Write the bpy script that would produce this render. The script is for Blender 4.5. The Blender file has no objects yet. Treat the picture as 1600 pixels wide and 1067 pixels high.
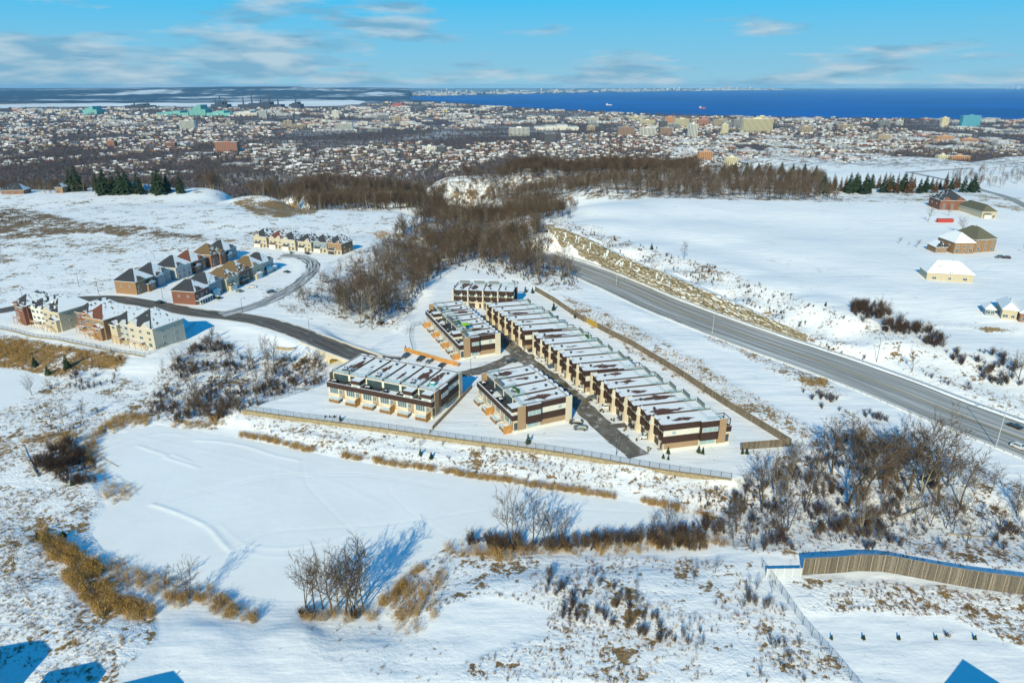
import bpy, math, random
import numpy as np
from mathutils import Vector, Matrix

random.seed(7); RNG = np.random.default_rng(7)
SC = bpy.context.scene
COL = SC.collection

# ------------------------------------------------------------------ camera
CAM_H = 110.0
HORIZON_Y = 133.0
FOC = 24.0 / 36.0 * 1600.0
PITCH = math.atan((533.5 - HORIZON_Y) / FOC)
cam_d = bpy.data.cameras.new('camera'); cam = bpy.data.objects.new('camera', cam_d); COL.objects.link(cam)
cam.location = (0, 0, CAM_H); cam.rotation_euler = (math.pi / 2 - PITCH, 0, 0)
cam_d.lens = 24; cam_d.sensor_width = 36; cam_d.sensor_fit = 'HORIZONTAL'; cam_d.clip_start = 1; cam_d.clip_end = 200000
SC.camera = cam

# ------------------------------------------------------------------ light
SUN_AZ = math.radians(17.0)      # the way the shadows run, clockwise from +Y
SUN_EL = math.radians(29.0)
sd = bpy.data.lights.new('sun', 'SUN'); sun = bpy.data.objects.new('sun', sd); COL.objects.link(sun)
sd.energy = 4.2; sd.angle = math.radians(0.5); sd.color = (1.0, 0.90, 0.60)
_dir = Vector((math.sin(SUN_AZ) * math.cos(SUN_EL), math.cos(SUN_AZ) * math.cos(SUN_EL), -math.sin(SUN_EL)))
sun.rotation_euler = _dir.to_track_quat('-Z', 'Y').to_euler(); sun.location = (0, 0, 400)
TO_SUN = -_dir

w = bpy.data.worlds.new('World'); SC.world = w; w.use_nodes = True
nt = w.node_tree; nt.nodes.clear(); N = nt.nodes.new; L = nt.links.new
out = N('ShaderNodeOutputWorld'); bg = N('ShaderNodeBackground'); bg.inputs[1].default_value = 0.15
sky = N('ShaderNodeTexSky'); sky.sky_type = 'NISHITA'; sky.sun_disc = False
sky.sun_elevation = SUN_EL; sky.sun_rotation = math.pi + SUN_AZ
sky.altitude = 200; sky.air_density = 1.0; sky.dust_density = 0.0; sky.ozone_density = 2.0
hs = N('ShaderNodeHueSaturation'); hs.inputs['Saturation'].default_value = 1.6; hs.inputs['Value'].default_value = 1.0; hs.inputs['Hue'].default_value = 0.5
L(sky.outputs[0], hs.inputs['Color'])
tc = N('ShaderNodeTexCoord'); mp = N('ShaderNodeMapping'); mp.inputs['Scale'].default_value = (1, 1, 5.5)
L(tc.outputs['Generated'], mp.inputs['Vector'])
n1 = N('ShaderNodeTexNoise'); n1.inputs['Scale'].default_value = 5.6; n1.inputs['Detail'].default_value = 9; n1.inputs['Roughness'].default_value = 0.58
L(mp.outputs[0], n1.inputs['Vector'])
sep = N('ShaderNodeSeparateXYZ'); L(tc.outputs['Generated'], sep.inputs[0])
# pale air low over the horizon, all the way round
hr = N('ShaderNodeMapRange'); hr.interpolation_type = 'SMOOTHSTEP'; hr.inputs['From Min'].default_value = -0.02; hr.inputs['From Max'].default_value = 0.9; hr.inputs['To Min'].default_value = 1.0; hr.inputs['To Max'].default_value = 0.0
L(sep.outputs['Z'], hr.inputs['Value'])
hc = N('ShaderNodeValToRGB'); hc.color_ramp.elements[0].position = 0.0; hc.color_ramp.elements[0].color = (1.7, 3.3, 4.2, 1); hc.color_ramp.elements[1].position = 0.125; hc.color_ramp.elements[1].color = (0.0, 2.8, 5.1, 1)
L(sep.outputs['Z'], hc.inputs[0])
hz = N('ShaderNodeMix'); hz.data_type = 'RGBA'; L(hr.outputs[0], hz.inputs['Factor']); L(hs.outputs[0], hz.inputs['A']); L(hc.outputs[0], hz.inputs['B'])
# clouds thin out with height, thickest low over the horizon
cov = N('ShaderNodeMapRange'); cov.inputs['From Min'].default_value = 0.0; cov.inputs['From Max'].default_value = 0.13
cov.inputs['To Min'].default_value = 0.125; cov.inputs['To Max'].default_value = -0.09; L(sep.outputs['Z'], cov.inputs['Value'])
lft = N('ShaderNodeMath'); lft.operation = 'MULTIPLY'; lft.inputs[1].default_value = -0.11; L(sep.outputs['X'], lft.inputs[0])
ad = N('ShaderNodeMath'); ad.operation = 'ADD'; L(n1.outputs['Fac'], ad.inputs[0]); L(cov.outputs[0], ad.inputs[1])
ad2 = N('ShaderNodeMath'); ad2.operation = 'ADD'; L(ad.outputs[0], ad2.inputs[0]); L(lft.outputs[0], ad2.inputs[1])
cm = N('ShaderNodeMapRange'); cm.inputs['From Min'].default_value = 0.53; cm.inputs['From Max'].default_value = 0.645; cm.clamp = True
L(ad2.outputs[0], cm.inputs['Value'])
cs = N('ShaderNodeMath'); cs.operation = 'MULTIPLY'; cs.inputs[1].default_value = 0.75; L(cm.outputs[0], cs.inputs[0])
n2 = N('ShaderNodeTexNoise'); n2.inputs['Scale'].default_value = 12; n2.inputs['Detail'].default_value = 6; L(mp.outputs[0], n2.inputs['Vector'])
cr = N('ShaderNodeValToRGB'); cr.color_ramp.elements[0].position = 0.40; cr.color_ramp.elements[0].color = (1.1, 2.3, 3.3, 1)
cr.color_ramp.elements[1].position = 0.60; cr.color_ramp.elements[1].color = (3.0, 3.7, 4.15, 1)
L(n2.outputs['Fac'], cr.inputs[0])
mx = N('ShaderNodeMix'); mx.data_type = 'RGBA'; L(cs.outputs[0], mx.inputs['Factor']); L(hz.outputs['Result'], mx.inputs['A']); L(cr.outputs[0], mx.inputs['B'])
L(mx.outputs['Result'], bg.inputs[0]); L(bg.outputs[0], out.inputs[0])

SC.view_settings.view_transform = 'Standard'; SC.view_settings.look = 'None'
SC.view_settings.exposure = 0.2; SC.view_settings.gamma = 1.0; SC.view_settings.use_curve_mapping = False
SC.cycles.max_bounces = 6; SC.cycles.diffuse_bounces = 2; SC.cycles.glossy_bounces = 2; SC.cycles.transparent_max_bounces = 12
SC.cycles.volume_bounces = 0; SC.cycles.sample_clamp_indirect = 4.0

# ------------------------------------------------------------------ geometry of the place: where a spot of the survey lies on the ground
SP, CP = math.sin(PITCH), math.cos(PITCH)
def U(x, y, z=0.0):
    a = x - 800; b = y - 533.5
    s = (CAM_H - z) / (FOC * SP + b * CP)
    return np.array((a * s, (FOC * CP - b * SP) * s))
def Ul(pts, z=0.0): return np.array([U(px, py, z) for px, py in pts])
def PJ(X, Y, Z):
    dz = Z - CAM_H
    d = Y * CP - dz * SP; v = Y * SP + dz * CP
    return 800 + FOC * X / d, 533.5 - FOC * v / d
def vnoise(x, y, seed=0):
    x = np.asarray(x, float); y = np.asarray(y, float)
    xi = np.floor(x).astype(np.int64); yi = np.floor(y).astype(np.int64); fx = x - xi; fy = y - yi
    fx = fx * fx * (3 - 2 * fx); fy = fy * fy * (3 - 2 * fy)
    def h(i, j):
        n = (i * 374761393 + j * 668265263 + seed * 974634777) & 0x7fffffff
        n = ((n ^ (n >> 13)) * 1274126177) & 0x7fffffff
        return ((n ^ (n >> 16)) & 0xffff) / 65535.0
    return (h(xi, yi) * (1 - fx) + h(xi + 1, yi) * fx) * (1 - fy) + (h(xi, yi + 1) * (1 - fx) + h(xi + 1, yi + 1) * fx) * fy
def fbm(x, y, s, seed=0, o=4):
    t = 0; a = 0.5; tot = 0
    for k in range(o):
        t = t + a * vnoise(x / s, y / s, seed + k * 17); tot += a; a *= 0.5; s *= 0.5
    return t / tot
def inpoly(x, y, poly):
    x = np.asarray(x); y = np.asarray(y); r = np.zeros(x.shape, bool); n = len(poly)
    for i in range(n):
        x0, y0 = poly[i]; x1, y1 = poly[(i + 1) % n]
        if y0 == y1: continue
        c = ((y0 > y) != (y1 > y)) & (x < (x1 - x0) * (y - y0) / (y1 - y0) + x0)
        r ^= c
    return r
def segdist(x, y, pl):
    """distance to a polyline, the arc length there, and the side (+ left)"""
    best = np.full(np.shape(x), 1e9); arc = np.zeros(np.shape(x)); side = np.zeros(np.shape(x)); s0 = 0
    for i in range(len(pl) - 1):
        ax, ay = pl[i][:2]; bx, by = pl[i + 1][:2]; dx, dy = bx - ax, by - ay; l2 = dx * dx + dy * dy; ln = math.sqrt(l2)
        t = np.clip(((x - ax) * dx + (y - ay) * dy) / l2, 0, 1)
        d = np.hypot(x - ax - t * dx, y - ay - t * dy); m = d < best
        best = np.where(m, d, best); arc = np.where(m, s0 + t * ln, arc); side = np.where(m, np.sign(dx * (y - ay) - dy * (x - ax)), side); s0 += ln
    return best, arc, side
def resample(pl, step, smooth=0):
    pl = np.array(pl, float)
    d = np.r_[0, np.cumsum(np.hypot(*np.diff(pl[:, :2], axis=0).T))]
    n = max(2, int(d[-1] / step) + 1); t = np.linspace(0, d[-1], n)
    q = np.stack([np.interp(t, d, pl[:, k]) for k in range(pl.shape[1])], 1)
    for _ in range(smooth):
        q[1:-1] = 0.25 * q[:-2] + 0.5 * q[1:-1] + 0.25 * q[2:]
    return q

# ------------------------------------------------------------------ materials
MATS = {}
def mat(name, col, rough=0.85, var=0.0, scale=4.0, bump=0.0, bscale=30.0, spec=0.2, metal=0.0, rnd=0.0, coord='Object', col2=None):
    if name in MATS: return MATS[name]
    m = bpy.data.materials.new(name); m.use_nodes = True; t = m.node_tree; b = t.nodes['Principled BSDF']
    b.inputs['Roughness'].default_value = rough; b.inputs['Specular IOR Level'].default_value = spec; b.inputs['Metallic'].default_value = metal
    b.inputs['Base Color'].default_value = (*col, 1)
    src = None
    if var or col2:
        tcn = t.nodes.new('ShaderNodeTexCoord'); nz = t.nodes.new('ShaderNodeTexNoise'); nz.inputs['Scale'].default_value = scale; nz.inputs['Detail'].default_value = 6
        t.links.new(tcn.outputs[coord], nz.inputs['Vector'])
        rp = t.nodes.new('ShaderNodeValToRGB'); rp.color_ramp.elements[0].position = 0.32; rp.color_ramp.elements[1].position = 0.68
        c2 = col2 or tuple(min(1, c * (1 + var)) for c in col)
        c1 = col if col2 else tuple(c * (1 - var) for c in col)
        rp.color_ramp.elements[0].color = (*c1, 1); rp.color_ramp.elements[1].color = (*c2, 1)
        t.links.new(nz.outputs['Fac'], rp.inputs[0]); src = rp.outputs[0]
    if rnd:
        oi = t.nodes.new('ShaderNodeObjectInfo'); mr = t.nodes.new('ShaderNodeMapRange'); mr.inputs['To Min'].default_value = 1 - rnd; mr.inputs['To Max'].default_value = 1 + rnd
        t.links.new(oi.outputs['Random'], mr.inputs['Value'])
        h = t.nodes.new('ShaderNodeHueSaturation'); h.inputs['Color'].default_value = (*col, 1)
        if src: t.links.new(src, h.inputs['Color'])
        t.links.new(mr.outputs[0], h.inputs['Value']); src = h.outputs[0]
    if src: t.links.new(src, b.inputs['Base Color'])
    if bump:
        tcn = t.nodes.new('ShaderNodeTexCoord'); nz = t.nodes.new('ShaderNodeTexNoise'); nz.inputs['Scale'].default_value = bscale; nz.inputs['Detail'].default_value = 5
        bp = t.nodes.new('ShaderNodeBump'); bp.inputs['Strength'].default_value = bump; bp.inputs['Distance'].default_value = 0.3
        t.links.new(tcn.outputs[coord], nz.inputs['Vector']); t.links.new(nz.outputs['Fac'], bp.inputs['Height']); t.links.new(bp.outputs[0], b.inputs['Normal'])
    MATS[name] = m; return m
SNOW = (0.84, 0.855, 0.86)
mat('snow', SNOW, 0.7, 0.04, 0.3, 0.4, 0.9)
mat('roof_snow_plain', SNOW, 0.7, 0.05, 0.6, 0.2, 1.5)
mat('stone_beige', (0.62, 0.54, 0.42), 0.9, 0.12, 2.0, 0.2, 6)
mat('stucco_white', (0.68, 0.66, 0.58), 0.9, 0.05, 1.0)
mat('brown_clad', (0.050, 0.027, 0.020), 0.6, 0.25, 1.5, spec=0.3)
mat('tan_wood', (0.36, 0.245, 0.15), 0.8, 0.15, 3.0)
mat('frame_white', (0.72, 0.72, 0.70), 0.5)
mat('frame_dark', (0.04, 0.04, 0.045), 0.5)
mat('glass_dark', (0.05, 0.085, 0.10), 0.12, spec=0.6)
mat('glass_mid', (0.10, 0.16, 0.18), 0.15, spec=0.6)
mat('wood_grey_a', (0.115, 0.095, 0.075), 0.9, 0.3, 3.0, rnd=0.14); mat('wood_grey_b', (0.24, 0.20, 0.15), 0.9, 0.3, 3.0, rnd=0.14)
mat('glass_pale', (0.30, 0.42, 0.44), 0.15, spec=0.6)
mat('metal_dark', (0.035, 0.04, 0.045), 0.45, spec=0.4)
mat('metal_rail', (0.10, 0.15, 0.16), 0.4, spec=0.5)
mat('metal_grey', (0.42, 0.44, 0.45), 0.4, spec=0.5)
mat('wood_orange', (0.50, 0.25, 0.075), 0.75, 0.25, 2.0, rnd=0.12)
mat('wood_grey', (0.17, 0.14, 0.105), 0.9, 0.3, 3.0, rnd=0.14)
mat('wood_mustard', (0.42, 0.28, 0.05), 0.85, 0.2, 2.0)
mat('asphalt_dark', (0.05, 0.05, 0.055), 0.95)
mat('garage_dark', (0.07, 0.06, 0.055), 0.6)
mat('rubber', (0.015, 0.015, 0.016), 0.9)
mat('brick_red', (0.21, 0.095, 0.068), 0.9, 0.2, 2.5)
mat('brick_orange', (0.30, 0.18, 0.10), 0.9, 0.18, 2.5)
mat('brick_brown', (0.24, 0.13, 0.085), 0.9, 0.2, 2.5)
mat('siding_cream', (0.50, 0.43, 0.31), 0.85, 0.06, 1.0)
mat('siding_beige', (0.52, 0.47, 0.38), 0.85, 0.06, 1.0)
mat('siding_grey', (0.42, 0.42, 0.41), 0.85, 0.06, 1.0)
mat('siding_blue', (0.24, 0.29, 0.33), 0.85, 0.06, 1.0)
mat('siding_white', (0.66, 0.65, 0.61), 0.85, 0.05, 1.0)
mat('rock', (0.33, 0.26, 0.15), 0.95, 0.4, 0.35, 0.8, 1.2, coord='Object')
mat('wall_stone', (0.33, 0.27, 0.17), 0.95, 0.25, 1.2, 0.5, 3)
mat('bark', (0.11, 0.08, 0.055), 0.95, 0.3, 2.0, rnd=0.25)
mat('twig', (0.115, 0.08, 0.052), 0.95, rnd=0.30)
mat('twig_dark', (0.06, 0.040, 0.030), 0.95, rnd=0.3)
mat('twig_grey', (0.15, 0.12, 0.095), 0.95, rnd=0.3)
mat('bark_pale', (0.30, 0.26, 0.19), 0.95, 0.2, 2.0, rnd=0.2)
mat('needle', (0.035, 0.06, 0.03), 0.9, rnd=0.3)
mat('needle_rust', (0.13, 0.07, 0.03), 0.9, rnd=0.3)
mat('reed', (0.38, 0.23, 0.07), 0.9, rnd=0.45); mat('reed_pale', (0.46, 0.33, 0.16), 0.9, rnd=0.4)
mat('drygrass', (0.36, 0.245, 0.12), 0.9, rnd=0.35)
mat('weed', (0.17, 0.10, 0.06), 0.9, rnd=0.35)
mat('green_turf', (0.05, 0.16, 0.04), 0.9, 0.2, 4)
mat('lime', (0.30, 0.55, 0.02), 0.7)
mat('ice', (0.75, 0.80, 0.85), 0.3, spec=0.5)
mat('concrete', (0.45, 0.43, 0.39), 0.9, 0.1, 1.0)
mat('lamp_glass', (0.75, 0.75, 0.72), 0.3)

def roof_mat(name, dark, snow_amt, scale=0.55):
    """shingles with what is left of the snow: the attribute 'melt' says which slopes the sun has cleared"""
    if name in MATS: return MATS[name]
    m = bpy.data.materials.new(name); m.use_nodes = True; t = m.node_tree; b = t.nodes['Principled BSDF']; b.inputs['Roughness'].default_value = 0.85; b.inputs['Specular IOR Level'].default_value = 0.15
    at = t.nodes.new('ShaderNodeAttribute'); at.attribute_name = 'melt'
    tcn = t.nodes.new('ShaderNodeTexCoord'); nz = t.nodes.new('ShaderNodeTexNoise'); nz.inputs['Scale'].default_value = scale; nz.inputs['Detail'].default_value = 4; nz.inputs['Roughness'].default_value = 0.6
    oi = t.nodes.new('ShaderNodeObjectInfo'); va = t.nodes.new('ShaderNodeVectorMath'); va.operation = 'MULTIPLY_ADD'
    va.inputs[1].default_value = (1, 1, 1); cx = t.nodes.new('ShaderNodeCombineXYZ'); mu = t.nodes.new('ShaderNodeMath'); mu.operation = 'MULTIPLY'; mu.inputs[1].default_value = 60
    t.links.new(oi.outputs['Random'], mu.inputs[0]); t.links.new(mu.outputs[0], cx.inputs[0]); t.links.new(mu.outputs[0], cx.inputs[1])
    t.links.new(tcn.outputs['Object'], va.inputs[0]); t.links.new(cx.outputs[0], va.inputs[2]); t.links.new(va.outputs[0], nz.inputs['Vector'])
    sb = t.nodes.new('ShaderNodeMath'); sb.operation = 'SUBTRACT'; t.links.new(nz.outputs['Fac'], sb.inputs[0]); t.links.new(at.outputs['Fac'], sb.inputs[1])
    mr = t.nodes.new('ShaderNodeMapRange'); mr.inputs['From Min'].default_value = -snow_amt - 0.015; mr.inputs['From Max'].default_value = -snow_amt + 0.015
    t.links.new(sb.outputs[0], mr.inputs['Value'])
    n2 = t.nodes.new('ShaderNodeTexNoise'); n2.inputs['Scale'].default_value = 3; t.links.new(tcn.outputs['Object'], n2.inputs['Vector'])
    rp = t.nodes.new('ShaderNodeValToRGB'); rp.color_ramp.elements[0].color = (*[c * 0.7 for c in dark], 1); rp.color_ramp.elements[1].color = (*[c * 1.3 for c in dark], 1)
    t.links.new(n2.outputs['Fac'], rp.inputs[0])
    mxx = t.nodes.new('ShaderNodeMix'); mxx.data_type = 'RGBA'; t.links.new(mr.outputs[0], mxx.inputs['Factor']); t.links.new(rp.outputs[0], mxx.inputs['A']); mxx.inputs['B'].default_value = (*SNOW, 1)
    t.links.new(mxx.outputs['Result'], b.inputs['Base Color']); MATS[name] = m; return m
roof_mat('shingle_slate', (0.045, 0.05, 0.06), 0.0); roof_mat('shingle_brown', (0.16, 0.11, 0.06), 0.0); roof_mat('shingle_red', (0.14, 0.055, 0.04), 0.0)
roof_mat('shingle_olive', (0.13, 0.125, 0.085), 0.0)

def flat_roof_mat():
    m = bpy.data.materials.new('flat_roof'); m.use_nodes = True; t = m.node_tree; b = t.nodes['Principled BSDF']; b.inputs['Roughness'].default_value = 0.8; b.inputs['Specular IOR Level'].default_value = 0.15
    NN = t.nodes.new; LL = t.links.new
    tcn = NN('ShaderNodeTexCoord'); oi = NN('ShaderNodeObjectInfo'); sp = NN('ShaderNodeSeparateXYZ'); LL(tcn.outputs['Object'], sp.inputs[0])
    # thawed membrane: long patches over the middle of a unit, a few metres wide
    vx = NN('ShaderNodeMath'); vx.operation = 'SUBTRACT'; LL(sp.outputs['X'], vx.inputs[0]); vo = NN('ShaderNodeMapRange'); vo.inputs['To Min'].default_value = 2.0; vo.inputs['To Max'].default_value = 5.6; rq = NN('ShaderNodeMath'); rq.operation = 'FRACT'; rm = NN('ShaderNodeMath'); rm.operation = 'MULTIPLY'; rm.inputs[1].default_value = 13.7; LL(oi.outputs['Random'], rm.inputs[0]); LL(rm.outputs[0], rq.inputs[0]); LL(rq.outputs[0], vo.inputs['Value']); LL(vo.outputs[0], vx.inputs[1])
    ax = NN('ShaderNodeMath'); ax.operation = 'ABSOLUTE'; LL(vx.outputs[0], ax.inputs[0])
    vy = NN('ShaderNodeMath'); vy.operation = 'SUBTRACT'; LL(sp.outputs['Y'], vy.inputs[0]); vp = NN('ShaderNodeMapRange'); vp.inputs['To Min'].default_value = 5.0; vp.inputs['To Max'].default_value = 11.0; rs = NN('ShaderNodeMath'); rs.operation = 'FRACT'; rn = NN('ShaderNodeMath'); rn.operation = 'MULTIPLY'; rn.inputs[1].default_value = 29.3; LL(oi.outputs['Random'], rn.inputs[0]); LL(rn.outputs[0], rs.inputs[0]); LL(rs.outputs[0], vp.inputs['Value']); LL(vp.outputs[0], vy.inputs[1])
    ay = NN('ShaderNodeMath'); ay.operation = 'ABSOLUTE'; LL(vy.outputs[0], ay.inputs[0])
    a1 = NN('ShaderNodeMath'); a1.operation = 'MULTIPLY'; a1.inputs[1].default_value = 0.15; LL(ax.outputs[0], a1.inputs[0])
    a2 = NN('ShaderNodeMath'); a2.operation = 'MULTIPLY_ADD'; a2.inputs[1].default_value = 0.042; LL(ay.outputs[0], a2.inputs[0]); LL(a1.outputs[0], a2.inputs[2])
    cx = NN('ShaderNodeCombineXYZ'); mu = NN('ShaderNodeMath'); mu.operation = 'MULTIPLY'; mu.inputs[1].default_value = 90; LL(oi.outputs['Random'], mu.inputs[0]); LL(mu.outputs[0], cx.inputs[2])
    va = NN('ShaderNodeVectorMath'); va.operation = 'ADD'; LL(tcn.outputs['Object'], va.inputs[0]); LL(cx.outputs[0], va.inputs[1])
    mpp = NN('ShaderNodeMapping'); mpp.inputs['Scale'].default_value = (1, 0.4, 1); LL(va.outputs[0], mpp.inputs['Vector'])
    nz = NN('ShaderNodeTexNoise'); nz.inputs['Scale'].default_value = 0.5; nz.inputs['Detail'].default_value = 6; nz.inputs['Roughness'].default_value = 0.65; LL(mpp.outputs[0], nz.inputs['Vector'])
    sb = NN('ShaderNodeMath'); sb.operation = 'SUBTRACT'; LL(nz.outputs['Fac'], sb.inputs[0]); LL(a2.outputs[0], sb.inputs[1])
    rr = NN('ShaderNodeMath'); rr.operation = 'FRACT'; mu2 = NN('ShaderNodeMath'); mu2.operation = 'MULTIPLY'; mu2.inputs[1].default_value = 7.31; LL(oi.outputs['Random'], mu2.inputs[0]); LL(mu2.outputs[0], rr.inputs[0])
    r2 = NN('ShaderNodeMapRange'); r2.inputs['To Min'].default_value = -0.42; r2.inputs['To Max'].default_value = -0.03; LL(rr.outputs[0], r2.inputs['Value'])
    s3 = NN('ShaderNodeMath'); s3.operation = 'ADD'; LL(sb.outputs[0], s3.inputs[0]); LL(r2.outputs[0], s3.inputs[1])
    mr = NN('ShaderNodeMapRange'); mr.inputs['From Min'].default_value = 0.10; mr.inputs['From Max'].default_value = 0.14; LL(s3.outputs[0], mr.inputs['Value'])
    mxx = NN('ShaderNodeMix'); mxx.data_type = 'RGBA'; LL(mr.outputs[0], mxx.inputs['Factor']); mxx.inputs['A'].default_value = (*SNOW, 1); mxx.inputs['B'].default_value = (0.125, 0.062, 0.045, 1)
    LL(mxx.outputs['Result'], b.inputs['Base Color']); MATS['flat_roof'] = m
flat_roof_mat()

def glass_mat():
    m = bpy.data.materials.new('rail_glass'); m.use_nodes = True; t = m.node_tree; b = t.nodes['Principled BSDF']
    b.inputs['Base Color'].default_value = (0.35, 0.55, 0.58, 1); b.inputs['Roughness'].default_value = 0.1; b.inputs['Alpha'].default_value = 0.3; MATS['rail_glass'] = m
glass_mat()

# ------------------------------------------------------------------ mesh building
class MB:
    def __init__(s): s.v = []; s.f = []; s.m = []; s.mats = []; s.fa = []
    def mi(s, m):
        if m not in s.mats: s.mats.append(m)
        return s.mats.index(m)
    def face(s, pts, m, a=0.0):
        i = len(s.v); s.v.extend([tuple(p) for p in pts]); s.f.append(tuple(range(i, i + len(pts)))); s.m.append(s.mi(m)); s.fa.append(a)
    def box(s, x0, x1, y0, y1, z0, z1, m, top=None):
        p = [(x0, y0, z0), (x1, y0, z0), (x1, y1, z0), (x0, y1, z0), (x0, y0, z1), (x1, y0, z1), (x1, y1, z1), (x0, y1, z1)]
        i = len(s.v); s.v.extend(p); k = s.mi(m); kt = s.mi(top) if top else k
        for f, kk in (((0, 3, 2, 1), k), ((4, 5, 6, 7), kt), ((0, 1, 5, 4), k), ((1, 2, 6, 5), k), ((2, 3, 7, 6), k), ((3, 0, 4, 7), k)):
            s.f.append(tuple(i + q for q in f)); s.m.append(kk); s.fa.append(0.0)
    def prism(s, poly, z0, z1, m, top=None):
        n = len(poly); i = len(s.v); s.v.extend([(x, y, z0) for x, y in poly]); s.v.extend([(x, y, z1) for x, y in poly]); k = s.mi(m); kt = s.mi(top) if top else k
        s.f.append(tuple(i + n - 1 - q for q in range(n))); s.m.append(k); s.fa.append(0.0)
        s.f.append(tuple(i + n + q for q in range(n))); s.m.append(kt); s.fa.append(0.0)
        for q in range(n):
            r = (q + 1) % n; s.f.append((i + q, i + r, i + n + r, i + n + q)); s.m.append(k); s.fa.append(0.0)
    def tube(s, a, b, ra, rb, n, m, cap=False):
        a = np.array(a, float); b = np.array(b, float); d = b - a; l = np.linalg.norm(d)
        if l < 1e-6: return
        d /= l; u = np.cross(d, (0, 0, 1) if abs(d[2]) < 0.9 else (1, 0, 0)); u /= np.linalg.norm(u); w_ = np.cross(d, u); i = len(s.v); k = s.mi(m)
        for c, r in ((a, ra), (b, rb)):
            for q in range(n):
                t = 2 * math.pi * q / n; s.v.append(tuple(c + r * (math.cos(t) * u + math.sin(t) * w_)))
        for q in range(n):
            r = (q + 1) % n; s.f.append((i + q, i + r, i + n + r, i + n + q)); s.m.append(k); s.fa.append(0.0)
        if cap: s.f.append(tuple(i + n + q for q in range(n))); s.m.append(k); s.fa.append(0.0)
    def bar(s, a, b, t, m): s.tube(a, b, t * 0.7, t * 0.7, 4, m, True)
    def mesh(s, name, melt=False, smooth=False):
        me = bpy.data.meshes.new(name); me.from_pydata(s.v, [], s.f)
        for m in s.mats: me.materials.append(MATS[m])
        me.polygons.foreach_set('material_index', s.m)
        if smooth: me.polygons.foreach_set('use_smooth', [True] * len(s.f))
        if melt:
            at = me.attributes.new('melt', 'FLOAT', 'FACE'); at.data.foreach_set('value', s.fa)
        me.update(); return me
def link(name, data, parent=None, loc=None, rotz=None):
    o = bpy.data.objects.new(name, data); COL.objects.link(o)
    if parent: o.parent = parent
    if loc is not None: o.location = loc
    if rotz is not None: o.rotation_euler = (0, 0, rotz)
    return o
def tag(o, label=None, cat=None, group=None, kind=None):
    if label: o['label'] = label
    if cat: o['category'] = cat
    if group: o['group'] = group
    if kind: o['kind'] = kind
    return o
def thing(name, label, cat, loc=(0, 0, 0), rotz=0.0, group=None):
    o = link(name, None, None, loc, rotz); o.empty_display_size = 0.5
    return tag(o, label, cat, group)
# ------------------------------------------------------------------ terrain
PZ = -3.6                                             # ice of the pond
POND = [(172, 690), (205, 672), (245, 664), (300, 671), (375, 684), (470, 703), (540, 718), (620, 731), (700, 741), (780, 753), (860, 766), (940, 777),
        (1010, 789), (1060, 797), (1105, 806), (1085, 822), (1030, 832), (960, 842), (880, 848), (790, 848), (715, 850), (672, 868), (640, 890), (605, 915),
        (575, 935), (520, 938), (450, 938), (400, 934), (330, 918), (262, 898), (205, 880), (160, 858), (142, 835), (160, 800), (196, 782), (212, 768), (200, 752), (176, 742), (150, 728), (150, 706)]
POND_W = Ul(POND, PZ)
LPOND_W = Ul([(-60, 574), (0, 574), (45, 580), (78, 592), (70, 606), (40, 622), (0, 645), (-60, 668)], PZ)
WALL_PX = [(378, 640), (450, 650), (500, 656), (560, 664), (620, 672), (680, 681), (740, 689), (800, 696), (860, 704), (920, 713), (980, 724), (1040, 734), (1100, 742), (1143, 748)]
WALL_W = Ul(WALL_PX, 0)
ROCK_T = [(852, 360), (880, 359), (910, 369), (950, 387), (1000, 411), (1050, 428), (1096, 447), (1157, 473), (1210, 498), (1250, 522)]
ROCK_TZ = [9, 10.5, 10.5, 10, 9, 8, 7.5, 6.5, 5, 2.5]
ROCK_B = [(848, 373), (880, 385), (920, 402), (960, 420), (1000, 437), (1050, 456), (1115, 481), (1187, 506), (1225, 519), (1255, 530)]
ROCK_TW = np.array([U(p[0], p[1], z) for p, z in zip(ROCK_T, ROCK_TZ)]); ROCK_BW = Ul(ROCK_B, 0.8)
CP3 = []
def c(px, py, z): q = U(px, py, z); CP3.append((q[0], q[1], z))
def cw(x, y, z): CP3.append((x, y, z))
# the townhouse ground
for p in [(520, 640), (600, 650), (700, 670), (800, 685), (900, 700), (1000, 715), (1100, 730), (1180, 720), (560, 600), (700, 600), (800, 620), (900, 640), (950, 600), (800, 540), (720, 540),
          (860, 540), (760, 490), (700, 470), (820, 470), (860, 490), (1000, 580), (1100, 640), (1200, 690), (640, 540), (660, 500), (590, 565), (450, 640), (400, 634), (480, 615), (1250, 700)]: c(*p, 0)
for p in [(720, 425), (790, 418), (680, 450), (830, 440)]: c(*p, 0.5)
# the pond and its banks
for p in [(300, 700), (450, 760), (250, 800), (400, 880), (600, 800), (800, 800), (950, 800), (200, 700), (1000, 805), (520, 920)]: c(*p, PZ - 1)
for p in [(260, 655), (400, 678), (560, 712), (720, 735), (880, 760), (1040, 788), (1120, 800)]: c(*p, PZ + 0.5)
for p in [(430, 668), (560, 690), (700, 710), (850, 728), (1000, 752), (1110, 772)]: c(*p, -2.0)
for p in [(100, 700), (110, 760), (90, 820), (60, 760), (30, 700)]: c(*p, -2.0)
for p in [(120, 880), (180, 920), (260, 940), (340, 950), (430, 958), (520, 965), (600, 960), (650, 920), (690, 880), (760, 868), (860, 866), (960, 862), (1060, 850)]: c(*p, -2.6)
for p in [(0, 860), (60, 940), (0, 1000), (140, 1020), (300, 1000), (450, 1000), (350, 1060), (550, 1040), (200, 1067), (700, 960), (800, 940), (900, 930), (1000, 930), (700, 1040), (850, 1040), (1000, 1040), (1100, 960), (1180, 1040), (-150, 900), (-150, 1060)]: c(*p, -0.8)
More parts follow.
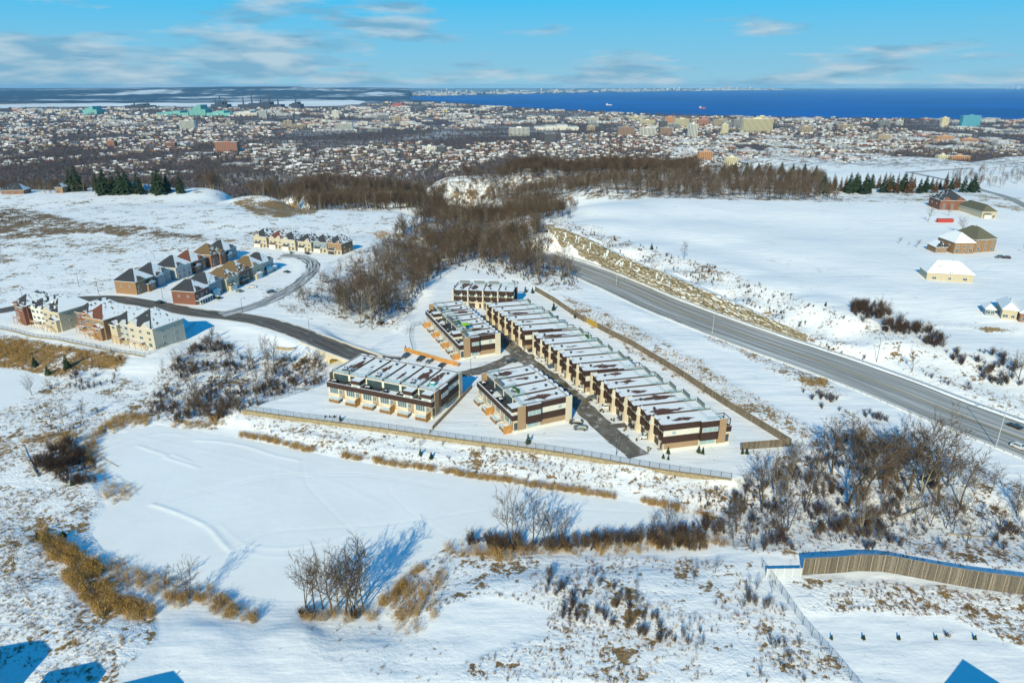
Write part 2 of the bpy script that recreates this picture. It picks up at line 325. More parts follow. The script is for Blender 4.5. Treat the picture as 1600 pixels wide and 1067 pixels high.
# creek, bridge and the ravine towards the valley
for p in [(520, 578), (490, 590), (440, 602), (380, 622), (310, 640)]: c(*p, -4.3)
for p in [(545, 540), (575, 522), (600, 500), (620, 475)]: c(*p, -3.6)
for p in [(330, 540), (420, 550), (280, 590)]: c(*p, -1.5)
for p in [(560, 460), (600, 440)]: c(*p, -5)
for p in [(640, 420), (640, 400)]: c(*p, -8)
for p in [(680, 385), (740, 380), (800, 385)]: c(*p, -8)
for p in [(680, 350), (740, 345), (800, 350)]: c(*p, -16)
for p in [(700, 320), (760, 318)]: c(*p, -30)
for p in [(650, 300), (690, 298)]: c(*p, -48)
for p in [(780, 300), (830, 300)]: c(*p, -18)
for p in [(860, 300), (900, 292), (840, 275)]: c(*p, -4)
for p in [(760, 272), (720, 276)]: c(*p, -14)
for p in [(850, 345), (880, 335)]: c(*p, 6)
# left: houses, fields, pond beside them
for p in [(30, 505), (120, 525), (240, 548), (300, 505), (340, 492), (400, 500), (460, 520), (510, 540), (200, 460), (300, 430), (380, 400), (500, 400), (480, 440), (400, 460), (100, 480), (0, 480), (560, 395), (560, 380), (-120, 480), (-120, 520), (440, 500), (500, 490)]: c(*p, 0)
for p in [(230, 560), (150, 545), (0, 515), (-100, 500)]: c(*p, -0.3)
for p in [(0, 600), (40, 600), (-60, 610)]: c(*p, PZ - 0.8)
for p in [(130, 580), (60, 565), (0, 556), (200, 600), (130, 620), (60, 660), (0, 690), (200, 640), (-120, 560)]: c(*p, -2.4)
for p in [(0, 420), (100, 420), (200, 410), (300, 380), (100, 380), (-150, 400)]: c(*p, 0.5)
for p in [(0, 350), (100, 340), (200, 345), (300, 330), (400, 340), (-200, 340)]: c(*p, 2)
for p in [(0, 305), (100, 305), (200, 300), (300, 298), (400, 305), (-200, 300)]: c(*p, 3)
for p in [(500, 335), (600, 335), (560, 350), (650, 345)]: c(*p, -0.5)
for p in [(640, 325), (560, 318), (480, 305)]: c(*p, -5)
for p in [(600, 300), (520, 290)]: c(*p, -25)
# right: highway, rock cut, fields
for p in [(915, 424), (985, 455), (1100, 501), (1200, 537), (1300, 571), (1400, 608), (1500, 649), (1600, 690), (1700, 720), (1750, 780), (950, 460), (1050, 510), (1150, 560), (1300, 620), (1400, 680), (1500, 720), (1600, 770), (1350, 690), (1280, 650)]: c(*p, 0)
c(880, 412, -1.5); c(850, 402, -4)
for p, z in zip(ROCK_T, ROCK_TZ): c(*p, z)
for p in ROCK_B: c(*p, 0.8)
for p in [(930, 350), (1000, 385), (1070, 402), (1130, 420), (1200, 442), (1280, 472), (1330, 488)]: c(*p, 10.5)
for p in [(950, 325), (1100, 318), (1250, 322), (1430, 325), (1550, 320), (1700, 330), (1100, 360), (1250, 390), (1400, 420), (1550, 400), (1700, 420), (1350, 450), (1500, 460), (1600, 480), (1700, 500)]: c(*p, 10.5)
for p in [(1300, 525), (1400, 530), (1500, 540), (1600, 555), (1700, 580)]: c(*p, 7)
for p in [(1300, 540), (1400, 575), (1500, 612), (1600, 645)]: c(*p, 1.2)
for p in [(1250, 790), (1400, 815), (1560, 825), (1160, 820), (1700, 830)]: c(*p, -3.0)
for p in [(1330, 760), (1450, 760), (1240, 745)]: c(*p, -1.2)
for p in [(1190, 885), (1255, 893), (1400, 880), (1600, 920), (1750, 940), (1220, 920), (1700, 1000)]: c(*p, -0.6)
for p in [(1300, 990), (1450, 985), (1600, 1010), (1400, 1050), (1600, 1060), (1300, 1060)]: c(*p, -1.4)
# the plateau's far rim and the plain below it
for p in [(950, 290), (1100, 295), (1250, 295), (1000, 275), (1150, 278)]: c(*p, 8)
for x in (-900, -650, -450): cw(x, 820, 0); cw(x, 880, -25); cw(x, 960, -65); cw(x, 1060, -92); cw(x, 1200, -99); cw(x, 1450, -100)
for x in (-260, -150, -60): cw(x, 760, -60); cw(x, 900, -82); cw(x, 1100, -97); cw(x, 1400, -100)
for x in (30, 140, 280): cw(x, 960, 2); cw(x, 1060, -20); cw(x, 1180, -75); cw(x, 1320, -98); cw(x, 1500, -100)
for x in (450, 650, 850, 1100): cw(x, 850, 6); cw(x, 1000, 2); cw(x, 1150, -1); cw(x, 1270, -40); cw(x, 1400, -90); cw(x, 1520, -100)
for x in (-1400, -900, -400, 0, 400, 900, 1400): cw(x, 1640, -100)
for x in (-120, -60, 0, 60, 120): cw(x, 40, -1)
CPA = np.array(CP3)

NV, NU = 560, 620
vv = np.linspace(0, 1, NV); GY = 45.0 * (1700.0 / 45.0) ** vv
uu = np.linspace(-1, 1, NU)
GX = uu[None, :] * (0.86 * GY[:, None] + 45.0); GYY = np.repeat(GY[:, None], NU, 1)
def idw(x, y):
    shp = x.shape; x = x.ravel(); y = y.ravel(); o = np.empty(len(x))
    for i in range(0, len(x), 40000):
        xs = x[i:i + 40000, None]; ys = y[i:i + 40000, None]
        d2 = (xs - CPA[None, :, 0]) ** 2 + (ys - CPA[None, :, 1]) ** 2 + 1.0
        wt = d2 ** -1.9
        o[i:i + 40000] = (wt * CPA[None, :, 2]).sum(1) / wt.sum(1)
    return o.reshape(shp)
GZ = idw(GX[::2, ::2], GYY[::2, ::2])
GZ = np.repeat(np.repeat(GZ, 2, 0), 2, 1)[:NV, :NU]
def blur(a, n):
    for _ in range(n):
        a = np.pad(a, 1, mode='edge'); a = (a[:-2, 1:-1] + a[2:, 1:-1] + a[1:-1, :-2] + a[1:-1, 2:] + 2 * a[1:-1, 1:-1]) / 6.0
    return a
GZ = blur(GZ, 7)
def smooth01(t): t = np.clip(t, 0, 1); return t * t * (3 - 2 * t)
# small unevenness of the ground
GZ = GZ + (fbm(GX, GYY, 22, 3) - 0.5) * 0.9 * smooth01((GYY - 20) / 60) + (fbm(GX, GYY, 5, 9) - 0.5) * 0.25
def bsample(A, x, y):
    x = np.asarray(x, float); y = np.asarray(y, float)
    v = np.clip(np.log(np.maximum(y, 45.01) / 45.0) / math.log(1700.0 / 45.0) * (NV - 1), 0, NV - 1.001)
    u = np.clip((x / (0.86 * y + 45.0) + 1) / 2 * (NU - 1), 0, NU - 1.001)
    i = v.astype(int); j = u.astype(int); fv = v - i; fu = u - j
    return (A[i, j] * (1 - fu) + A[i, j + 1] * fu) * (1 - fv) + (A[i + 1, j] * (1 - fu) + A[i + 1, j + 1] * fu) * fv
# level ground where it was built up
def flatten(poly, z, margin=5.0):
    global GZ
    poly = np.array(poly, float); ins = inpoly(GX, GYY, poly); d, _, _ = segdist(GX, GYY, np.vstack([poly, poly[:1]]))
    wt = np.where(ins, 1.0, smooth01(1 - d / margin)); GZ = GZ * (1 - wt) + z * wt
PAD = [tuple(q) for q in WALL_W] + [tuple(U(1236, 700)), tuple(U(1128, 632)), tuple(U(984, 540)), tuple(U(900, 497)), tuple(U(842, 460)), tuple(U(812, 438)), tuple(U(700, 440)), tuple(U(652, 500)), tuple(U(600, 548)), tuple(U(560, 560)), tuple(U(508, 600))]
flatten(PAD, 0.0, 3.0)
# the step at the retaining wall
d, a, sd_ = segdist(GX, GYY, WALL_W)
wf = smooth01((WALL_W[-1][0] - 0.5 - GX) / 10.0)
GZ = np.where((d < 7) & (sd_ < 0) & (GX < WALL_W[-1][0]) & (GX > WALL_W[0][0] - 1), np.minimum(GZ, (-1.15 - 0.15 * d) * wf), GZ)
GZ = np.where((d < 3.5) & (sd_ > 0) & (GX < WALL_W[-1][0]) & (GX > WALL_W[0][0] - 1), np.minimum(GZ, -1.5 * wf), GZ)
for PW, dep in ((POND_W, PZ - 0.9), (LPOND_W, PZ - 0.9)):
    ins = inpoly(GX, GYY, PW); d, _, _ = segdist(GX, GYY, np.vstack([PW, PW[:1]]))
    GZ = np.where(ins, PZ + 0.05 - np.minimum(d, 4) * 0.24, np.where(d < 9.0, PZ + 0.05 + np.maximum(GZ - PZ - 0.05, 0.05 * np.minimum(d, 8)) * smooth01(d / 9.0), GZ))
# roads: the ground follows them
ROADS = {}
def road(name, px, width, zs=None, smooth=12, lift=0.10, z=0.0):
    global GZ
    pw = resample(Ul(px, z), 3.0, smooth); h = bsample(GZ, pw[:, 0], pw[:, 1])
    for _ in range(60): h[1:-1] = 0.25 * h[:-2] + 0.5 * h[1:-1] + 0.25 * h[2:]
    if zs is not None: h = np.interp(np.linspace(0, 1, len(h)), np.linspace(0, 1, len(zs)), zs)
    d, arc, s_ = segdist(GX, GYY, pw); L_ = np.r_[0, np.cumsum(np.hypot(*np.diff(pw, axis=0).T))]
    hz = np.interp(arc, L_, h); hw = width / 2
    wt = np.where(d < hw + 1.5, 1.0, smooth01(1 - (d - hw - 1.5) / 7.0)); GZ = GZ * (1 - wt) + hz * wt
    ROADS[name] = (pw, h, width, lift)
HWY = [(1760, 752), (1680, 718), (1600, 686), (1465, 636), (1413, 613), (1300, 571), (1205, 539), (1113, 506), (1030, 474), (978, 450), (940, 434), (905, 419), (870, 405), (840, 393)]
road('highway', HWY, 26.0, zs=[0, 0, 0, 0, 0, 0, 0, 0, -1, -3])
road('collector_road', [(622, 566), (590, 562), (566, 560), (540, 551), (510, 538), (475, 524), (440, 511), (400, 500), (360, 494), (310, 490), (250, 478), (180, 466), (100, 468), (0, 486), (-120, 506)], 10.5, zs=[0, 0.2, 0.3, 0.2, 0, 0, 0, 0, 0, 0])
road('crescent_road', [(345, 492), (385, 484), (430, 466), (470, 442), (490, 420), (488, 408), (470, 400), (440, 399)], 9.0, zs=[0.1, 0, 0, 0, 0])
road('service_road', [(700, 586), (722, 589), (760, 578), (800, 560), (812, 553)], 6.5, zs=[0.1, 0.1])
road('townhouse_lane', [(998, 713), (957, 680), (920, 646), (892, 617), (868, 596), (840, 576), (811, 555), (790, 534), (770, 510), (756, 493)], 7.5, zs=[0, 0, 0])
road('country_road', [(1700, 392), (1650, 358), (1600, 330), (1560, 308), (1520, 290), (1480, 281), (1440, 272), (1420, 266), (1450, 262), (1520, 258)], 8.5, z=6)
# the creek runs under the bridge
cd_, _, _ = segdist(GX, GYY, resample(Ul([(430, 612), (480, 595), (512, 580), (529, 568), (546, 553), (568, 537), (600, 508)], -4.0), 3.0, 2))
GZ = np.where(cd_ < 13, np.minimum(GZ, -4.4 + 4.6 * smooth01((cd_ - 4.5) / 8.0)), GZ)
GS = lambda x, y: bsample(GZ, x, y)
def gz(x, y): return float(bsample(GZ, np.array([x]), np.array([y]))[0])
def G(px, py, it=4):
    """the point of the ground seen at a spot of the survey"""
    z = 0.0
    for _ in range(it):
        q = U(px, py, z); z = gz(q[0], q[1])
    q = U(px, py, z); return np.array((q[0], q[1], gz(q[0], q[1])))

# what grows or lies on the snow: cover = how much of the snow it breaks, tone = how dark, gold = how yellow
GPX, GPY = PJ(GX, GYY, GZ)
cover = np.zeros_like(GZ); tone = np.zeros_like(GZ); wob = (fbm(GX, GYY, 14, 21) - 0.5); wob2 = (fbm(GX, GYY, 30, 22) - 0.5)
ZONES = [  # polygon, cover, tone, tuft density per m2, kind of tuft
    ([(-300, 300), (0, 300), (640, 330), (660, 350), (560, 400), (0, 480), (-300, 500)], 0.25, 0.4, 0),
    ([(-200, 300), (60, 330), (130, 345), (250, 358), (350, 374), (250, 376), (120, 366), (0, 410), (-200, 420)], 0.68, 0.65, 0.0),
    ([(0, 375), (120, 365), (300, 372), (380, 366), (460, 350), (380, 385), (250, 392), (120, 400), (0, 410)], 0.38, 0.4, 0),
    ([(365, 316), (440, 312), (500, 328), (450, 340), (405, 338)], 0.82, 0.3, 0),
    ([(590, 362), (612, 360), (606, 376), (588, 374)], 0.7, 0.15, 0),
    ([(300, 300), (420, 305), (420, 316), (340, 312)], 0.4, 0.5, 0),
    ([(0, 690), (60, 680), (150, 715), (150, 770), (160, 790), (130, 830), (170, 880), (230, 960), (240, 1000), (170, 1067), (-250, 1067), (-250, 690)], 0.34, 0.3, 0.25),
    ([(-100, 640), (80, 590), (130, 575), (240, 600), (240, 650), (170, 670), (100, 690), (-100, 720)], 0.30, 0.45, 0.12),
    ([(-200, 520), (0, 522), (100, 540), (190, 557), (190, 572), (100, 590), (50, 582), (0, 575), (-200, 570)], 0.66, 0.25, 0.3),
    ([(225, 650), (235, 590), (330, 522), (380, 560), (430, 560), (510, 556), (512, 596), (420, 628), (330, 668), (250, 664)], 0.27, 0.6, 0.16),
    ([(378, 648), (620, 676), (860, 708), (1143, 752), (1140, 790), (1090, 800), (860, 764), (620, 730), (400, 686)], 0.27, 0.4, 0.14),
    ([(690, 855), (900, 868), (1190, 880), (1215, 940), (1345, 1067), (850, 1067), (860, 950), (760, 930), (650, 960), (600, 965), (640, 900)], 0.26, 0.45, 0.16),
    ([(700, 1067), (720, 1040), (800, 1010), (860, 990), (860, 1067)], 0.3, 0.5, 0.1),
    ([(1130, 760), (1270, 690), (1310, 640), (1400, 670), (1600, 760), (1800, 830), (1800, 900), (1600, 890), (1300, 866), (1130, 860), (1080, 815)], 0.28, 0.65, 0.16),
    ([(875, 462), (920, 476), (1010, 520), (1130, 588), (1240, 655), (1310, 690), (1250, 690), (1150, 640), (1000, 560), (900, 498)], 0.40, 0.25, 0.14),
    ([(1100, 510), (1200, 560), (1280, 590), (1330, 620), (1290, 625), (1200, 580), (1100, 525)], 0.34, 0.4, 0.08),
    ([(1240, 590), (1290, 592), (1296, 606), (1262, 608)], 0.72, 0.15, 0.3),
    ([(860, 340), (930, 352), (1000, 388), (1130, 422), (1280, 476), (1340, 495), (1420, 520), (1520, 560), (1620, 600), (1620, 660), (1500, 612), (1300, 545), (1200, 515), (1050, 440), (950, 400), (870, 366)], 0.27, 0.5, 0.05),
    ([(1420, 500), (1510, 506), (1600, 515), (1600, 520), (1500, 512), (1420, 506)], 0.7, 0.2, 0.3),
    ([(480, 960), (640, 990), (720, 1010), (700, 1067), (560, 1067), (470, 1010)], 0.10, 0.4, 0.02),
    ([(1210, 898), (1600, 928), (1800, 945), (1800, 1030), (1600, 1012), (1480, 965), (1350, 955), (1262, 965)], 0.43, 0.5, 0.3),
    ([(640, 262), (1000, 262), (1000, 312), (880, 312), (700, 325), (640, 320)], 0.60, 0.6, 0),
    ([(400, 455), (470, 440), (560, 400), (600, 370), (640, 350), (560, 470), (470, 500), (430, 480)], 0.30, 0.5, 0.04),
    ([(470, 480), (520, 420), (600, 370), (650, 352), (720, 320), (850, 325), (885, 345), (855, 372), (905, 425), (915, 460), (850, 455), (780, 425), (720, 415), (690, 430), (650, 470), (640, 520), (600, 515), (540, 500)], 0.36, 0.8, 0),
    ([(1250, 300), (1450, 296), (1600, 310), (1600, 330), (1450, 318), (1300, 316)], 0.42, 0.2, 0),
    ([(300, 265), (520, 280), (700, 300), (690, 330), (560, 325), (370, 300)], 0.5, 0.8, 0),
    ([(700, 262), (900, 250), (1290, 270), (1320, 318), (900, 306), (880, 285), (720, 275)], 0.5, 0.75, 0),
]
for poly, cv, tn, dn in ZONES:
    m = inpoly(GPX + wob * 26, GPY + wob2 * 14 * np.clip((GPY - 133) / 500, 0.1, 1), poly)
    cover = np.where(m, np.maximum(cover, cv) if cv < 0.2 else cv, cover); tone = np.where(m, tn, tone)
far = smooth01((GYY - 900) / 150); cover = cover * (1 - far) + 0.45 * far; tone = tone * (1 - far) + 0.8 * far
cover = blur(cover, 3); tone = blur(tone, 3)

def ground_mat():
    m = bpy.data.materials.new('ground_snow'); m.use_nodes = True; t = m.node_tree; b = t.nodes['Principled BSDF']; b.inputs['Roughness'].default_value = 0.75; b.inputs['Specular IOR Level'].default_value = 0.15
    NN = t.nodes.new; LL = t.links.new
    tcn = NN('ShaderNodeTexCoord'); a1 = NN('ShaderNodeAttribute'); a1.attribute_name = 'cover'; a2 = NN('ShaderNodeAttribute'); a2.attribute_name = 'tone'
    def noise(s, d=6, r=0.6):
        n = NN('ShaderNodeTexNoise'); n.inputs['Scale'].default_value = s; n.inputs['Detail'].default_value = d; n.inputs['Roughness'].default_value = r; LL(tcn.outputs['Object'], n.inputs['Vector']); return n.outputs['Fac']
    big = noise(0.06, 2); fine = noise(0.75, 4, 0.68); mid = noise(0.22, 2)
    m1 = NN('ShaderNodeMath'); m1.operation = 'MULTIPLY_ADD'; LL(mid, m1.inputs[0]); m1.inputs[1].default_value = 0.7; LL(fine, m1.inputs[2])     # fine + .7 mid
    m2 = NN('ShaderNodeMath'); m2.operation = 'MULTIPLY_ADD'; LL(big, m2.inputs[0]); m2.inputs[1].default_value = 0.85; LL(m1.outputs[0], m2.inputs[2])
    m3 = NN('ShaderNodeMath'); m3.operation = 'DIVIDE'; LL(m2.outputs[0], m3.inputs[0]); m3.inputs[1].default_value = 2.55
    # noise sits about 0.5 +- 0.1: stretch to 0..1
    st = NN('ShaderNodeMapRange'); st.inputs['From Min'].default_value = 0.39; st.inputs['From Max'].default_value = 0.61; LL(m3.outputs[0], st.inputs['Value'])
    sb = NN('ShaderNodeMath'); sb.operation = 'SUBTRACT'; LL(a1.outputs['Fac'], sb.inputs[0]); LL(st.outputs[0], sb.inputs[1])
    mr = NN('ShaderNodeMapRange'); mr.inputs['From Min'].default_value = -0.04; mr.inputs['From Max'].default_value = 0.10; LL(sb.outputs[0], mr.inputs['Value'])
    k = NN('ShaderNodeMix'); k.data_type = 'RGBA'; LL(a2.outputs['Fac'], k.inputs['Factor']); k.inputs['A'].default_value = (0.36, 0.235, 0.10, 1); k.inputs['B'].default_value = (0.12, 0.08, 0.055, 1)
    n5 = noise(2.5, 1); hv = NN('ShaderNodeHueSaturation'); LL(k.outputs['Result'], hv.inputs['Color']); mv = NN('ShaderNodeMapRange'); mv.inputs['From Min'].default_value = 0.3; mv.inputs['From Max'].default_value = 0.7; mv.inputs['To Min'].default_value = 0.6; mv.inputs['To Max'].default_value = 1.4; LL(n5, mv.inputs['Value']); LL(mv.outputs[0], hv.inputs['Value'])
    sn = NN('ShaderNodeMix'); sn.data_type = 'RGBA'; LL(big, sn.inputs['Factor']); sn.inputs['A'].default_value = (0.81, 0.84, 0.86, 1); sn.inputs['B'].default_value = (0.87, 0.875, 0.875, 1)
    mxx = NN('ShaderNodeMix'); mxx.data_type = 'RGBA'; LL(mr.outputs[0], mxx.inputs['Factor']); LL(sn.outputs['Result'], mxx.inputs['A']); LL(hv.outputs[0], mxx.inputs['B'])
    LL(mxx.outputs['Result'], b.inputs['Base Color'])
    # drifts: long low ripples; and the clumps of grass that hold the snow up
    mp_ = NN('ShaderNodeMapping'); mp_.inputs['Scale'].default_value = (0.05, 0.22, 0.1); mp_.inputs['Rotation'].default_value = (0, 0, 0.15); LL(tcn.outputs['Object'], mp_.inputs['Vector'])
    dr = NN('ShaderNodeTexNoise'); dr.inputs['Scale'].default_value = 1.0; dr.inputs['Detail'].default_value = 3; LL(mp_.outputs[0], dr.inputs['Vector'])
    ca = NN('ShaderNodeMath'); ca.operation = 'ADD'; ca.inputs[1].default_value = 0.10; LL(a1.outputs['Fac'], ca.inputs[0]); cl = NN('ShaderNodeMath'); cl.operation = 'MULTIPLY'; LL(ca.outputs[0], cl.inputs[0]); LL(m1.outputs[0], cl.inputs[1])
    hh = NN('ShaderNodeMath'); hh.operation = 'MULTIPLY_ADD'; LL(cl.outputs[0], hh.inputs[0]); hh.inputs[1].default_value = 2.2; LL(dr.outputs['Fac'], hh.inputs[2])
    bp = NN('ShaderNodeBump'); bp.inputs['Strength'].default_value = 0.8; bp.inputs['Distance'].default_value = 0.6; LL(hh.outputs[0], bp.inputs['Height']); LL(bp.outputs[0], b.inputs['Normal'])
    MATS['ground_snow'] = m
ground_mat()
def grid_mesh(name, X, Y, Z, matname, attrs=None):
    nv, nu = X.shape; co = np.stack([X, Y, Z], -1).reshape(-1, 3).astype(np.float32)
    idx = np.arange(nv * nu).reshape(nv, nu); q = np.stack([idx[:-1, :-1], idx[:-1, 1:], idx[1:, 1:], idx[1:, :-1]], -1).reshape(-1, 4)
    me = bpy.data.meshes.new(name); me.vertices.add(len(co)); me.vertices.foreach_set('co', co.ravel()); me.loops.add(q.size); me.loops.foreach_set('vertex_index', q.ravel().astype(np.int32))
    me.polygons.add(len(q)); me.polygons.foreach_set('loop_start', np.arange(0, q.size, 4, dtype=np.int32)); me.polygons.foreach_set('use_smooth', np.ones(len(q), bool))
    for k, v in (attrs or {}).items():
        at = me.attributes.new(k, 'FLOAT', 'POINT'); at.data.foreach_set('value', v.ravel().astype(np.float32))
    me.materials.append(MATS[matname]); me.update(); me.validate(); return me
tag(link('ground', grid_mesh('ground', GX, GYY, GZ, 'ground_snow', {'cover': cover, 'tone': tone})), kind='structure')

# the levelled yard's edge on top of the retaining wall
WR = resample(WALL_W, 3.0, 2)
# frozen ponds, with drifts, ploughed ridges and tracks in their snow
def pond(name, PW, ridges, step):
    x0, y0 = PW.min(0) - 4; x1, y1 = PW.max(0) + 4
    xs = np.arange(x0, x1, step); ys = np.arange(y0, y1, step); X, Y = np.meshgrid(xs, ys)
    Z = PZ + (fbm(X, Y, 12, 5) - 0.5) * 0.10
    for pl, h, wd in ridges:
        d, a, s_ = segdist(X, Y, resample(Ul(pl, PZ), 2.0, 3)); Z = Z + 0.42 * h * np.exp(-(d / wd / 0.6) ** 2) * (0.55 + 0.9 * fbm(X, Y, 3, 8))
    ins = inpoly(X, Y, PW); d, _, _ = segdist(X, Y, np.vstack([PW, PW[:1]])); keep = ins | (d < 3.0)
    Z = np.where(ins, Z, Z - np.clip(d - 0.5, 0, 3) * 0.1)
    nv, nu = X.shape; idx = np.arange(nv * nu).reshape(nv, nu); q = np.stack([idx[:-1, :-1], idx[:-1, 1:], idx[1:, 1:], idx[1:, :-1]], -1).reshape(-1, 4)
    kq = keep.ravel()[q].all(1); q = q[kq]; used = np.unique(q); rm = -np.ones(nv * nu, int); rm[used] = np.arange(len(used)); co = np.stack([X, Y, Z], -1).reshape(-1, 3)[used]
    me = bpy.data.meshes.new(name); me.from_pydata(co.tolist(), [], rm[q].tolist()); me.polygons.foreach_set('use_smooth', [True] * len(q)); me.materials.append(MATS['pond_snow']); me.update()
    tag(link(name, me), kind='structure')
mat('pond_snow', (0.83, 0.85, 0.855), 0.65, 0.03, 0.05, 0.22, 0.35)
pond('pond', POND_W, [([(214, 696), (245, 706), (262, 712)], 0.35, 0.8), ([(258, 714), (290, 724), (310, 731)], 0.35, 0.8), ([(270, 710), (300, 722)], 0.3, 0.7), ([(225, 728), (262, 712), (300, 690)], 0.10, 1.0),
     ([(238, 788), (262, 795), (290, 806), (318, 818), (333, 828), (345, 846), (360, 860)], 0.5, 1.0), ([(178, 743), (194, 756), (208, 764), (211, 774)], 0.5, 0.9),
     ([(305, 688), (345, 689), (390, 698), (430, 712), (470, 720)], 0.3, 1.0), ([(345, 820), (380, 852), (440, 858), (500, 850), (560, 830)], 0.16, 0.8), ([(438, 730), (436, 760), (420, 780), (380, 790)], 0.10, 0.8),
     ([(170, 700), (215, 684), (250, 676), (290, 680)], 0.2, 1.0), ([(380, 862), (430, 872), (480, 866)], 0.12, 0.7), ([(210, 680), (300, 700), (380, 716), (520, 750), (600, 790)], 0.06, 1.2), ([(250, 780), (420, 742), (560, 738), (700, 760)], -0.16, 0.5), ([(252, 784), (422, 746), (562, 742), (702, 764)], -0.16, 0.5), ([(600, 900), (560, 840), (520, 800), (480, 760), (470, 715)], -0.18, 0.4), ([(300, 880), (420, 830), (600, 820), (800, 790), (1000, 800)], -0.14, 0.5), ([(700, 840), (640, 800), (600, 760), (660, 742)], -0.15, 0.4), ([(180, 850), (240, 800), (270, 740), (330, 700)], -0.14, 0.4)], 0.55)
pond('small_pond', LPOND_W, [], 1.5)

# ------------------------------------------------------------------ roads
def road_mat(name, base, snow_amt, length_scale, cross=3.0):
    m = bpy.data.materials.new(name); m.use_nodes = True; t = m.node_tree; b = t.nodes['Principled BSDF']; b.inputs['Roughness'].default_value = 0.85; b.inputs['Specular IOR Level'].default_value = 0.2
    NN = t.nodes.new; LL = t.links.new; uv = NN('ShaderNodeAttribute'); uv.attribute_name = 'along'
    mp_ = NN('ShaderNodeMapping'); mp_.inputs['Scale'].default_value = (cross, length_scale, 1); LL(uv.outputs['Vector'], mp_.inputs['Vector'])
    n = NN('ShaderNodeTexNoise'); n.inputs['Scale'].default_value = 1.0; n.inputs['Detail'].default_value = 6; n.inputs['Roughness'].default_value = 0.65; LL(mp_.outputs[0], n.inputs['Vector'])
    mr = NN('ShaderNodeMapRange'); mr.inputs['From Min'].default_value = 0.62 - snow_amt * 0.3; mr.inputs['From Max'].default_value = 0.80 - snow_amt * 0.3; LL(n.outputs['Fac'], mr.inputs['Value'])
    n2 = NN('ShaderNodeTexNoise'); n2.inputs['Scale'].default_value = 0.6; n2.inputs['Detail'].default_value = 6; LL(mp_.outputs[0], n2.inputs['Vector'])
    rp = NN('ShaderNodeValToRGB'); rp.color_ramp.elements[0].position = 0.35; rp.color_ramp.elements[0].color = (*[c_ * 0.6 for c_ in base], 1); rp.color_ramp.elements[1].position = 0.65; rp.color_ramp.elements[1].color = (*[c_ * 1.35 for c_ in base], 1); LL(n2.outputs['Fac'], rp.inputs[0])
    mxx = NN('ShaderNodeMix'); mxx.data_type = 'RGBA'; LL(mr.outputs[0], mxx.inputs['Factor']); LL(rp.outputs[0], mxx.inputs['A']); mxx.inputs['B'].default_value = (0.72, 0.75, 0.78, 1)
    LL(mxx.outputs['Result'], b.inputs['Base Color']); MATS[name] = m
road_mat('asphalt_salted', (0.27, 0.265, 0.25), 0.42, 0.012, 1.0); road_mat('asphalt', (0.12, 0.11, 0.10), 0.1, 0.06, 0.9); road_mat('asphalt_snowy', (0.11, 0.105, 0.10), 0.62, 0.05, 0.9); road_mat('asphalt_patchy', (0.17, 0.155, 0.135), 0.22, 0.25, 0.35)
def strip(name, pw, h, o0, o1, lift, m, kind='structure', parent=None, nx=6, rag=0.0):
    """a sheet along a line from offset o0 to o1 (metres, + to the left)"""
    t = np.gradient(pw, axis=0); t /= np.linalg.norm(t, axis=1)[:, None]; nrm = np.stack([-t[:, 1], t[:, 0]], 1)
    V = []; A = []; arc = np.r_[0, np.cumsum(np.hypot(*np.diff(pw, axis=0).T))]
    for i in range(len(pw)):
        r0 = (vnoise(arc[i] / 4, 1, 3) - .5) * rag; r1 = (vnoise(arc[i] / 4, 9, 3) - .5) * rag
        for k in range(nx + 1):
            o = o0 + r0 + (o1 + r1 - o0 - r0) * k / nx; p = pw[i] + nrm[i] * o; V.append((p[0], p[1], h[i] + lift)); A.append((o, arc[i], 0))
    F = [(i * (nx + 1) + k + 1, i * (nx + 1) + k, (i + 1) * (nx + 1) + k, (i + 1) * (nx + 1) + k + 1) for i in range(len(pw) - 1) for k in range(nx)]
    me = bpy.data.meshes.new(name); me.from_pydata(V, [], F); at = me.attributes.new('along', 'FLOAT_VECTOR', 'POINT'); at.data.foreach_set('vector', np.array(A, np.float32).ravel()); me.materials.append(MATS[m]); me.update()
    o = link(name, me, parent); return tag(o, kind=kind) if parent is None else o
for nm, mt, rag in (('highway', 'asphalt_salted', 0), ('collector_road', 'asphalt', 1.2), ('crescent_road', 'asphalt_snowy', 1.5), ('service_road', 'asphalt_patchy', 1.5), ('townhouse_lane', 'asphalt_patchy', 1.0), ('country_road', 'asphalt_salted', 0)):
    pw, h, wd, lf = ROADS[nm]; strip(nm, pw, h, -wd / 2, wd / 2, lf, mt, rag=rag)
strip('yard_edge', WR, np.zeros(len(WR)), -0.2, 6.0, 0.05, 'snow', nx=2)
pw, h, wd, lf = ROADS['highway']
HW = ROADS['highway']
for nm, o in (('lane_line', -10.2), ('lane_line', 10.2), ('lane_line', -5.2), ('lane_line', 5.2), ('lane_line', -0.22), ('lane_line', 0.22)): strip(nm, pw, h, o - 0.09, o + 0.09, lf + 0.012, 'line_yellow' if abs(o) < 1 else 'frame_white', nx=1) if 'line_yellow' in MATS or mat('line_yellow', (0.55, 0.38, 0.05)) else 0
pw2, h2, wd2, lf2 = ROADS['collector_road']
for o in (-5.6, 5.6):   # kerbs of the bridge road
    k = len(pw2) * 6 // 10; strip('kerb', pw2[:k], h2[:k], o - 0.25, o + 0.25, lf2 + 0.13, 'concrete', nx=1)
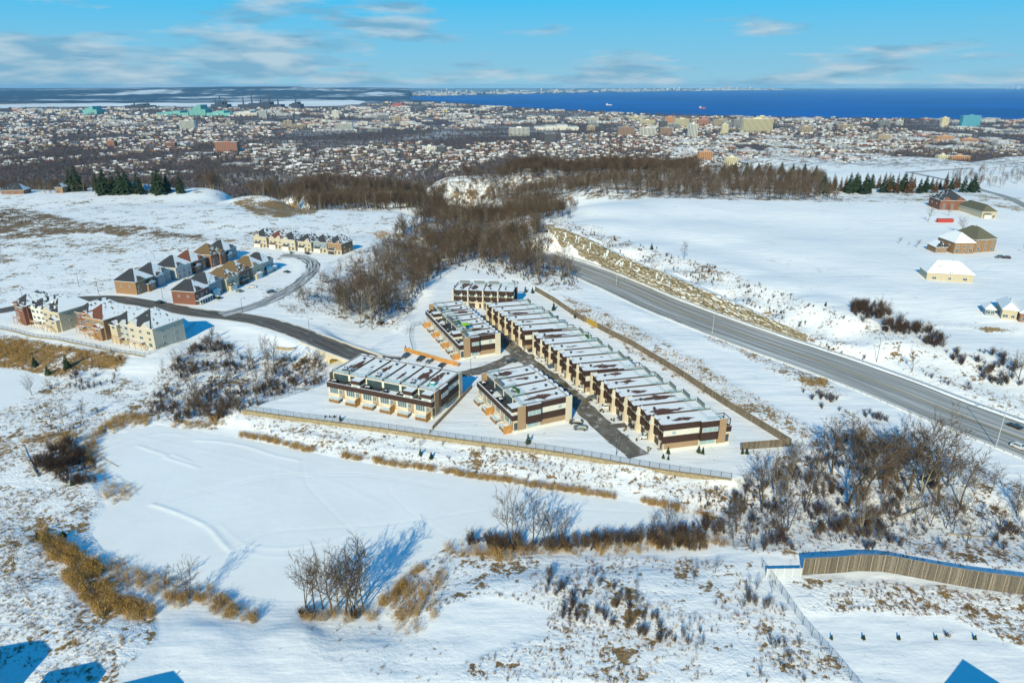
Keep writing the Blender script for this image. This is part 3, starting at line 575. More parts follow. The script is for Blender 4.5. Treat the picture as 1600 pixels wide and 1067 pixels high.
# ------------------------------------------------------------------ townhouses
FL1, FL2, FL3, TOP = 3.1, 6.1, 9.3, 9.8
def window_mesh(name, w_, h_, nx=2, ny=1, frame='frame_white', glass='glass_dark'):
    """a window: frame and mullions; its pane is a mesh of its own. Lies in x-z, faces -y, origin at its lower left corner"""
    f = MB(); t = 0.09
    f.box(0, w_, -0.06, 0.02, 0, t, frame); f.box(0, w_, -0.06, 0.02, h_ - t, h_, frame); f.box(0, t, -0.06, 0.02, t, h_ - t, frame); f.box(w_ - t, w_, -0.06, 0.02, t, h_ - t, frame)
    for k in range(1, nx): f.box(w_ * k / nx - 0.04, w_ * k / nx + 0.04, -0.05, 0.02, t, h_ - t, frame)
    for k in range(1, ny): f.box(t, w_ - t, -0.045, 0.02, h_ * k / ny - 0.03, h_ * k / ny + 0.03, frame)
    p = MB(); p.box(t * 0.6, w_ - t * 0.6, -0.012, 0.01, t * 0.6, h_ - t * 0.6, glass)
    return f.mesh(name), p.mesh('pane')
WIN = {}
def window(parent, x, y, z, w_, h_, rot=0.0, nx=2, ny=1, frame='frame_white', glass='glass_dark', name='window', pane_child=True):
    k = (round(w_, 2), round(h_, 2), nx, ny, frame, glass)
    if k not in WIN: WIN[k] = window_mesh('window', w_, h_, nx, ny, frame, glass)
    a = link(name, WIN[k][0], parent, (x, y, z), rot)
    if pane_child: link('pane', WIN[k][1], a)
    else: link('pane', WIN[k][1], parent, (x, y, z), rot)
    return a
mat('deck_brown', (0.26, 0.15, 0.07), 0.85, 0.3, 2.0, rnd=.2)
mat('stone_pale', (0.62, 0.55, 0.43), 0.9, 0.08, 2.0)
UM = {}
def unit_meshes(w_, D, var):
    """meshes of one townhouse, shared between like ones. x along the row, y from the street front (0) to the garden side (D)"""
    key = (round(w_, 2), D, var)
    if key in UM: return UM[key]
    M = {}; ub = D - 3.6
    b = MB(); b.box(0, w_, 0, D, 0, FL2, 'stone_beige'); b.box(0, w_, 0, ub, FL2, FL3, 'stucco_white'); M['unit_shell'] = b.mesh('unit_shell')
    b = MB(); b.box(0.02, w_ - 0.02, -0.9, ub + 0.1, FL3, FL3 + 0.18, 'brown_clad', 'flat_roof'); M['roof'] = b.mesh('roof')
    b = MB(); t = 0.14
    b.box(0, 0.26, -0.9, ub + 0.1, FL3 + 0.02, TOP + 0.12, 'brown_clad'); b.box(w_ - t, w_ - 0.01, -0.9, ub + 0.1, FL3 + 0.02, TOP - 0.2, 'brown_clad'); M['parapet'] = b.mesh('parapet')
    h = w_ / 2
    for nm, z0, z1 in (('upper_band', 7.75, TOP), ('lower_band', 4.2, 6.05)):
        b = MB()
        for k in range(2):
            x0 = k * h + 0.30; x1 = (k + 1) * h - 0.12
            b.prism([(x0, 0.05), (x0, -0.45), (x0 + 0.55 * (x1 - x0), -1.35), (x1, -1.35), (x1, 0.05)], z0, z1, 'brown_clad', 'roof_snow_plain' if z1 > 9 else 'brown_clad')
        M[nm] = b.mesh(nm)
    b = MB(); b.box(-0.11, 0.11, -0.55, 0.4, 0, TOP + 0.08, 'stone_pale', 'roof_snow_plain'); M['fin_wall'] = b.mesh('fin_wall')
    b = MB(); b.box(0.7, 3.5, -0.05, 0.05, 0.05, 2.5, 'garage_dark')
    for k in range(1, 4): b.box(0.7, 3.5, -0.075, -0.04, 0.6 * k, 0.6 * k + 0.06, 'frame_dark')
    M['garage_door'] = b.mesh('garage_door')
    b = MB(); b.box(w_ - 2.2, w_ - 1.2, -0.06, 0.05, 0.15, 2.3, 'brown_clad'); b.box(w_ - 2.5, w_ - 0.9, -1.2, 0, 0, 0.15, 'concrete'); M['front_door'] = b.mesh('front_door')
    b = MB(); b.box(w_ * 0.45 - 0.3, w_ * 0.45 + 0.3, 2.6, 3.2, FL3 + 0.18, FL3 + 0.75, 'metal_dark'); b.box(w_ * 0.45 - 0.4, w_ * 0.45 + 0.4, 2.5, 3.3, FL3 + 0.75, FL3 + 0.9, 'metal_dark')
    M['roof_vent'] = b.mesh('roof_vent'); b = MB(); b.tube((w_ * 0.6, 7.2, FL3 + .18), (w_ * 0.6, 7.2, FL3 + 0.9), 0.07, 0.07, 5, 'metal_grey', True); M['roof_pipe'] = b.mesh('roof_pipe')
    b = MB(); b.box(0.05, w_ * 0.34, D + 0.005, D + 0.022, 0.9, 4.74, 'tan_wood'); b.box(0.05, w_ - 0.05, D + 0.006, D + 0.018, -0.3, 0.88, 'stucco_white'); M['rear_cladding'] = b.mesh('rear_cladding')
    # garden side: terrace parapet, its floor, railing of the roof terrace, stair box, deck
    b = MB(); b.box(0.02, w_ - 0.02, D - 0.05, D + 0.45, 4.75, 6.75, 'brown_clad', 'roof_snow_plain'); b.box(0, 0.2, ub + 0.2, D + 0.44, FL2 + 0.02, 6.7, 'brown_clad'); M['terrace_parapet'] = b.mesh('terrace_parapet')
    b = MB(); b.box(0.22, w_ - 0.03, ub + 0.02, D - 0.07, FL2 - 0.05, FL2 + 0.08, 'metal_grey', 'asphalt_dark' if var % 2 else 'snow'); M['terrace_floor'] = b.mesh('terrace_floor')
    b = MB(); x0, x1, y0, y1 = 0.35, w_ - 0.35, ub - 4.6, ub - 0.1; z0 = FL3 + 0.18; zr = z0 + 1.1
    for (ax, ay, bx, by) in ((x0, y0, x1, y0), (x0, y1, x1, y1), (x0, y0, x0, y1), (x1, y0, x1, y1)):
        n = max(2, int(math.hypot(bx - ax, by - ay) / 1.5))
        for k in range(n + 1):
            px, py = ax + (bx - ax) * k / n, ay + (by - ay) * k / n; b.bar((px, py, z0), (px, py, zr), 0.045, 'metal_rail')
        b.bar((ax, ay, zr), (bx, by, zr), 0.045, 'metal_rail'); b.bar((ax, ay, z0 + 0.15), (bx, by, z0 + 0.15), 0.03, 'metal_rail')
    M['railing'] = b.mesh('railing')
    b = MB()
    for (ax, ay, bx, by) in ((x0, y1, x1, y1), (x0, y0, x0, y1), (x1, y0, x1, y1)): b.face([(ax, ay, z0 + 0.18), (bx, by, z0 + 0.18), (bx, by, zr - 0.05), (ax, ay, zr - 0.05)], 'rail_glass')
    M['railing_glass'] = b.mesh('railing_glass')
    bw = w_ * 0.52; b = MB(); b.box(0.25, bw, ub + 0.05, D + 0.3, FL2 + 0.02, 7.75, 'stucco_white'); M['stair_box'] = b.mesh('stair_box')
    b = MB(); b.box(0.15, bw + 0.1, ub - 0.02, D + 0.42, 7.76, 9.25, 'brown_clad', 'roof_snow_plain'); M['box_cladding'] = b.mesh('box_cladding')
    # open pergola frame on other roofs
    b = MB(); xa, xb, ya, yb = w_ * 0.4, w_ - 0.4, ub + 0.1, D
    for px in (xa, xb):
        for py in (ya, yb): b.box(px - 0.12, px + 0.12, py - 0.12, py + 0.12, FL2, 9.0, 'brown_clad')
    for px in (xa, xb): b.box(px - 0.15, px + 0.15, ya - 0.15, yb + 0.15, 9.01, 9.35, 'brown_clad', 'roof_snow_plain')
    for py in (ya, yb): b.box(xa + 0.15, xb - 0.15, py - 0.15, py + 0.15, 9.02, 9.34, 'brown_clad', 'roof_snow_plain')
    M['pergola'] = b.mesh('pergola')
    b = MB()   # slatted privacy screen
    for k in range(8): b.box(w_ * 0.15, w_ * 0.85, ub - 0.02, ub + 0.05, FL3 + 0.25 + k * 0.22, FL3 + 0.42 + k * 0.22, 'frame_grey')
    for px in (w_ * 0.15, w_ * 0.5, w_ * 0.85): b.box(px - 0.05, px + 0.05, ub + 0.05, ub + 0.14, FL3 + 0.18, FL3 + 2.05, 'frame_grey')
    M['privacy_screen'] = b.mesh('privacy_screen')
    b = MB(); dx0, dx1 = w_ * 0.12, w_ * 0.72
    b.box(dx0, dx1, D + 0.02, D + 2.8, 1.15, 1.3, 'deck_brown', 'snow')
    for px in (dx0 + 0.1, dx1 - 0.1):
        b.box(px - 0.08, px + 0.08, D + 2.6, D + 2.76, 0, 1.15, 'deck_brown')
    for k in range(6): b.box(dx0 + (dx1 - dx0) * k / 6 + 0.03, dx0 + (dx1 - dx0) * (k + 1) / 6 - 0.03, D + 2.70, D + 2.76, 0.05, 1.12, 'deck_brown')
    M['deck'] = b.mesh('deck')
    b = MB()
    for k in range(5): b.box(dx1 + 0.02, dx1 + 1.0, D + 0.6 + k * 0.3, D + 0.9 + k * 0.3, 1.08 - 0.22 * k - 0.12, 1.12 - 0.22 * k, 'wood_orange', 'snow')
    b.bar((dx1 + 1.0, D + 0.6, 1.95), (dx1 + 1.0, D + 2.1, 0.95), 0.05, 'metal_rail'); M['deck_stairs'] = b.mesh('deck_stairs')
    b = MB()
    for (ax, ay, bx, by) in ((dx0, D + 2.72, dx1, D + 2.72), (dx0, D + 0.1, dx0, D + 2.72)):
        for k in range(4): b.bar((ax + (bx - ax) * k / 3, ay + (by - ay) * k / 3, 1.3), (ax + (bx - ax) * k / 3, ay + (by - ay) * k / 3, 2.35), 0.04, 'frame_white')
        b.bar((ax, ay, 2.35), (bx, by, 2.35), 0.04, 'frame_white'); b.face([(ax, ay, 1.35), (bx, by, 1.35), (bx, by, 2.3), (ax, ay, 2.3)], 'rail_glass')
    M['deck_railing'] = b.mesh('deck_railing')
    b = MB(); b.box(dx0 - 0.22, dx0 - 0.12, D + 0.05, D + 3.2, 0.0, 2.9, 'wood_orange'); M['deck_screen'] = b.mesh('deck_screen')
    UM[key] = M; return M
mat('frame_grey', (0.16, 0.16, 0.155), 0.7)
def block(label, origin, xdir, n, w_, D, stagger=0.0, thick=3, boxes='101101', pergolas='', screens='', decks=True, ends=(True, True), z=0.0):
    ang = math.atan2(xdir[1], xdir[0]); t = thing('townhouse_block', label, 'townhouses', (origin[0], origin[1], z), ang, 'terraced blocks of flat-roofed townhouses')
    ub = D - 3.6
    for i in range(n):
        M = unit_meshes(w_, D, i % 2); oy = stagger * i
        s = link('unit_shell', M['unit_shell'], t, (w_ * i, oy, 0))
        P = ['roof', 'parapet', 'upper_band', 'lower_band', 'garage_door', 'front_door', 'roof_vent', 'roof_pipe', 'terrace_parapet', 'terrace_floor', 'rear_cladding']
        bx = boxes[i % len(boxes)] == '1'
        if bx: P += ['stair_box', 'box_cladding']
        if pergolas and pergolas[i % len(pergolas)] == '1': P += ['pergola']
        if screens and screens[i % len(screens)] == '1': P += ['privacy_screen']
        P += ['railing', 'railing_glass']
        if decks: P += ['deck', 'deck_stairs', 'deck_railing'] + (['deck_screen'] if i % 2 == 0 else [])
        for p in P: link(p, M[p], s)
        f = link('fin_wall', M['fin_wall'], s)
        if thick and i % thick == 0: f.scale = (3.2, 2.6, 1.0)
        h = w_ / 2
        for k in range(2):     # street windows between the bands
            window(s, k * h + 0.75, -0.03, 6.15, h - 1.4, 1.55, 0, 2, 1, 'frame_white', 'glass_dark', pane_child=False)
            window(s, k * h + 1.0, -0.03, 3.2, h - 1.9, 0.95, 0, 2, 1, 'frame_dark', 'glass_dark', pane_child=False)
        # garden side: big glazing under the terrace and behind it
        window(s, w_ - 0.8, D + 0.03, 2.35, w_ * 0.50, 2.3, math.pi, 4, 1, 'frame_white', 'glass_mid', pane_child=False)
        window(s, w_ - 0.9 - w_ * 0.56, D + 0.03, 2.5, 1.5, 1.9, math.pi, 2, 1, 'frame_white', 'glass_mid', pane_child=False)
        window(s, w_ - 0.4, ub + 0.03, FL2 + 0.1, w_ * (0.40 if bx else 0.86), 2.6, math.pi, 3 if bx else 6, 1, 'frame_dark', 'glass_dark', pane_child=False)
        if bx: window(s, w_ * 0.44, D + 0.33, 6.55, w_ * 0.30, 1.05, math.pi, 2, 1, 'frame_white', 'glass_pale', pane_child=False)
    # end walls: bands of cladding, a bay with windows, a pier
    for e, (xx, sgn, oy) in enumerate(((0.0, -1, 0.0), (w_ * n, 1, stagger * (n - 1)))):
        if not ends[e]: continue
        def pb(nm, y0, y1, z0, z1, m, th=0.10, top=None):
            q = MB(); x0, x1 = (xx + sgn * 0.01, xx + sgn * (0.01 + th)) if sgn > 0 else (xx - th - 0.01, xx - 0.01); q.box(x0, x1, oy + y0, oy + y1, z0, z1, m, top); return link(nm, q.mesh(nm), t)
        ym = ub * 0.62
        pb('end_band', -0.9, ym, 7.6, TOP, 'brown_clad', 0.22, 'roof_snow_plain'); pb('end_siding', -0.4, ym, 5.5, 7.58, 'stucco_white', 0.07); pb('end_band', -0.9, ym, 3.0, 5.48, 'brown_clad', 0.2); pb('end_panel', 0.2, ym, 1.0, 2.98, 'tan_wood', 0.09)
        pb('foundation', -0.1, D + 0.1, -0.4, 0.98, 'stucco_white', 0.12)
        by0, by1 = ym + 0.06, ub - 1.0
        bay = pb('bay', by0, by1, 3.0, TOP, 'brown_clad', 1.1, 'roof_snow_plain')
        xf = xx + sgn * 1.12
        rot = math.pi / 2 if sgn > 0 else -math.pi / 2
        wy = by0 + 0.4 if sgn > 0 else by1 - 0.4
        for zz in (6.0,): window(bay, xf + sgn * 0.02, wy + oy, zz, by1 - by0 - 0.8, 1.6, rot, 3, 1, 'frame_white', 'glass_pale')
        window(t, xx + sgn * 0.14, wy + oy, 1.1, by1 - by0 - 0.8, 1.6, rot, 2, 1, 'frame_white', 'glass_pale')
        pb('end_pier', by1 + 0.06, D - 1.6, 0.99, TOP - 0.1, 'tan_wood', 0.35, 'roof_snow_plain')
        pb('end_band', D - 1.55, D + 0.4, 4.72, 6.77, 'brown_clad', 0.2, 'roof_snow_plain')
        wyy = D - 1.4 if sgn > 0 else D - 0.3
        window(t, xx + sgn * 0.14, wyy + oy, 1.2, 1.1, 2.6, rot, 1, 1, 'frame_dark', 'glass_dark')
        window(t, xx + sgn * 0.10, (2.5 if sgn > 0 else 4.0) + oy, 5.9, 1.5, 1.3, rot, 2, 1, 'frame_white', 'glass_pale')
    return t
def unit(v): v = np.array(v, float); return v / np.linalg.norm(v)
EX = unit((0.225, -0.974))
def along(o, s, k): return np.array(o) + EX * s + np.array((-EX[1], EX[0])) * k
B_A = block('flat-roofed townhouse block above the pond with snowy rear decks, left of the plank-fenced yard', (-19.6, 234.4), unit((-0.918, 0.397)), 6, 7.4, 21, boxes='110010', decks=True)
B_B = block('short townhouse block between the long lane and the yard with orange deck screens', (19.4, 213.6), unit((-0.425, 0.905)), 4, 7.7, 21, boxes='100000', screens='0010', decks=True)
B_C = block('townhouse block with crowded roof terraces and a lime green awning, facing the wood', (-6.4, 276.9), unit((-0.385, 0.923)), 7, 7.4, 17, boxes='0100010', screens='1011010', decks=True)
B_D = block('farthest townhouse block, four units closing the end of the lane', (-30.8, 344.8), unit((0.992, -0.115)), 4, 7.9, 16, boxes='0000', pergolas='0111', screens='1110', thick=1, decks=False)
e1 = (-11.4, 321.3); B_E1 = block('far third of the long townhouse row beside the wooden fence', e1, EX, 6, 7.25, 23, 1.58, 2, boxes='000100', pergolas='011011', screens='100100', decks=False)
e2 = (10.3, 278.0); B_E2 = block('middle third of the long townhouse row beside the wooden fence', e2, EX, 6, 7.5, 23, 1.58, 3, boxes='000010', pergolas='110011', screens='101110', decks=False)
e3 = (30.7, 233.9); B_E3 = block('nearest third of the long townhouse row, with brown banded end wall', e3, EX, 6, 7.4, 23, 1.58, 3, boxes='000000', pergolas='100001', screens='111110', decks=False)

# things kept on the terraces
def simple(name, mb, label, cat, loc=(0, 0, 0), rotz=0.0, group=None, smooth=False): return tag(link(name, mb.mesh(name, smooth=smooth), None, loc, rotz), label, cat, group)
def inblock(B, x, y, z):
    a = B.rotation_euler[2]; return (B.location.x + math.cos(a) * x - math.sin(a) * y, B.location.y + math.sin(a) * x + math.cos(a) * y, z)
b = MB(); b.box(0, 3.6, 0, 0.25, 2.1, 2.6, 'lime'); b.face([(0, 0.25, 2.6), (3.6, 0.25, 2.6), (3.6, 2.6, 2.25), (0, 2.6, 2.25)], 'lime'); b.face([(0, 2.6, 2.25), (3.6, 2.6, 2.25), (3.6, 2.6, 1.9), (0, 2.6, 1.9)], 'lime')
for px in (0.05, 3.55):
    for py in (0.1, 2.5): b.bar((px, py, 0), (px, py, 2.2), 0.05, 'metal_dark')
simple('awning', b, 'bright lime green awning on a rooftop terrace', 'awning', inblock(B_C, 9.0, 9.2, FL3 + 0.18), B_C.rotation_euler[2])
def hedge(label, loc, rz, l):
    q = MB()
    for k in range(int(l * 160)):
        x, y, z = random.uniform(0, l), random.uniform(0, .8), random.uniform(0, 1.1); a = random.uniform(0, 6.3); r = 0.16
        q.face([(x, y, z), (x + r * math.cos(a), y + r * math.sin(a), z + 0.05), (x + r * math.cos(a + 1.2), y + r * math.sin(a + 1.2), z + random.uniform(-.1, .15))], 'green_turf')
    q.box(0.05, l - 0.05, 0.1, 0.7, 0, 0.85, 'green_turf'); simple('planter_hedge', q, label, 'hedge', loc, rz)
hedge('green artificial hedge on the roof terrace of the short townhouse block', inblock(B_B, 9.5, 14.0, FL3 + 0.2), B_B.rotation_euler[2], 4.5)
hedge('dark green hedge screen beside the lime awning on a roof', inblock(B_C, 16.5, 10.5, FL3 + 0.2), B_C.rotation_euler[2], 5.0)
hedge('green hedge screen on the long row of townhouses near mustard fence panels', inblock(B_E2, 8.4, 19.5, FL3 + 0.2), B_E2.rotation_euler[2], 3.6)
b = MB(); b.box(0, 2.2, 0, 2.2, 0, 0.9, 'teal_cover')
for k in range(6): b.tube((1.1, 1.1, 0.9), (1.1, 1.1, 1.15), 1.0 - k * 0.15, 0.7 - k * .1, 8, 'snow')
mat('teal_cover', (0.06, 0.33, 0.36), 0.6)
simple('hot_tub', b, 'teal hot tub under snow on the roof near the end wall', 'hot tub', inblock(B_A, 2.6, 12.2, FL3 + 0.2), B_A.rotation_euler[2])

# ------------------------------------------------------------------ detached houses
def melt_of(pts, rz):
    a, b_, c_ = [np.array(p) for p in pts[:3]]; n = np.cross(b_ - a, c_ - a); n /= np.linalg.norm(n)
    if n[2] < 0: n = -n
    nx = n[0] * math.cos(rz) - n[1] * math.sin(rz); ny = n[0] * math.sin(rz) + n[1] * math.cos(rz)
    s = nx * TO_SUN[0] + ny * TO_SUN[1] + n[2] * TO_SUN[2]
    return 0.30 + 0.36 * smooth01((s - 0.32) / 0.5)
def hip(mb, x0, x1, y0, y1, z, h, m, rz, over=0.5, gable=False, ridge='auto', bias=0.0):
    x0 -= over; x1 += over; y0 -= over; y1 += over; w_, d = x1 - x0, y1 - y0; t = 0.28
    lx = (w_ >= d) if ridge == 'auto' else ridge == 'x'
    def fc(p): mb.face(p, m, float(melt_of(p, rz)) + bias)
    A, B, C, D_ = (x0, y0, z), (x1, y0, z), (x1, y1, z), (x0, y1, z)
    if lx:
        i = 0 if gable else min(d / 2, w_ / 2 - 0.3) * 0.9; R0, R1 = (x0 + i, (y0 + y1) / 2, z + h), (x1 - i, (y0 + y1) / 2, z + h)
        fc([A, B, R1, R0]); fc([C, D_, R0, R1]); fc([B, C, R1]); fc([D_, A, R0])
    else:
        i = 0 if gable else min(w_ / 2, d / 2 - 0.3) * 0.9; R0, R1 = ((x0 + x1) / 2, y0 + i, z + h), ((x0 + x1) / 2, y1 - i, z + h)
        fc([D_, A, R0, R1]); fc([B, C, R1, R0]); fc([A, B, R0]); fc([C, D_, R1])
    mb.box(x0, x1, y0, y1, z - t, z - 0.003, 'frame_white')
HOUSES = []
def house(label, org, xd, w_, d, eave, wall, roof, wall2=None, front='-y', walkout=False, porch=False, garage=True, gables=1, ridge='auto', rh=None, deck=False, zb=None, bias=0.0, group='detached two-storey houses of the new estate', dormer=True, gable=False, gpos=0.30, wing=0):
    rz = math.atan2(xd[1], xd[0]); z = gz(org[0] + xd[0] * w_ / 2, org[1] + xd[1] * w_ / 2) if zb is None else zb
    t = thing('house', label, 'house', (org[0], org[1], z), rz, group); wall2 = wall2 or wall; rh = rh or 0.36 * min(w_, d) + 0.8
    b = MB(); b.box(0, w_, 0, d, -1.0, eave, wall); link('wall', b.mesh('wall'), t)
    if wall2 != wall:
        b = MB(); b.box(-0.04, w_ + 0.04, -0.06, 0.0, -0.9, 3.0, wall2); link('stone_skirt', b.mesh('stone_skirt'), t)
    b = MB(); hip(b, 0, w_, 0, d, eave + 0.15, rh, roof, rz, 0.5, gable, ridge, bias); r = link('roof', b.mesh('roof', melt=True), t)
    q = MB(); q.tube((w_ * 0.6, d * 0.55, eave + rh * 0.6), (w_ * 0.6, d * 0.55, eave + rh + 0.7), 0.12, 0.12, 6, 'metal_dark', True); link('roof_pipe', q.mesh('roof_pipe'), r)
    if dormer:
        for g in range(gables):   # gables on the face towards -y
            gw = w_ * 0.40 if gables == 1 else w_ * 0.36; gx = w_ * (gpos if gables == 1 else (0.24 + 0.52 * g)); gh = gw * 0.42
            q = MB(); y0, y1 = -0.55, min(d * 0.42, gw)
            A = (gx - gw / 2 - .3, y0, eave + .05); B = (gx + gw / 2 + .3, y0, eave + .05); T = (gx, y0, eave + gh + .3); T2 = (gx, y1, eave + gh + .3); A2 = (gx - gw / 2 - .3, y1, eave + .05); B2 = (gx + gw / 2 + .3, y1, eave + .05)
            for p in ([A, T, T2, A2], [T, B, B2, T2]): q.face(p, roof, float(melt_of(p, rz)) + bias)
            q.face([(A[0], y0 + .05, A[2]), (B[0], y0 + .05, B[2]), (gx, y0 + .05, T[2] - .1)], wall); link('gable', q.mesh('gable', melt=True), r)
    fl = [0.9, 3.9, 6.9] if eave > 8 else ([0.9, 3.8] if eave > 5 else [0.9])
    fl = fl[:3]
    for k, zz in enumerate(fl):
        nwin = 3 if w_ > 9 else 2
        for j in range(nwin):
            if k == 0 and garage and j < 2 and not walkout: continue
            ww = 1.5 if (j + k) % 2 else 2.1
            x = w_ * (j + 0.5) / nwin - ww / 2; window(t, x, -0.08, zz, ww, 1.45 if k else (2.0 if walkout else 1.4), 0, 2, 1, 'frame_white', 'glass_dark')
        for j in range(2):
            y = d * (0.3 + 0.4 * j); window(t, w_ + 0.04, y - 0.6, zz + 0.2, 1.2, 1.2, math.pi / 2, 2, 1, 'frame_white', 'glass_dark')
            if k: window(t, -0.04, y + 0.6, zz + 0.2, 1.2, 1.2, -math.pi / 2, 2, 1, 'frame_white', 'glass_dark')
    if wing:   # a lower bay standing out towards -y with its own gabled roof
        wx0, wx1 = (w_ * 0.54, w_ * 0.94) if gpos < 0.5 else (w_ * 0.06, w_ * 0.46); we = eave * (0.62 if wing == 1 else 0.96)
        q = MB(); q.box(wx0, wx1, -1.7, -0.005, -1.0, we, wall2); wg = link('wing', q.mesh('wing'), t)
        q = MB(); hip(q, wx0, wx1, -1.7, 1.2, we + 0.12, 1.7, roof, rz, 0.35, True, 'y', bias + 0.05); link('wing_roof', q.mesh('wing_roof', melt=True), wg)
        q = MB(); q.face([(wx0, -1.68, we + .1), (wx1, -1.68, we + .1), ((wx0 + wx1) / 2, -1.68, we + 1.5)], wall2); link('wing_gable', q.mesh('wing_gable'), wg)
        window(wg, (wx0 + wx1) / 2 - .9, -1.74, we - 2.0, 1.8, 1.4, 0, 2, 1, 'frame_white', 'glass_dark')
    if garage and not walkout:
        q = MB(); q.box(w_ * 0.08, w_ * 0.60, -1.8, -0.07, 0, 3.0, wall2); q.box(w_ * 0.12, w_ * 0.56, -1.86, -1.81, 0.05, 2.3, 'garage_dark' if 'brick' in wall else 'siding_white'); link('garage', q.mesh('garage'), t)
        q = MB(); hip(q, w_ * 0.08, w_ * 0.60, -1.8, 0.4, 3.02, 1.0, roof, rz, 0.3, False, 'x', bias); link('garage_roof', q.mesh('garage_roof', melt=True), t)
        q = MB(); q.box(w_ * 0.74, w_ * 0.74 + 1.1, -0.12, 0, 0.2, 2.4, 'brown_clad'); link('door', q.mesh('door'), t)
    if porch:
        q = MB()
        for j in range(6):
            px = w_ * 0.05 + (w_ * 0.9) * j / 5; q.box(px - 0.15, px + 0.15, -2.3, -2.0, 0, 2.7, 'frame_white')
        q.box(0, w_, -2.4, -0.07, -0.3, 0.25, 'concrete'); link('porch', q.mesh('porch'), t)
        q = MB(); hip(q, 0, w_, -2.3, -0.2, 2.75, 0.7, roof, rz, 0.2, False, 'x', bias); link('porch_roof', q.mesh('porch_roof', melt=True), t)
    if deck:
        q = MB(); x0 = w_ * 0.12; x1 = w_ * 0.62; q.box(x0, x1, -2.6, -0.08, 2.9, 3.05, 'wood_orange', 'snow')
        for px in (x0 + .1, (x0 + x1) / 2, x1 - .1): q.box(px - .08, px + .08, -2.55, -2.4, -0.5, 2.9, 'wood_orange')
        for k in range(12): px = x0 + (x1 - x0) * k / 11; q.box(px - .04, px + .04, -2.6, -2.54, 3.05, 4.0, 'wood_orange')
        q.box(x0, x1, -2.62, -2.52, 3.95, 4.05, 'wood_orange')
        for k in range(9): q.box(x1 + k * .3, x1 + k * .3 + .3, -2.6, -1.5, 2.75 - k * .33, 2.82 - k * .33, 'wood_orange')
        link('deck', q.mesh('deck'), t)
    HOUSES.append(t); return t
def rowpts(p0, p1): a, b_ = U(*p0), U(*p1); d = b_ - a; L_ = np.linalg.norm(d); return a, d / L_, L_
# the row nearest the fence, seen from behind (their walk-out garden side)
a, xd, Lr = rowpts((28.4, 503), (248.8, 547))
R1 = [(0.0, 0.108, 'brick_red', 'shingle_slate', 'dark-roofed red brick house at the left end of the row above the chain-link fence', 0, 9.6, 1), (0.122, 0.104, 'siding_white', 'shingle_slate', 'narrow white house beside the red brick end house above the chain-link fence', 0.5, 9.3, 2),
      (0.229, 0.128, 'siding_cream', 'shingle_slate', 'cream house with broad snowy roof in the middle of the fenced row', -0.6, 9.8, 1), (0.425, 0.10, 'brick_red', 'shingle_slate', 'set-back red brick house beside the cream house in the fenced row', 3.0, 9.4, 1),
      (0.525, 0.140, 'brick_orange', 'shingle_red', 'orange brick house with red roof above the fence', 0.0, 9.6, 1), (0.70, 0.118, 'siding_grey', 'shingle_slate', 'grey and yellow house next to the corner house of the fenced row', 1.0, 9.3, 1),
      (0.825, 0.170, 'siding_beige', 'shingle_slate', 'beige corner house at the right end of the fenced row', -0.5, 9.8, 2)]
yd = np.array((-xd[1], xd[0]))
for k, (f0, fw, wl, rf, lb, off, ev, gb) in enumerate(R1):
    house(lb, a + xd * Lr * f0 + yd * off, xd, Lr * fw * 0.95, 16.5, ev, wl, rf, wall2='siding_cream' if k == 5 else None, gpos=(.3, .7)[k % 2], wing=(2, 0, 1, 0, 1, 2, 0)[k], walkout=True, garage=False, gables=gb, deck=True, ridge='y' if k in (2, 4) else 'auto', bias=(-0.06 if k in (2,) else (0.04 if k > 3 else 0.10)))
# the back row of the estate
a, xd, Lr = rowpts((215, 461), (376, 400)); yd = np.array((-xd[1], xd[0]))
R2 = [('brick_orange', 'shingle_slate', 'orange brick corner house with dark roof at the near end of the back row'), ('siding_blue', 'shingle_slate', 'blue-grey house second in the back row of the estate'), ('siding_grey', 'shingle_slate', 'grey house with snowy roof third in the back row'),
      ('brick_brown', 'shingle_red', 'brown brick house with reddish roof in the back row'), ('brick_brown', 'shingle_brown', 'big brick house with bare tan roof in the back row'), ('siding_blue', 'shingle_slate', 'blue house at the far end of the back row')]
for k, (wl, rf, lb) in enumerate(R2):
    house(lb, a + xd * Lr * (k / 6.0) + yd * (0, 1.4, -.6, 1.0, -1.2, .6)[k], xd, Lr / 6.0 - 2.6, 14.0, 7.4 + (0, -.5, .3, -.2, .6, -.4)[k], wl, rf, gpos=(.3, .68)[k % 2], wing=(1, 2, 0, 1, 2, 1)[k], walkout=True, garage=False, gables=1, dormer=k != 4, ridge='y' if k in (2, 3) else 'auto', bias=0.25 if k == 4 else 0.07)
# the middle row, garages towards the crescent
a, xd, Lr = rowpts((312, 477), (437, 419)); yd = np.array((-xd[1], xd[0]))
R3 = [('brick_red', 'shingle_slate', 'red brick corner house with white wrap-around porch'), ('siding_blue', 'shingle_slate', 'blue-grey house with dark garage beside the porch house'), ('siding_cream', 'shingle_brown', 'house with bare tan roof in the middle of the crescent row'),
      ('brick_brown', 'shingle_brown', 'brown brick house with tan roof and row of garages on the crescent'), ('siding_cream', 'shingle_brown', 'pale gabled house with snow-covered roof on the crescent'), ('siding_grey', 'shingle_slate', 'grey house with white columns at the far end of the crescent row')]
for k, (wl, rf, lb) in enumerate(R3):
    house(lb, a + xd * Lr * (k / 6.0) + yd * (2.0 + (0, 1.0, -.8, .6, -.4, .8)[k]), xd, Lr / 6.0 - 1.8, 14.0, 7.4 + (0, .4, -.4, .3, .5, -.3)[k], wl, rf, gpos=(.3, .72)[k % 2], porch=k in (0, 5), garage=k not in (0,), gables=1, ridge='y' if k in (4,) else 'auto', bias=0.22 if k in (2, 3) else 0.06)
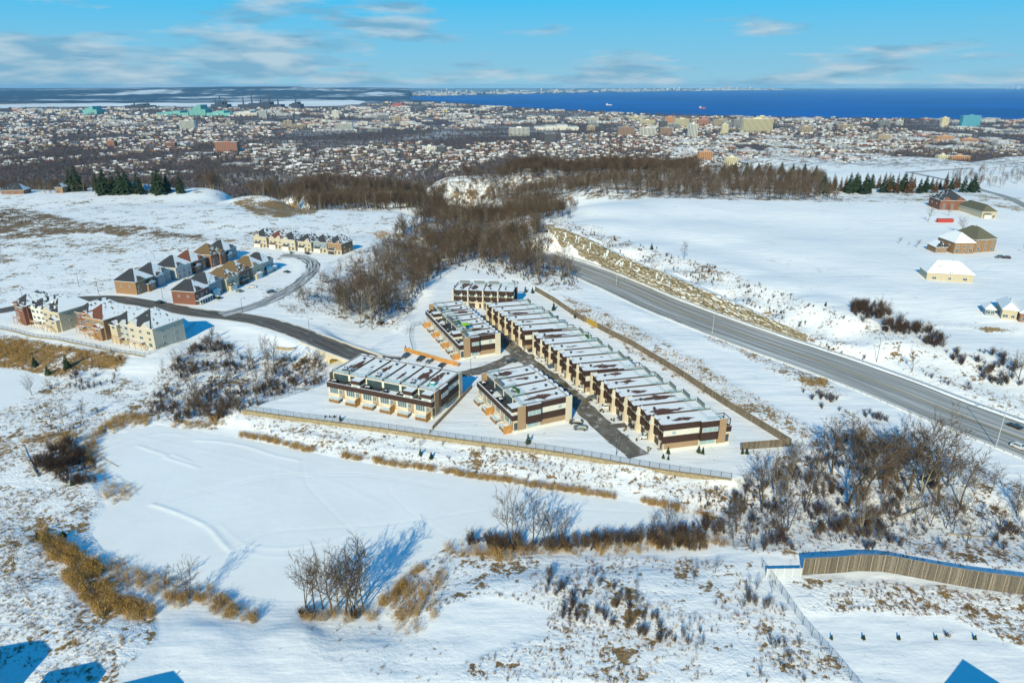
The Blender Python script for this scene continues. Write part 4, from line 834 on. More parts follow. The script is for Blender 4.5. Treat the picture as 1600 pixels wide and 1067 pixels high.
# the top row
a, xd, Lr = rowpts((398, 385), (537, 398.5)); yd = np.array((-xd[1], xd[0]))
R4 = [('siding_cream', 'shingle_slate', 'dark-roofed house with tall gable at the left end of the top row'), ('siding_cream', 'shingle_red', 'house with reddish roof second in the top row'), ('siding_beige', 'shingle_slate', 'beige house with narrow gable tower in the top row'),
      ('siding_cream', 'shingle_slate', 'cream house with dark garage roof in the top row'), ('siding_blue', 'shingle_slate', 'blue-grey house with dark roof in the top row'), ('brick_orange', 'shingle_slate', 'orange brick house with wide garage at the right end of the top row')]
for k, (wl, rf, lb) in enumerate(R4):
    house(lb, a + xd * Lr * (k / 6.0) + yd * (0, .9, -.7, .5, 1.2, 0)[k], xd, Lr / 6.0 - 1.4, 14.0, 7.2 + (.6, 0, .5, -.3, 0, .3)[k], wl, rf, wall2='siding_cream', gpos=(.3, .72)[k % 2], gables=1 + (k in (1, 5)), ridge='y' if k == 0 else 'auto', bias=0.15)
# the farm houses on the right
g = 'farm houses by the country road'
def fh(label, px0, px1, d, eave, wl, rf, **k):
    p0, p1 = G(*px0), G(*px1); dd = (p1 - p0)[:2]; L_ = np.linalg.norm(dd); return house(label, p0[:2], dd / L_, L_, d, eave, wl, rf, group=g, zb=min(p0[2], p1[2]), **k)
fh('large red brick farm house with dark hipped roof and turret', (1467, 328), (1506, 329), 22, 8.0, 'brick_red', 'shingle_slate', garage=False, gables=2, walkout=True, bias=0.2)
fh('long barn with olive roof half cleared of snow beside the brick farm house', (1533, 341), (1556, 341), 34, 5.0, 'siding_cream', 'shingle_olive', garage=True, dormer=False, ridge='y', bias=0.3)
fh('orange brick farm house with dark curved-looking roof and pale columns', (1521, 395), (1553, 393), 20, 8.2, 'brick_orange', 'shingle_olive', garage=False, porch=False, gables=1, dormer=False, walkout=True, bias=0.3)
fh('orange brick wing with white upper storey and snowy roof', (1489, 396.5), (1520, 396.5), 18, 7.0, 'brick_orange', 'shingle_slate', garage=False, dormer=False, walkout=True, bias=-0.3)
fh('small orange brick garage beside the farm house wing', (1461, 395), (1478, 395), 11, 3.6, 'brick_orange', 'shingle_slate', garage=False, dormer=False, bias=-0.1)
fh('long low cream bungalow with snow-covered roof alone in the white field', (1447, 437), (1519, 442), 13, 4.4, 'siding_cream', 'shingle_slate', garage=False, dormer=False, ridge='x', bias=-0.3)
fh('yellow-fronted bungalow with snowy roof at the right edge of the field', (1563, 500), (1587, 501), 16, 4.6, 'siding_cream', 'shingle_slate', garage=False, dormer=False, bias=-0.35)
fh('small pale shed with snowy roof left of the yellow-fronted bungalow', (1538, 494), (1553, 494), 7, 3.0, 'siding_blue', 'shingle_slate', garage=False, dormer=False, bias=-0.35)
fh('snow-roofed house cut by the right edge of the photo', (1591, 504), (1640, 505), 15, 4.2, 'brick_brown', 'shingle_slate', garage=False, dormer=False, bias=-0.3)
g = 'houses among the spruces at the left field'
fh('long low brown house at the left edge beyond the white field', (3, 304), (38, 303.5), 14, 4.2, 'brick_brown', 'shingle_slate', garage=False, dormer=False, ridge='x')
fh('small tan house between the dark spruces beyond the left field', (87, 302), (99, 302), 11, 6.0, 'brick_orange', 'shingle_slate', garage=False, dormer=False)
fh('pale yellow house with snowy roof right of the dark spruces', (199, 301), (211, 301), 12, 6.0, 'siding_cream', 'shingle_slate', garage=False, dormer=False, bias=-.2)
fh('low snow-roofed house beside the pale yellow house', (214, 302), (234, 302), 12, 3.6, 'siding_grey', 'shingle_slate', garage=False, dormer=False, ridge='x', bias=-.2)
b = MB(); b.box(0, 12.0, 0, 2.6, 0.1, 2.9, 'container_red')
for k in range(20): b.box(0.2 + k * .6, 0.45 + k * .6, -0.06, 0, 0.25, 2.75, 'container_red')
mat('container_red', (0.42, 0.06, 0.05), 0.6, 0.1, 1.0)
p = G(1465, 348); simple('shipping_container', b, 'red shipping container on the snow below the brick farm house', 'container', tuple(p), -0.05)
# houses just out of the picture: their shadows lie on the snow at the lower edge
for lb, x, y, w_, d, rz, ev in (('grey house standing below the lower left corner, its shadow on the meadow', -117.0, 80.0, 14, 13, 0.0, 10.5), ('dark-roofed neighbour house below the left edge, its shadow on the meadow', -98.5, 74.5, 10.6, 13, 0.0, 10.5), ('house below the lower edge whose roof shadow tips the snow', -82, 72.5, 11, 13, 0.0, 10.0), ('house below the lower right corner whose gable shadow lies on the yard', 79.5, 75.0, 14, 11, 0.0, 8.3)):
    house(lb, (x, y), (math.cos(rz), math.sin(rz)), w_, d, ev, 'siding_grey', 'shingle_slate', garage=False, dormer=False, group='houses along the street below', gable=x > 0, ridge='y' if x > 0 else 'auto')

# patio furniture on the terraces and roofs
def patio(label, loc, rz, k):
    t = thing('patio_set', label, 'patio furniture', loc, rz, 'patio furniture on the townhouse terraces')
    q = MB(); q.box(-.8, .8, -.5, .5, .68, .74, 'metal_dark', 'snow' if k % 2 else None)
    link('table_top', q.mesh('table_top'), t)
    for sx in (-.7, .7):
        for sy in (-.4, .4): q = MB(); q.box(sx - .04, sx + .04, sy - .04, sy + .04, 0, .68, 'metal_dark'); link('leg', q.mesh('leg'), t)
    for sx, sy in ((-.5, .95), (.5, .95), (-.5, -.95), (.5, -.95)):
        q = MB(); q.box(sx - .28, sx + .28, sy - .25, sy + .25, .40, .48, 'frame_dark'); q.box(sx - .28, sx + .28, sy + math.copysign(.22, sy), sy + math.copysign(.28, sy), .48, .95, 'frame_dark') if sy > 0 else q.box(sx - .28, sx + .28, sy - .28, sy - .22, .48, .95, 'frame_dark')
        for ax in (-.24, .24):
            for ay in (-.2, .2): q.box(sx + ax - .03, sx + ax + .03, sy + ay - .03, sy + ay + .03, 0, .40, 'frame_dark')
        link('chair', q.mesh('chair'), t)
def grill(label, loc, rz):
    q = MB(); q.box(-.7, .7, -.35, .35, .1, .95, 'rubber'); q.box(-.45, .45, -.33, .33, .951, 1.25, 'frame_dark', 'snow'); simple('barbecue', q, label, 'barbecue', loc, rz, 'covered barbecues on the townhouse terraces')
for B, n, w_, D, nm in ((B_A, 6, 7.4, 21, 'the front townhouse block above the pond'), (B_B, 4, 7.7, 21, 'the short townhouse block'), (B_C, 7, 7.4, 17, 'the townhouse block facing the wood')):
    for i in range(n):
        a = B.rotation_euler[2]; od = ['first', 'second', 'third', 'fourth', 'fifth', 'sixth', 'seventh'][i]
        patio('patio table on lower terrace, %s unit of %s' % (od, nm), inblock(B, w_ * i + w_ * .78, D - 1.7, FL2 + .09), a + .1 * i, i)
        grill('covered barbecue, %s unit of %s' % (od, nm), inblock(B, w_ * i + w_ * .6, D - .75, FL2 + .09), a)
        if i % 2: patio('patio table on roof deck, %s unit of %s' % (od, nm), inblock(B, w_ * i + w_ * .5, D - 6.2, FL3 + .19), a + .3, i)
# ------------------------------------------------------------------ retaining wall, rock cut, bridge
def wall_along(name, pw, z0, z1, th, m, label, cat, top=None, side=-1, jit=0.0):
    pw = np.array(pw); t = np.gradient(pw, axis=0); t /= np.linalg.norm(t, axis=1)[:, None]; n = np.stack([-t[:, 1], t[:, 0]], 1) * side
    b = MB(); z0 = np.broadcast_to(z0, len(pw)); z1 = np.broadcast_to(z1, len(pw))
    for i in range(len(pw) - 1):
        j = i + 1; f0, f1, k0, k1 = pw[i] + n[i] * th, pw[j] + n[j] * th, pw[i], pw[j]
        b.face([(*f0, z0[i]), (*f1, z0[j]), (*f1, z1[j]), (*f0, z1[i])], m); b.face([(*f0, z1[i]), (*f1, z1[j]), (*k1, z1[j]), (*k0, z1[i])], top or m); b.face([(*k1, z0[j]), (*k0, z0[i]), (*k0, z1[i]), (*k1, z1[j])], m)
    for i in (0, len(pw) - 1): b.face([(*pw[i], z0[i]), (*(pw[i] + n[i] * th), z0[i]), (*(pw[i] + n[i] * th), z1[i]), (*pw[i], z1[i])], m)
    return tag(link(name, b.mesh(name)), label, cat)
rw = wall_along('retaining_wall', resample(WALL_W, 2.0, 2), -2.6, 0.02, 0.7, 'wall_stone', 'long tan stone retaining wall along the pond side of the townhouse yard', 'wall')
b = MB(); WR2 = resample(WALL_W, 2.0, 2)   # coping stones
for i in range(len(WR2) - 1):
    a_, c_ = WR2[i], WR2[i + 1]; t_ = (c_ - a_) / np.linalg.norm(c_ - a_); n_ = np.array((t_[1], -t_[0])); g_ = t_ * 0.03
    b.prism([tuple(a_ + g_ - n_ * 0.1), tuple(a_ + g_ + n_ * 0.8), tuple(c_ - g_ + n_ * 0.8), tuple(c_ - g_ - n_ * 0.1)][::-1], 0.03, 0.16 + 0.02 * (i % 2), 'wall_stone')
cp = link('coping', b.mesh('coping'), rw); tag(cp, kind='stuff')
LW = resample(Ul([(-60, 501), (0, 514), (60, 525), (120, 537), (150, 543), (200, 552), (228, 558)], -0.3), 2.5, 1)
wall_along('retaining_wall', LW, -2.6, GS(LW[:, 0], LW[:, 1]) + 0.25, 0.7, 'wall_stone', 'low tan stone wall under the chain-link fence of the detached houses', 'wall')
# rock face: ledges of limestone between the foot and the lip
nb, nh = 420, 26
s_ = np.linspace(0, 1, nb); bw_ = resample(ROCK_BW, 1, 4); tw_ = resample(ROCK_TW, 1, 4)
def at(pl, s): d = np.r_[0, np.cumsum(np.hypot(*np.diff(pl, axis=0).T))]; return np.stack([np.interp(s * d[-1], d, pl[:, k]) for k in (0, 1)], 1)
Bp, Tp = at(bw_, s_), at(tw_, s_); tz = np.interp(s_, np.linspace(0, 1, len(ROCK_TZ)), ROCK_TZ)
X = np.zeros((nh, nb)); Y = X.copy(); Z = X.copy(); led = np.cumsum(np.r_[0, RNG.uniform(0.4, 1.6, nh - 1)]); led /= led[-1]
lean = np.array([0.0 if k % 3 else 1.0 for k in range(nh)])
for k in range(nh):
    f = led[k]; out = (fbm(s_ * 400, k * 3.0 + 0 * s_, 7, 31) - 0.5) * 2.4 + (vnoise(s_ * 130, k * 0.9, 5) - 0.5) * 1.8
    st_ = np.floor(f * 5 + 1.6 * (fbm(s_ * 400, 0 * s_ + 3, 40, 61) - .5)) / 5.0; ff = (0.02 + 0.34 * np.clip(st_, 0, 1))[:, None]; out = out + 1.5 * (np.floor(vnoise(s_ * 90, k * 0.35, 15) * 4) / 4 - .4)
    q = Bp + (Tp - Bp) * ff; d_ = (Tp - Bp); d_ /= np.linalg.norm(d_, axis=1)[:, None]; q = q - d_ * (2.6 + out[:, None] * 0.75)
    X[k] = q[:, 0]; Y[k] = q[:, 1]; Z[k] = -0.8 + (tz * 1.3 + 1.0) * f + (vnoise(s_ * 200, k, 8) - 0.5) * 0.5
X[-1] = Tp[:, 0]; Y[-1] = Tp[:, 1]; Z[-1] = tz + 0.15; Z[-2] = tz * 1.25 + 0.3
def rock_mat():
    m = bpy.data.materials.new('rock_strata'); m.use_nodes = True; t = m.node_tree; b_ = t.nodes['Principled BSDF']; b_.inputs['Roughness'].default_value = 0.95; NN = t.nodes.new; LL = t.links.new
    tcn = NN('ShaderNodeTexCoord'); mp_ = NN('ShaderNodeMapping'); mp_.inputs['Scale'].default_value = (0.35, 0.35, 1.1); LL(tcn.outputs['Object'], mp_.inputs['Vector'])
    n = NN('ShaderNodeTexNoise'); n.inputs['Scale'].default_value = 1.0; n.inputs['Detail'].default_value = 7; n.inputs['Roughness'].default_value = 0.7; LL(mp_.outputs[0], n.inputs['Vector'])
    rp = NN('ShaderNodeValToRGB'); e = rp.color_ramp.elements; e[0].position = 0.30; e[0].color = (0.06, 0.045, 0.025, 1); e[1].position = 0.68; e[1].color = (0.46, 0.41, 0.30, 1); x_ = e.new(0.5); x_.color = (0.25, 0.20, 0.12, 1)
    LL(n.outputs['Fac'], rp.inputs[0])
    ge = NN('ShaderNodeNewGeometry'); sp = NN('ShaderNodeSeparateXYZ'); LL(ge.outputs['True Normal'], sp.inputs[0]); mr = NN('ShaderNodeMapRange'); mr.inputs['From Min'].default_value = 0.72; mr.inputs['From Max'].default_value = 0.90; LL(sp.outputs['Z'], mr.inputs['Value'])
    mxx = NN('ShaderNodeMix'); mxx.data_type = 'RGBA'; LL(mr.outputs[0], mxx.inputs['Factor']); LL(rp.outputs[0], mxx.inputs['A']); mxx.inputs['B'].default_value = (*SNOW, 1); LL(mxx.outputs['Result'], b_.inputs['Base Color'])
    bp = NN('ShaderNodeBump'); bp.inputs['Strength'].default_value = 0.8; bp.inputs['Distance'].default_value = 0.4; LL(n.outputs['Fac'], bp.inputs['Height']); LL(bp.outputs[0], b_.inputs['Normal']); MATS['rock_strata'] = m
rock_mat()
me = grid_mesh('rock_cut', X, Y, Z, 'rock_strata'); me.polygons.foreach_set('use_smooth', np.zeros(len(me.polygons), bool))
rk = tag(link('rock_cut', me), 'layered tan limestone rock cut along the far side of the highway', 'rock face')
for k in range(26):   # frozen seeps
    i = int(RNG.uniform(20, 290)); f0 = RNG.integers(6, 16); q = MB(); nn = 6
    for j in range(nn):
        r0 = f0 + j; p0 = np.array((X[r0, i], Y[r0, i], Z[r0, i])); p1 = np.array((X[r0 + 1, i], Y[r0 + 1, i], Z[r0 + 1, i])); o_ = np.array((-0.5, -0.6, 0)); q.tube(p0 + o_, p1 + o_, 0.12 + 0.09 * j, 0.2 + 0.09 * j, 5, 'ice')
    link('ice_fall', q.mesh('ice_fall'), rk)
# loose rock blocks below the cut
for k in range(28):
    s = RNG.uniform(0, 1); i = int(s * (nb - 1)); d_ = (Bp[i] - Tp[i]) / np.linalg.norm(Bp[i] - Tp[i]); p_ = Bp[i] + d_ * RNG.uniform(0.5, 3.0); q = MB(); r = RNG.uniform(0.4, 1.1)
    q.prism([(r * math.cos(t_) * RNG.uniform(.7, 1.2), r * math.sin(t_) * RNG.uniform(.7, 1.2)) for t_ in np.linspace(0, 5.2, 6)], -0.3, r * 0.8, 'rock', 'snow')
    tag(link('boulder', q.mesh('boulder'), None, (p_[0], p_[1], gz(*p_))), 'fallen limestone block at the foot of the rock cut', 'boulder', 'blocks at the foot of the rock cut')

# the culvert bridge
A0, A1 = U(468, 535.5), U(563, 571.5); dv = A1 - A0; Lb = np.linalg.norm(dv); dv = dv / Lb; br = thing('culvert_bridge', 'pale concrete bridge with brown arch carrying the road over the creek', 'bridge', (A0[0], A0[1], 0), math.atan2(dv[1], dv[0]))
def arch_wall(y0, y1, x0, x1, cx_, wr, zs, zr, zt, m):
    q = MB(); n = 14; ax = [cx_ - wr + 2 * wr * k / n for k in range(n + 1)]; az = [zs + zr * math.sqrt(max(0, 1 - ((x - cx_) / wr) ** 2)) for x in ax]
    for y in (y0, y1):
        q.face([(x0, y, -5.5), (ax[0], y, -5.5), (ax[0], y, zt), (x0, y, zt)], m); q.face([(ax[-1], y, -5.5), (x1, y, -5.5), (x1, y, zt), (ax[-1], y, zt)], m)
        for k in range(n): q.face([(ax[k], y, az[k]), (ax[k + 1], y, az[k + 1]), (ax[k + 1], y, zt), (ax[k], y, zt)], m)
    q.face([(x0, y0, zt), (x1, y0, zt), (x1, y1, zt), (x0, y1, zt)], 'snow')
    return q, ax, az
q, ax, az = arch_wall(-0.5, 0.0, 0, Lb, Lb * 0.66, 6.2, -3.4, 2.5, 0.75, 'stone_pale'); link('headwall', q.mesh('headwall'), br)
q = MB()
for k in range(len(ax) - 1): q.face([(ax[k], -0.5, az[k]), (ax[k + 1], -0.5, az[k + 1]), (ax[k + 1], 12.5, az[k + 1]), (ax[k], 12.5, az[k])], 'wood_mustard')
for x_ in (ax[0], ax[-1]): q.face([(x_, -0.5, -5.5), (x_, 12.5, -5.5), (x_, 12.5, -3.4), (x_, -0.5, -3.4)], 'wood_mustard')
link('barrel', q.mesh('barrel'), br)
q, ax, az = arch_wall(12.0, 12.5, 0, Lb, Lb * 0.66, 6.2, -3.4, 2.5, 0.75, 'stone_pale'); link('headwall', q.mesh('headwall'), br)
for y in (-0.25, 12.25):
    q = MB(); n = int(Lb / 1.8)
    for k in range(n + 1): q.bar((Lb * k / n, y, 0.75), (Lb * k / n, y, 1.8), 0.05, 'metal_rail')
    for z in (1.05, 1.4, 1.8): q.bar((0, y, z), (Lb, y, z), 0.04, 'metal_rail')
    link('railing', q.mesh('railing'), br)
wall_along('wing_wall', resample(Ul([(432, 541), (452, 544), (470, 542)], -0.5), 2, 1), -5, -0.2, 0.6, 'wall_stone', 'low stone wing wall at the left end of the bridge', 'wall', 'snow')

# ------------------------------------------------------------------ fences
def chain_mat():
    m = bpy.data.materials.new('chain_link'); m.use_nodes = True; t = m.node_tree; b_ = t.nodes['Principled BSDF']; b_.inputs['Base Color'].default_value = (0.05, 0.06, 0.07, 1); b_.inputs['Alpha'].default_value = 0.16; MATS['chain_link'] = m
chain_mat()
def chain_fence(label, px, h=1.5, step=3.0, z=0.0, zs=None, dark=True):
    pw = resample(Ul(px, z), step, 1); zz = GS(pw[:, 0], pw[:, 1]) if zs is None else np.full(len(pw), zs)
    t = thing('chain_link_fence', label, 'fence', (pw[0][0], pw[0][1], zz[0])); O = np.array((pw[0][0], pw[0][1], zz[0]))
    pm = MB(); pm.tube((0, 0, -0.3), (0, 0, h + 0.05), 0.055, 0.055, 5, 'metal_dark', True); pm = pm.mesh('post')
    for p, q in zip(pw, zz): link('post', pm, t, np.array((*p, q)) - O)
    b = MB(); c_ = MB()
    for i in range(len(pw) - 1):
        a0 = np.array((*pw[i], zz[i])) - O; a1 = np.array((*pw[i + 1], zz[i + 1])) - O; up = np.array((0, 0, h)); b.bar(a0 + up, a1 + up, 0.035, 'metal_dark'); c_.face([a0, a1, a1 + up, a0 + up], 'chain_link')
    link('top_rail', b.mesh('top_rail'), t); link('netting', c_.mesh('netting'), t)
chain_fence('chain-link fence on the stone wall between townhouses and pond', WALL_PX, 1.9, 3.0, 0, zs=0.06)
chain_fence('chain-link fence below the gardens of the detached houses', [(-60, 500), (0, 513), (60, 524), (120, 536), (150, 542), (200, 551), (228, 557), (262, 540), (305, 508)], 1.6, 3.0)
chain_fence('black chain-link fence between the creek thicket and the townhouse lawn', [(384, 637), (420, 628), (460, 617), (490, 607), (508, 600)], 1.6, 2.5)
chain_fence('chain-link fence of the playground corner behind the crowded townhouse terraces', [(664, 506), (642, 512), (640, 530), (645, 548)], 2.2, 3.0)
chain_fence('chain-link fence running down to the lower edge beside the fenced yard', [(1191, 885), (1215, 916), (1243, 957), (1270, 988), (1300, 1022), (1338, 1067), (1380, 1120)], 2.3, 3.0, -0.6)
chain_fence('chain-link fence along the top road embankment of the estate', [(514, 412), (540, 404), (570, 393), (600, 376), (630, 360)], 1.6, 4.0)
mat('siding_pale', (0.50, 0.53, 0.56), 0.8)
def plank_fence(label, px, h, m, step=2.4, z=0.0, mustard=None, name='wooden_fence', pale_post=False):
    pw = resample(Ul(px, z), step, 0); zz = GS(pw[:, 0], pw[:, 1]); O = np.array((pw[0][0], pw[0][1], zz[0])); t = thing(name, label, 'fence', O)
    def pmesh(mm):
        b = MB(); n = 14
        for k in range(n):
            dz = random.uniform(-0.03, 0.03); b.box(step * k / n + 0.012, step * (k + 1) / n - 0.012, -0.02, 0.02, 0.05, h + dz, random.choice(['wood_grey', 'wood_grey', 'wood_grey_a', 'wood_grey_b']) if mm == 'wood_grey' else mm)
        b.box(0, step, 0.021, 0.08, 0.35, 0.5, mm); b.box(0, step, 0.021, 0.08, h - 0.5, h - 0.35, mm); b.box(0, step, -0.07, 0.08, h + 0.03, h + 0.08, mm, 'wood_cap'); return b.mesh('panel')
    VAR = [pmesh(m) for _ in range(4)]; ym = pmesh(mustard[2]) if mustard else None; pb_ = MB(); pb_.box(-0.06, 0.06, -0.085, 0.07, -0.4, h + 0.15, 'wood_cap' if pale_post else m); pb_ = pb_.mesh('post')
    for i in range(len(pw)):
        link('post', pb_, t, np.array((*pw[i], zz[i])) - O)
        if i < len(pw) - 1:
            d = pw[i + 1] - pw[i]; ln = np.linalg.norm(d); f = i / len(pw); mm = ym if (mustard and mustard[0] <= f <= mustard[1]) else random.choice(VAR)
            o = link('panel', mm, t, np.array((*pw[i], zz[i] + 0.02)) - O, math.atan2(d[1], d[0])); o.scale = (ln / step, 1, 1); o.rotation_euler = (0, -math.atan2(zz[i + 1] - zz[i], ln), math.atan2(d[1], d[0]))
            if mm is ym: tag(o, 'mustard yellow fence panel')
mat('wood_cap', (0.42, 0.34, 0.24), 0.85)
plank_fence('long weathered plank fence behind the townhouse row beside the highway meadow', [(836, 455), (868, 474), (900, 496), (950, 522), (984, 539), (1064, 587), (1128, 631), (1180, 663), (1235, 697)], 2.7, 'wood_grey', mustard=(0.30, 0.345, 'wood_mustard'))
plank_fence('short plank fence return closing the corner by the near end wall', [(1157, 703), (1195, 700), (1235, 697)], 2.7, 'wood_grey')
plank_fence('tall weathered plank fence in the lower right corner of the photo', [(1253, 897), (1300, 894), (1340, 891), (1380, 893), (1430, 901), (1500, 912), (1560, 922), (1620, 931), (1700, 945)], 4.8, 'wood_grey', 2.8, -0.6, pale_post=True)
plank_fence('orange wooden fence behind the parking place of the townhouses', [(632, 549), (660, 557), (690, 566), (716, 573)], 1.9, 'wood_orange')
plank_fence('reddish plank fence running from the end wall to the stone wall', [(671, 677), (690, 657), (712, 634), (738, 606)], 1.5, 'tan_wood')
b = MB(); p0, p1 = G(1197, 901), G(1251, 900); d = p1 - p0; ln = float(np.hypot(d[0], d[1])); b.box(0, ln, -0.05, 0.05, 0, 2.4, 'siding_pale')
for k in range(5): b.box(ln * k / 4 - 0.07, ln * k / 4 + 0.07, -0.08, 0.08, -0.3, 2.5, 'frame_white')
simple('white_fence', b, 'low white fence panel left of the tall plank fence', 'fence', tuple(p0), math.atan2(d[1], d[0]))
# guard rails of the highway
pw, h, wd, lf = ROADS['highway']
tt = np.gradient(pw, axis=0); tt /= np.linalg.norm(tt, axis=1)[:, None]; nn_ = np.stack([-tt[:, 1], tt[:, 0]], 1)
for o, lb in ((14.6, 'steel guard rail on the townhouse side of the highway'), (-14.4, 'steel guard rail on the rock side of the highway')):
    b = MB(); c_ = MB()
    q = pw + nn_ * o
    for i in range(0, len(q) - 1):
        a0 = np.array((*q[i], h[i] + 0.75)); a1 = np.array((*q[i + 1], h[i + 1] + 0.75)); b.tube(a0, a1, 0.2, 0.2, 4, 'metal_grey'); b.box(q[i][0] - .08, q[i][0] + .08, q[i][1] - .08, q[i][1] + .08, h[i] - .3, h[i] + .8, 'metal_grey')
    simple('guard_rail', b, lb, 'guard rail')
# ploughed snow banks beside the highway
for o, lb in ((13.6, 1), (-13.4, 2)):
    q = pw + nn_ * o; X = np.stack([(q + nn_ * k)[:, 0] for k in np.linspace(-1.1, 1.1, 5)], 1); Y = np.stack([(q + nn_ * k)[:, 1] for k in np.linspace(-1.1, 1.1, 5)], 1)
    Z = h[:, None] + np.array([-0.1, 0.32, 0.5, 0.32, -0.1])[None] + (fbm(X, Y, 4, 12) - 0.5) * 0.5; tag(link('snow_bank', grid_mesh('snow_bank', X, Y, Z, 'snow')), kind='structure')

# ------------------------------------------------------------------ lamps
LM = {}
def lamp(label, px, py, top, arm=2.2, heavy=False, side=1, group='street lamps of the estate'):
    p = G(px, py); 
    # height from the survey: where a plumb line over the base meets the sight line to the top
    lo, hi = 1.0, 30.0
    for _ in range(40):
        mid = (lo + hi) / 2; yy = PJ(p[0], p[1], p[2] + mid)[1]
        if yy > top: lo = mid
        else: hi = mid
    H_ = lo; t = thing('lamp_post', label, 'lamp post', tuple(p), 0, group); r = 0.16 if heavy else 0.11; mm = 'metal_grey' if heavy else 'metal_dark'
    b = MB(); b.tube((0, 0, 0), (0, 0, H_), r, r * 0.6, 8, mm, True); b.tube((0, 0, 0), (0, 0, 0.5), r * 2, r * 2, 8, 'concrete', True); link('pole', b.mesh('pole'), t)
    b = MB(); b.tube((0, 0, H_ - 0.3), (side * arm * 0.5, 0, H_ + 0.35), r * .5, r * .45, 6, mm); b.tube((side * arm * 0.5, 0, H_ + 0.35), (side * arm, 0, H_ + 0.4), r * .45, r * .4, 6, mm); link('arm', b.mesh('arm'), t)
    b = MB(); b.box(side * arm - 0.1 if side > 0 else side * arm - 0.8, side * arm + 0.8 if side > 0 else side * arm + 0.1, -0.2, 0.2, H_ + 0.3, H_ + 0.48, mm); b.box(min(side * arm, side * (arm + .6)), max(side * arm, side * (arm + .6)), -0.15, 0.15, H_ + 0.24, H_ + 0.295, 'lamp_glass'); link('lamp_head', b.mesh('lamp_head'), t)
HG = 'tall lamps of the highway'
lamp('tall grey highway lamp at the right edge beside two cars', 1556, 698, 622, 3.5, True, 1, HG); lamp('tall grey highway lamp halfway along the near guard rail', 1112.8, 521, 468, 3.5, True, 1, HG)
lamp('highway lamp in front of the rock cut', 1045, 462, 431, 3.0, True, -1, HG); lamp('highway lamp on the far verge below the dark bush', 1385, 535, 510, 3.0, True, -1, HG); lamp('slim leaning lamp on the snowy slope beyond the highway', 1369, 568, 530, 2.0, False, -1, HG)
lamp('farthest highway lamp where the road enters the wood', 963, 446, 428, 2.5, True, 1, HG)
for lb, x, y, tp in (('lamp at the far left behind the red brick house', 35.4, 466, 451), ('lamp on the white field left of the orange corner house', 124, 448.5, 427), ('lamp beside the street left of the orange corner house', 155, 462, 438), ('lamp behind the back row of houses', 242, 406, 393), ('lamp between the corner porch house and the back row', 255, 469, 451),
                     ('lamp in the snow above the bend of the road', 379.7, 492, 467), ('lamp on the verge before the bridge', 483.6, 518, 499), ('lamp on the field behind the top of the back row', 339, 379, 368), ('lamp between the two front townhouse blocks', 736, 586, 560), ('lamp at the near end of the townhouse lane', 962.8, 712, 680)):
    lamp(lb, x, y, tp, 1.4)

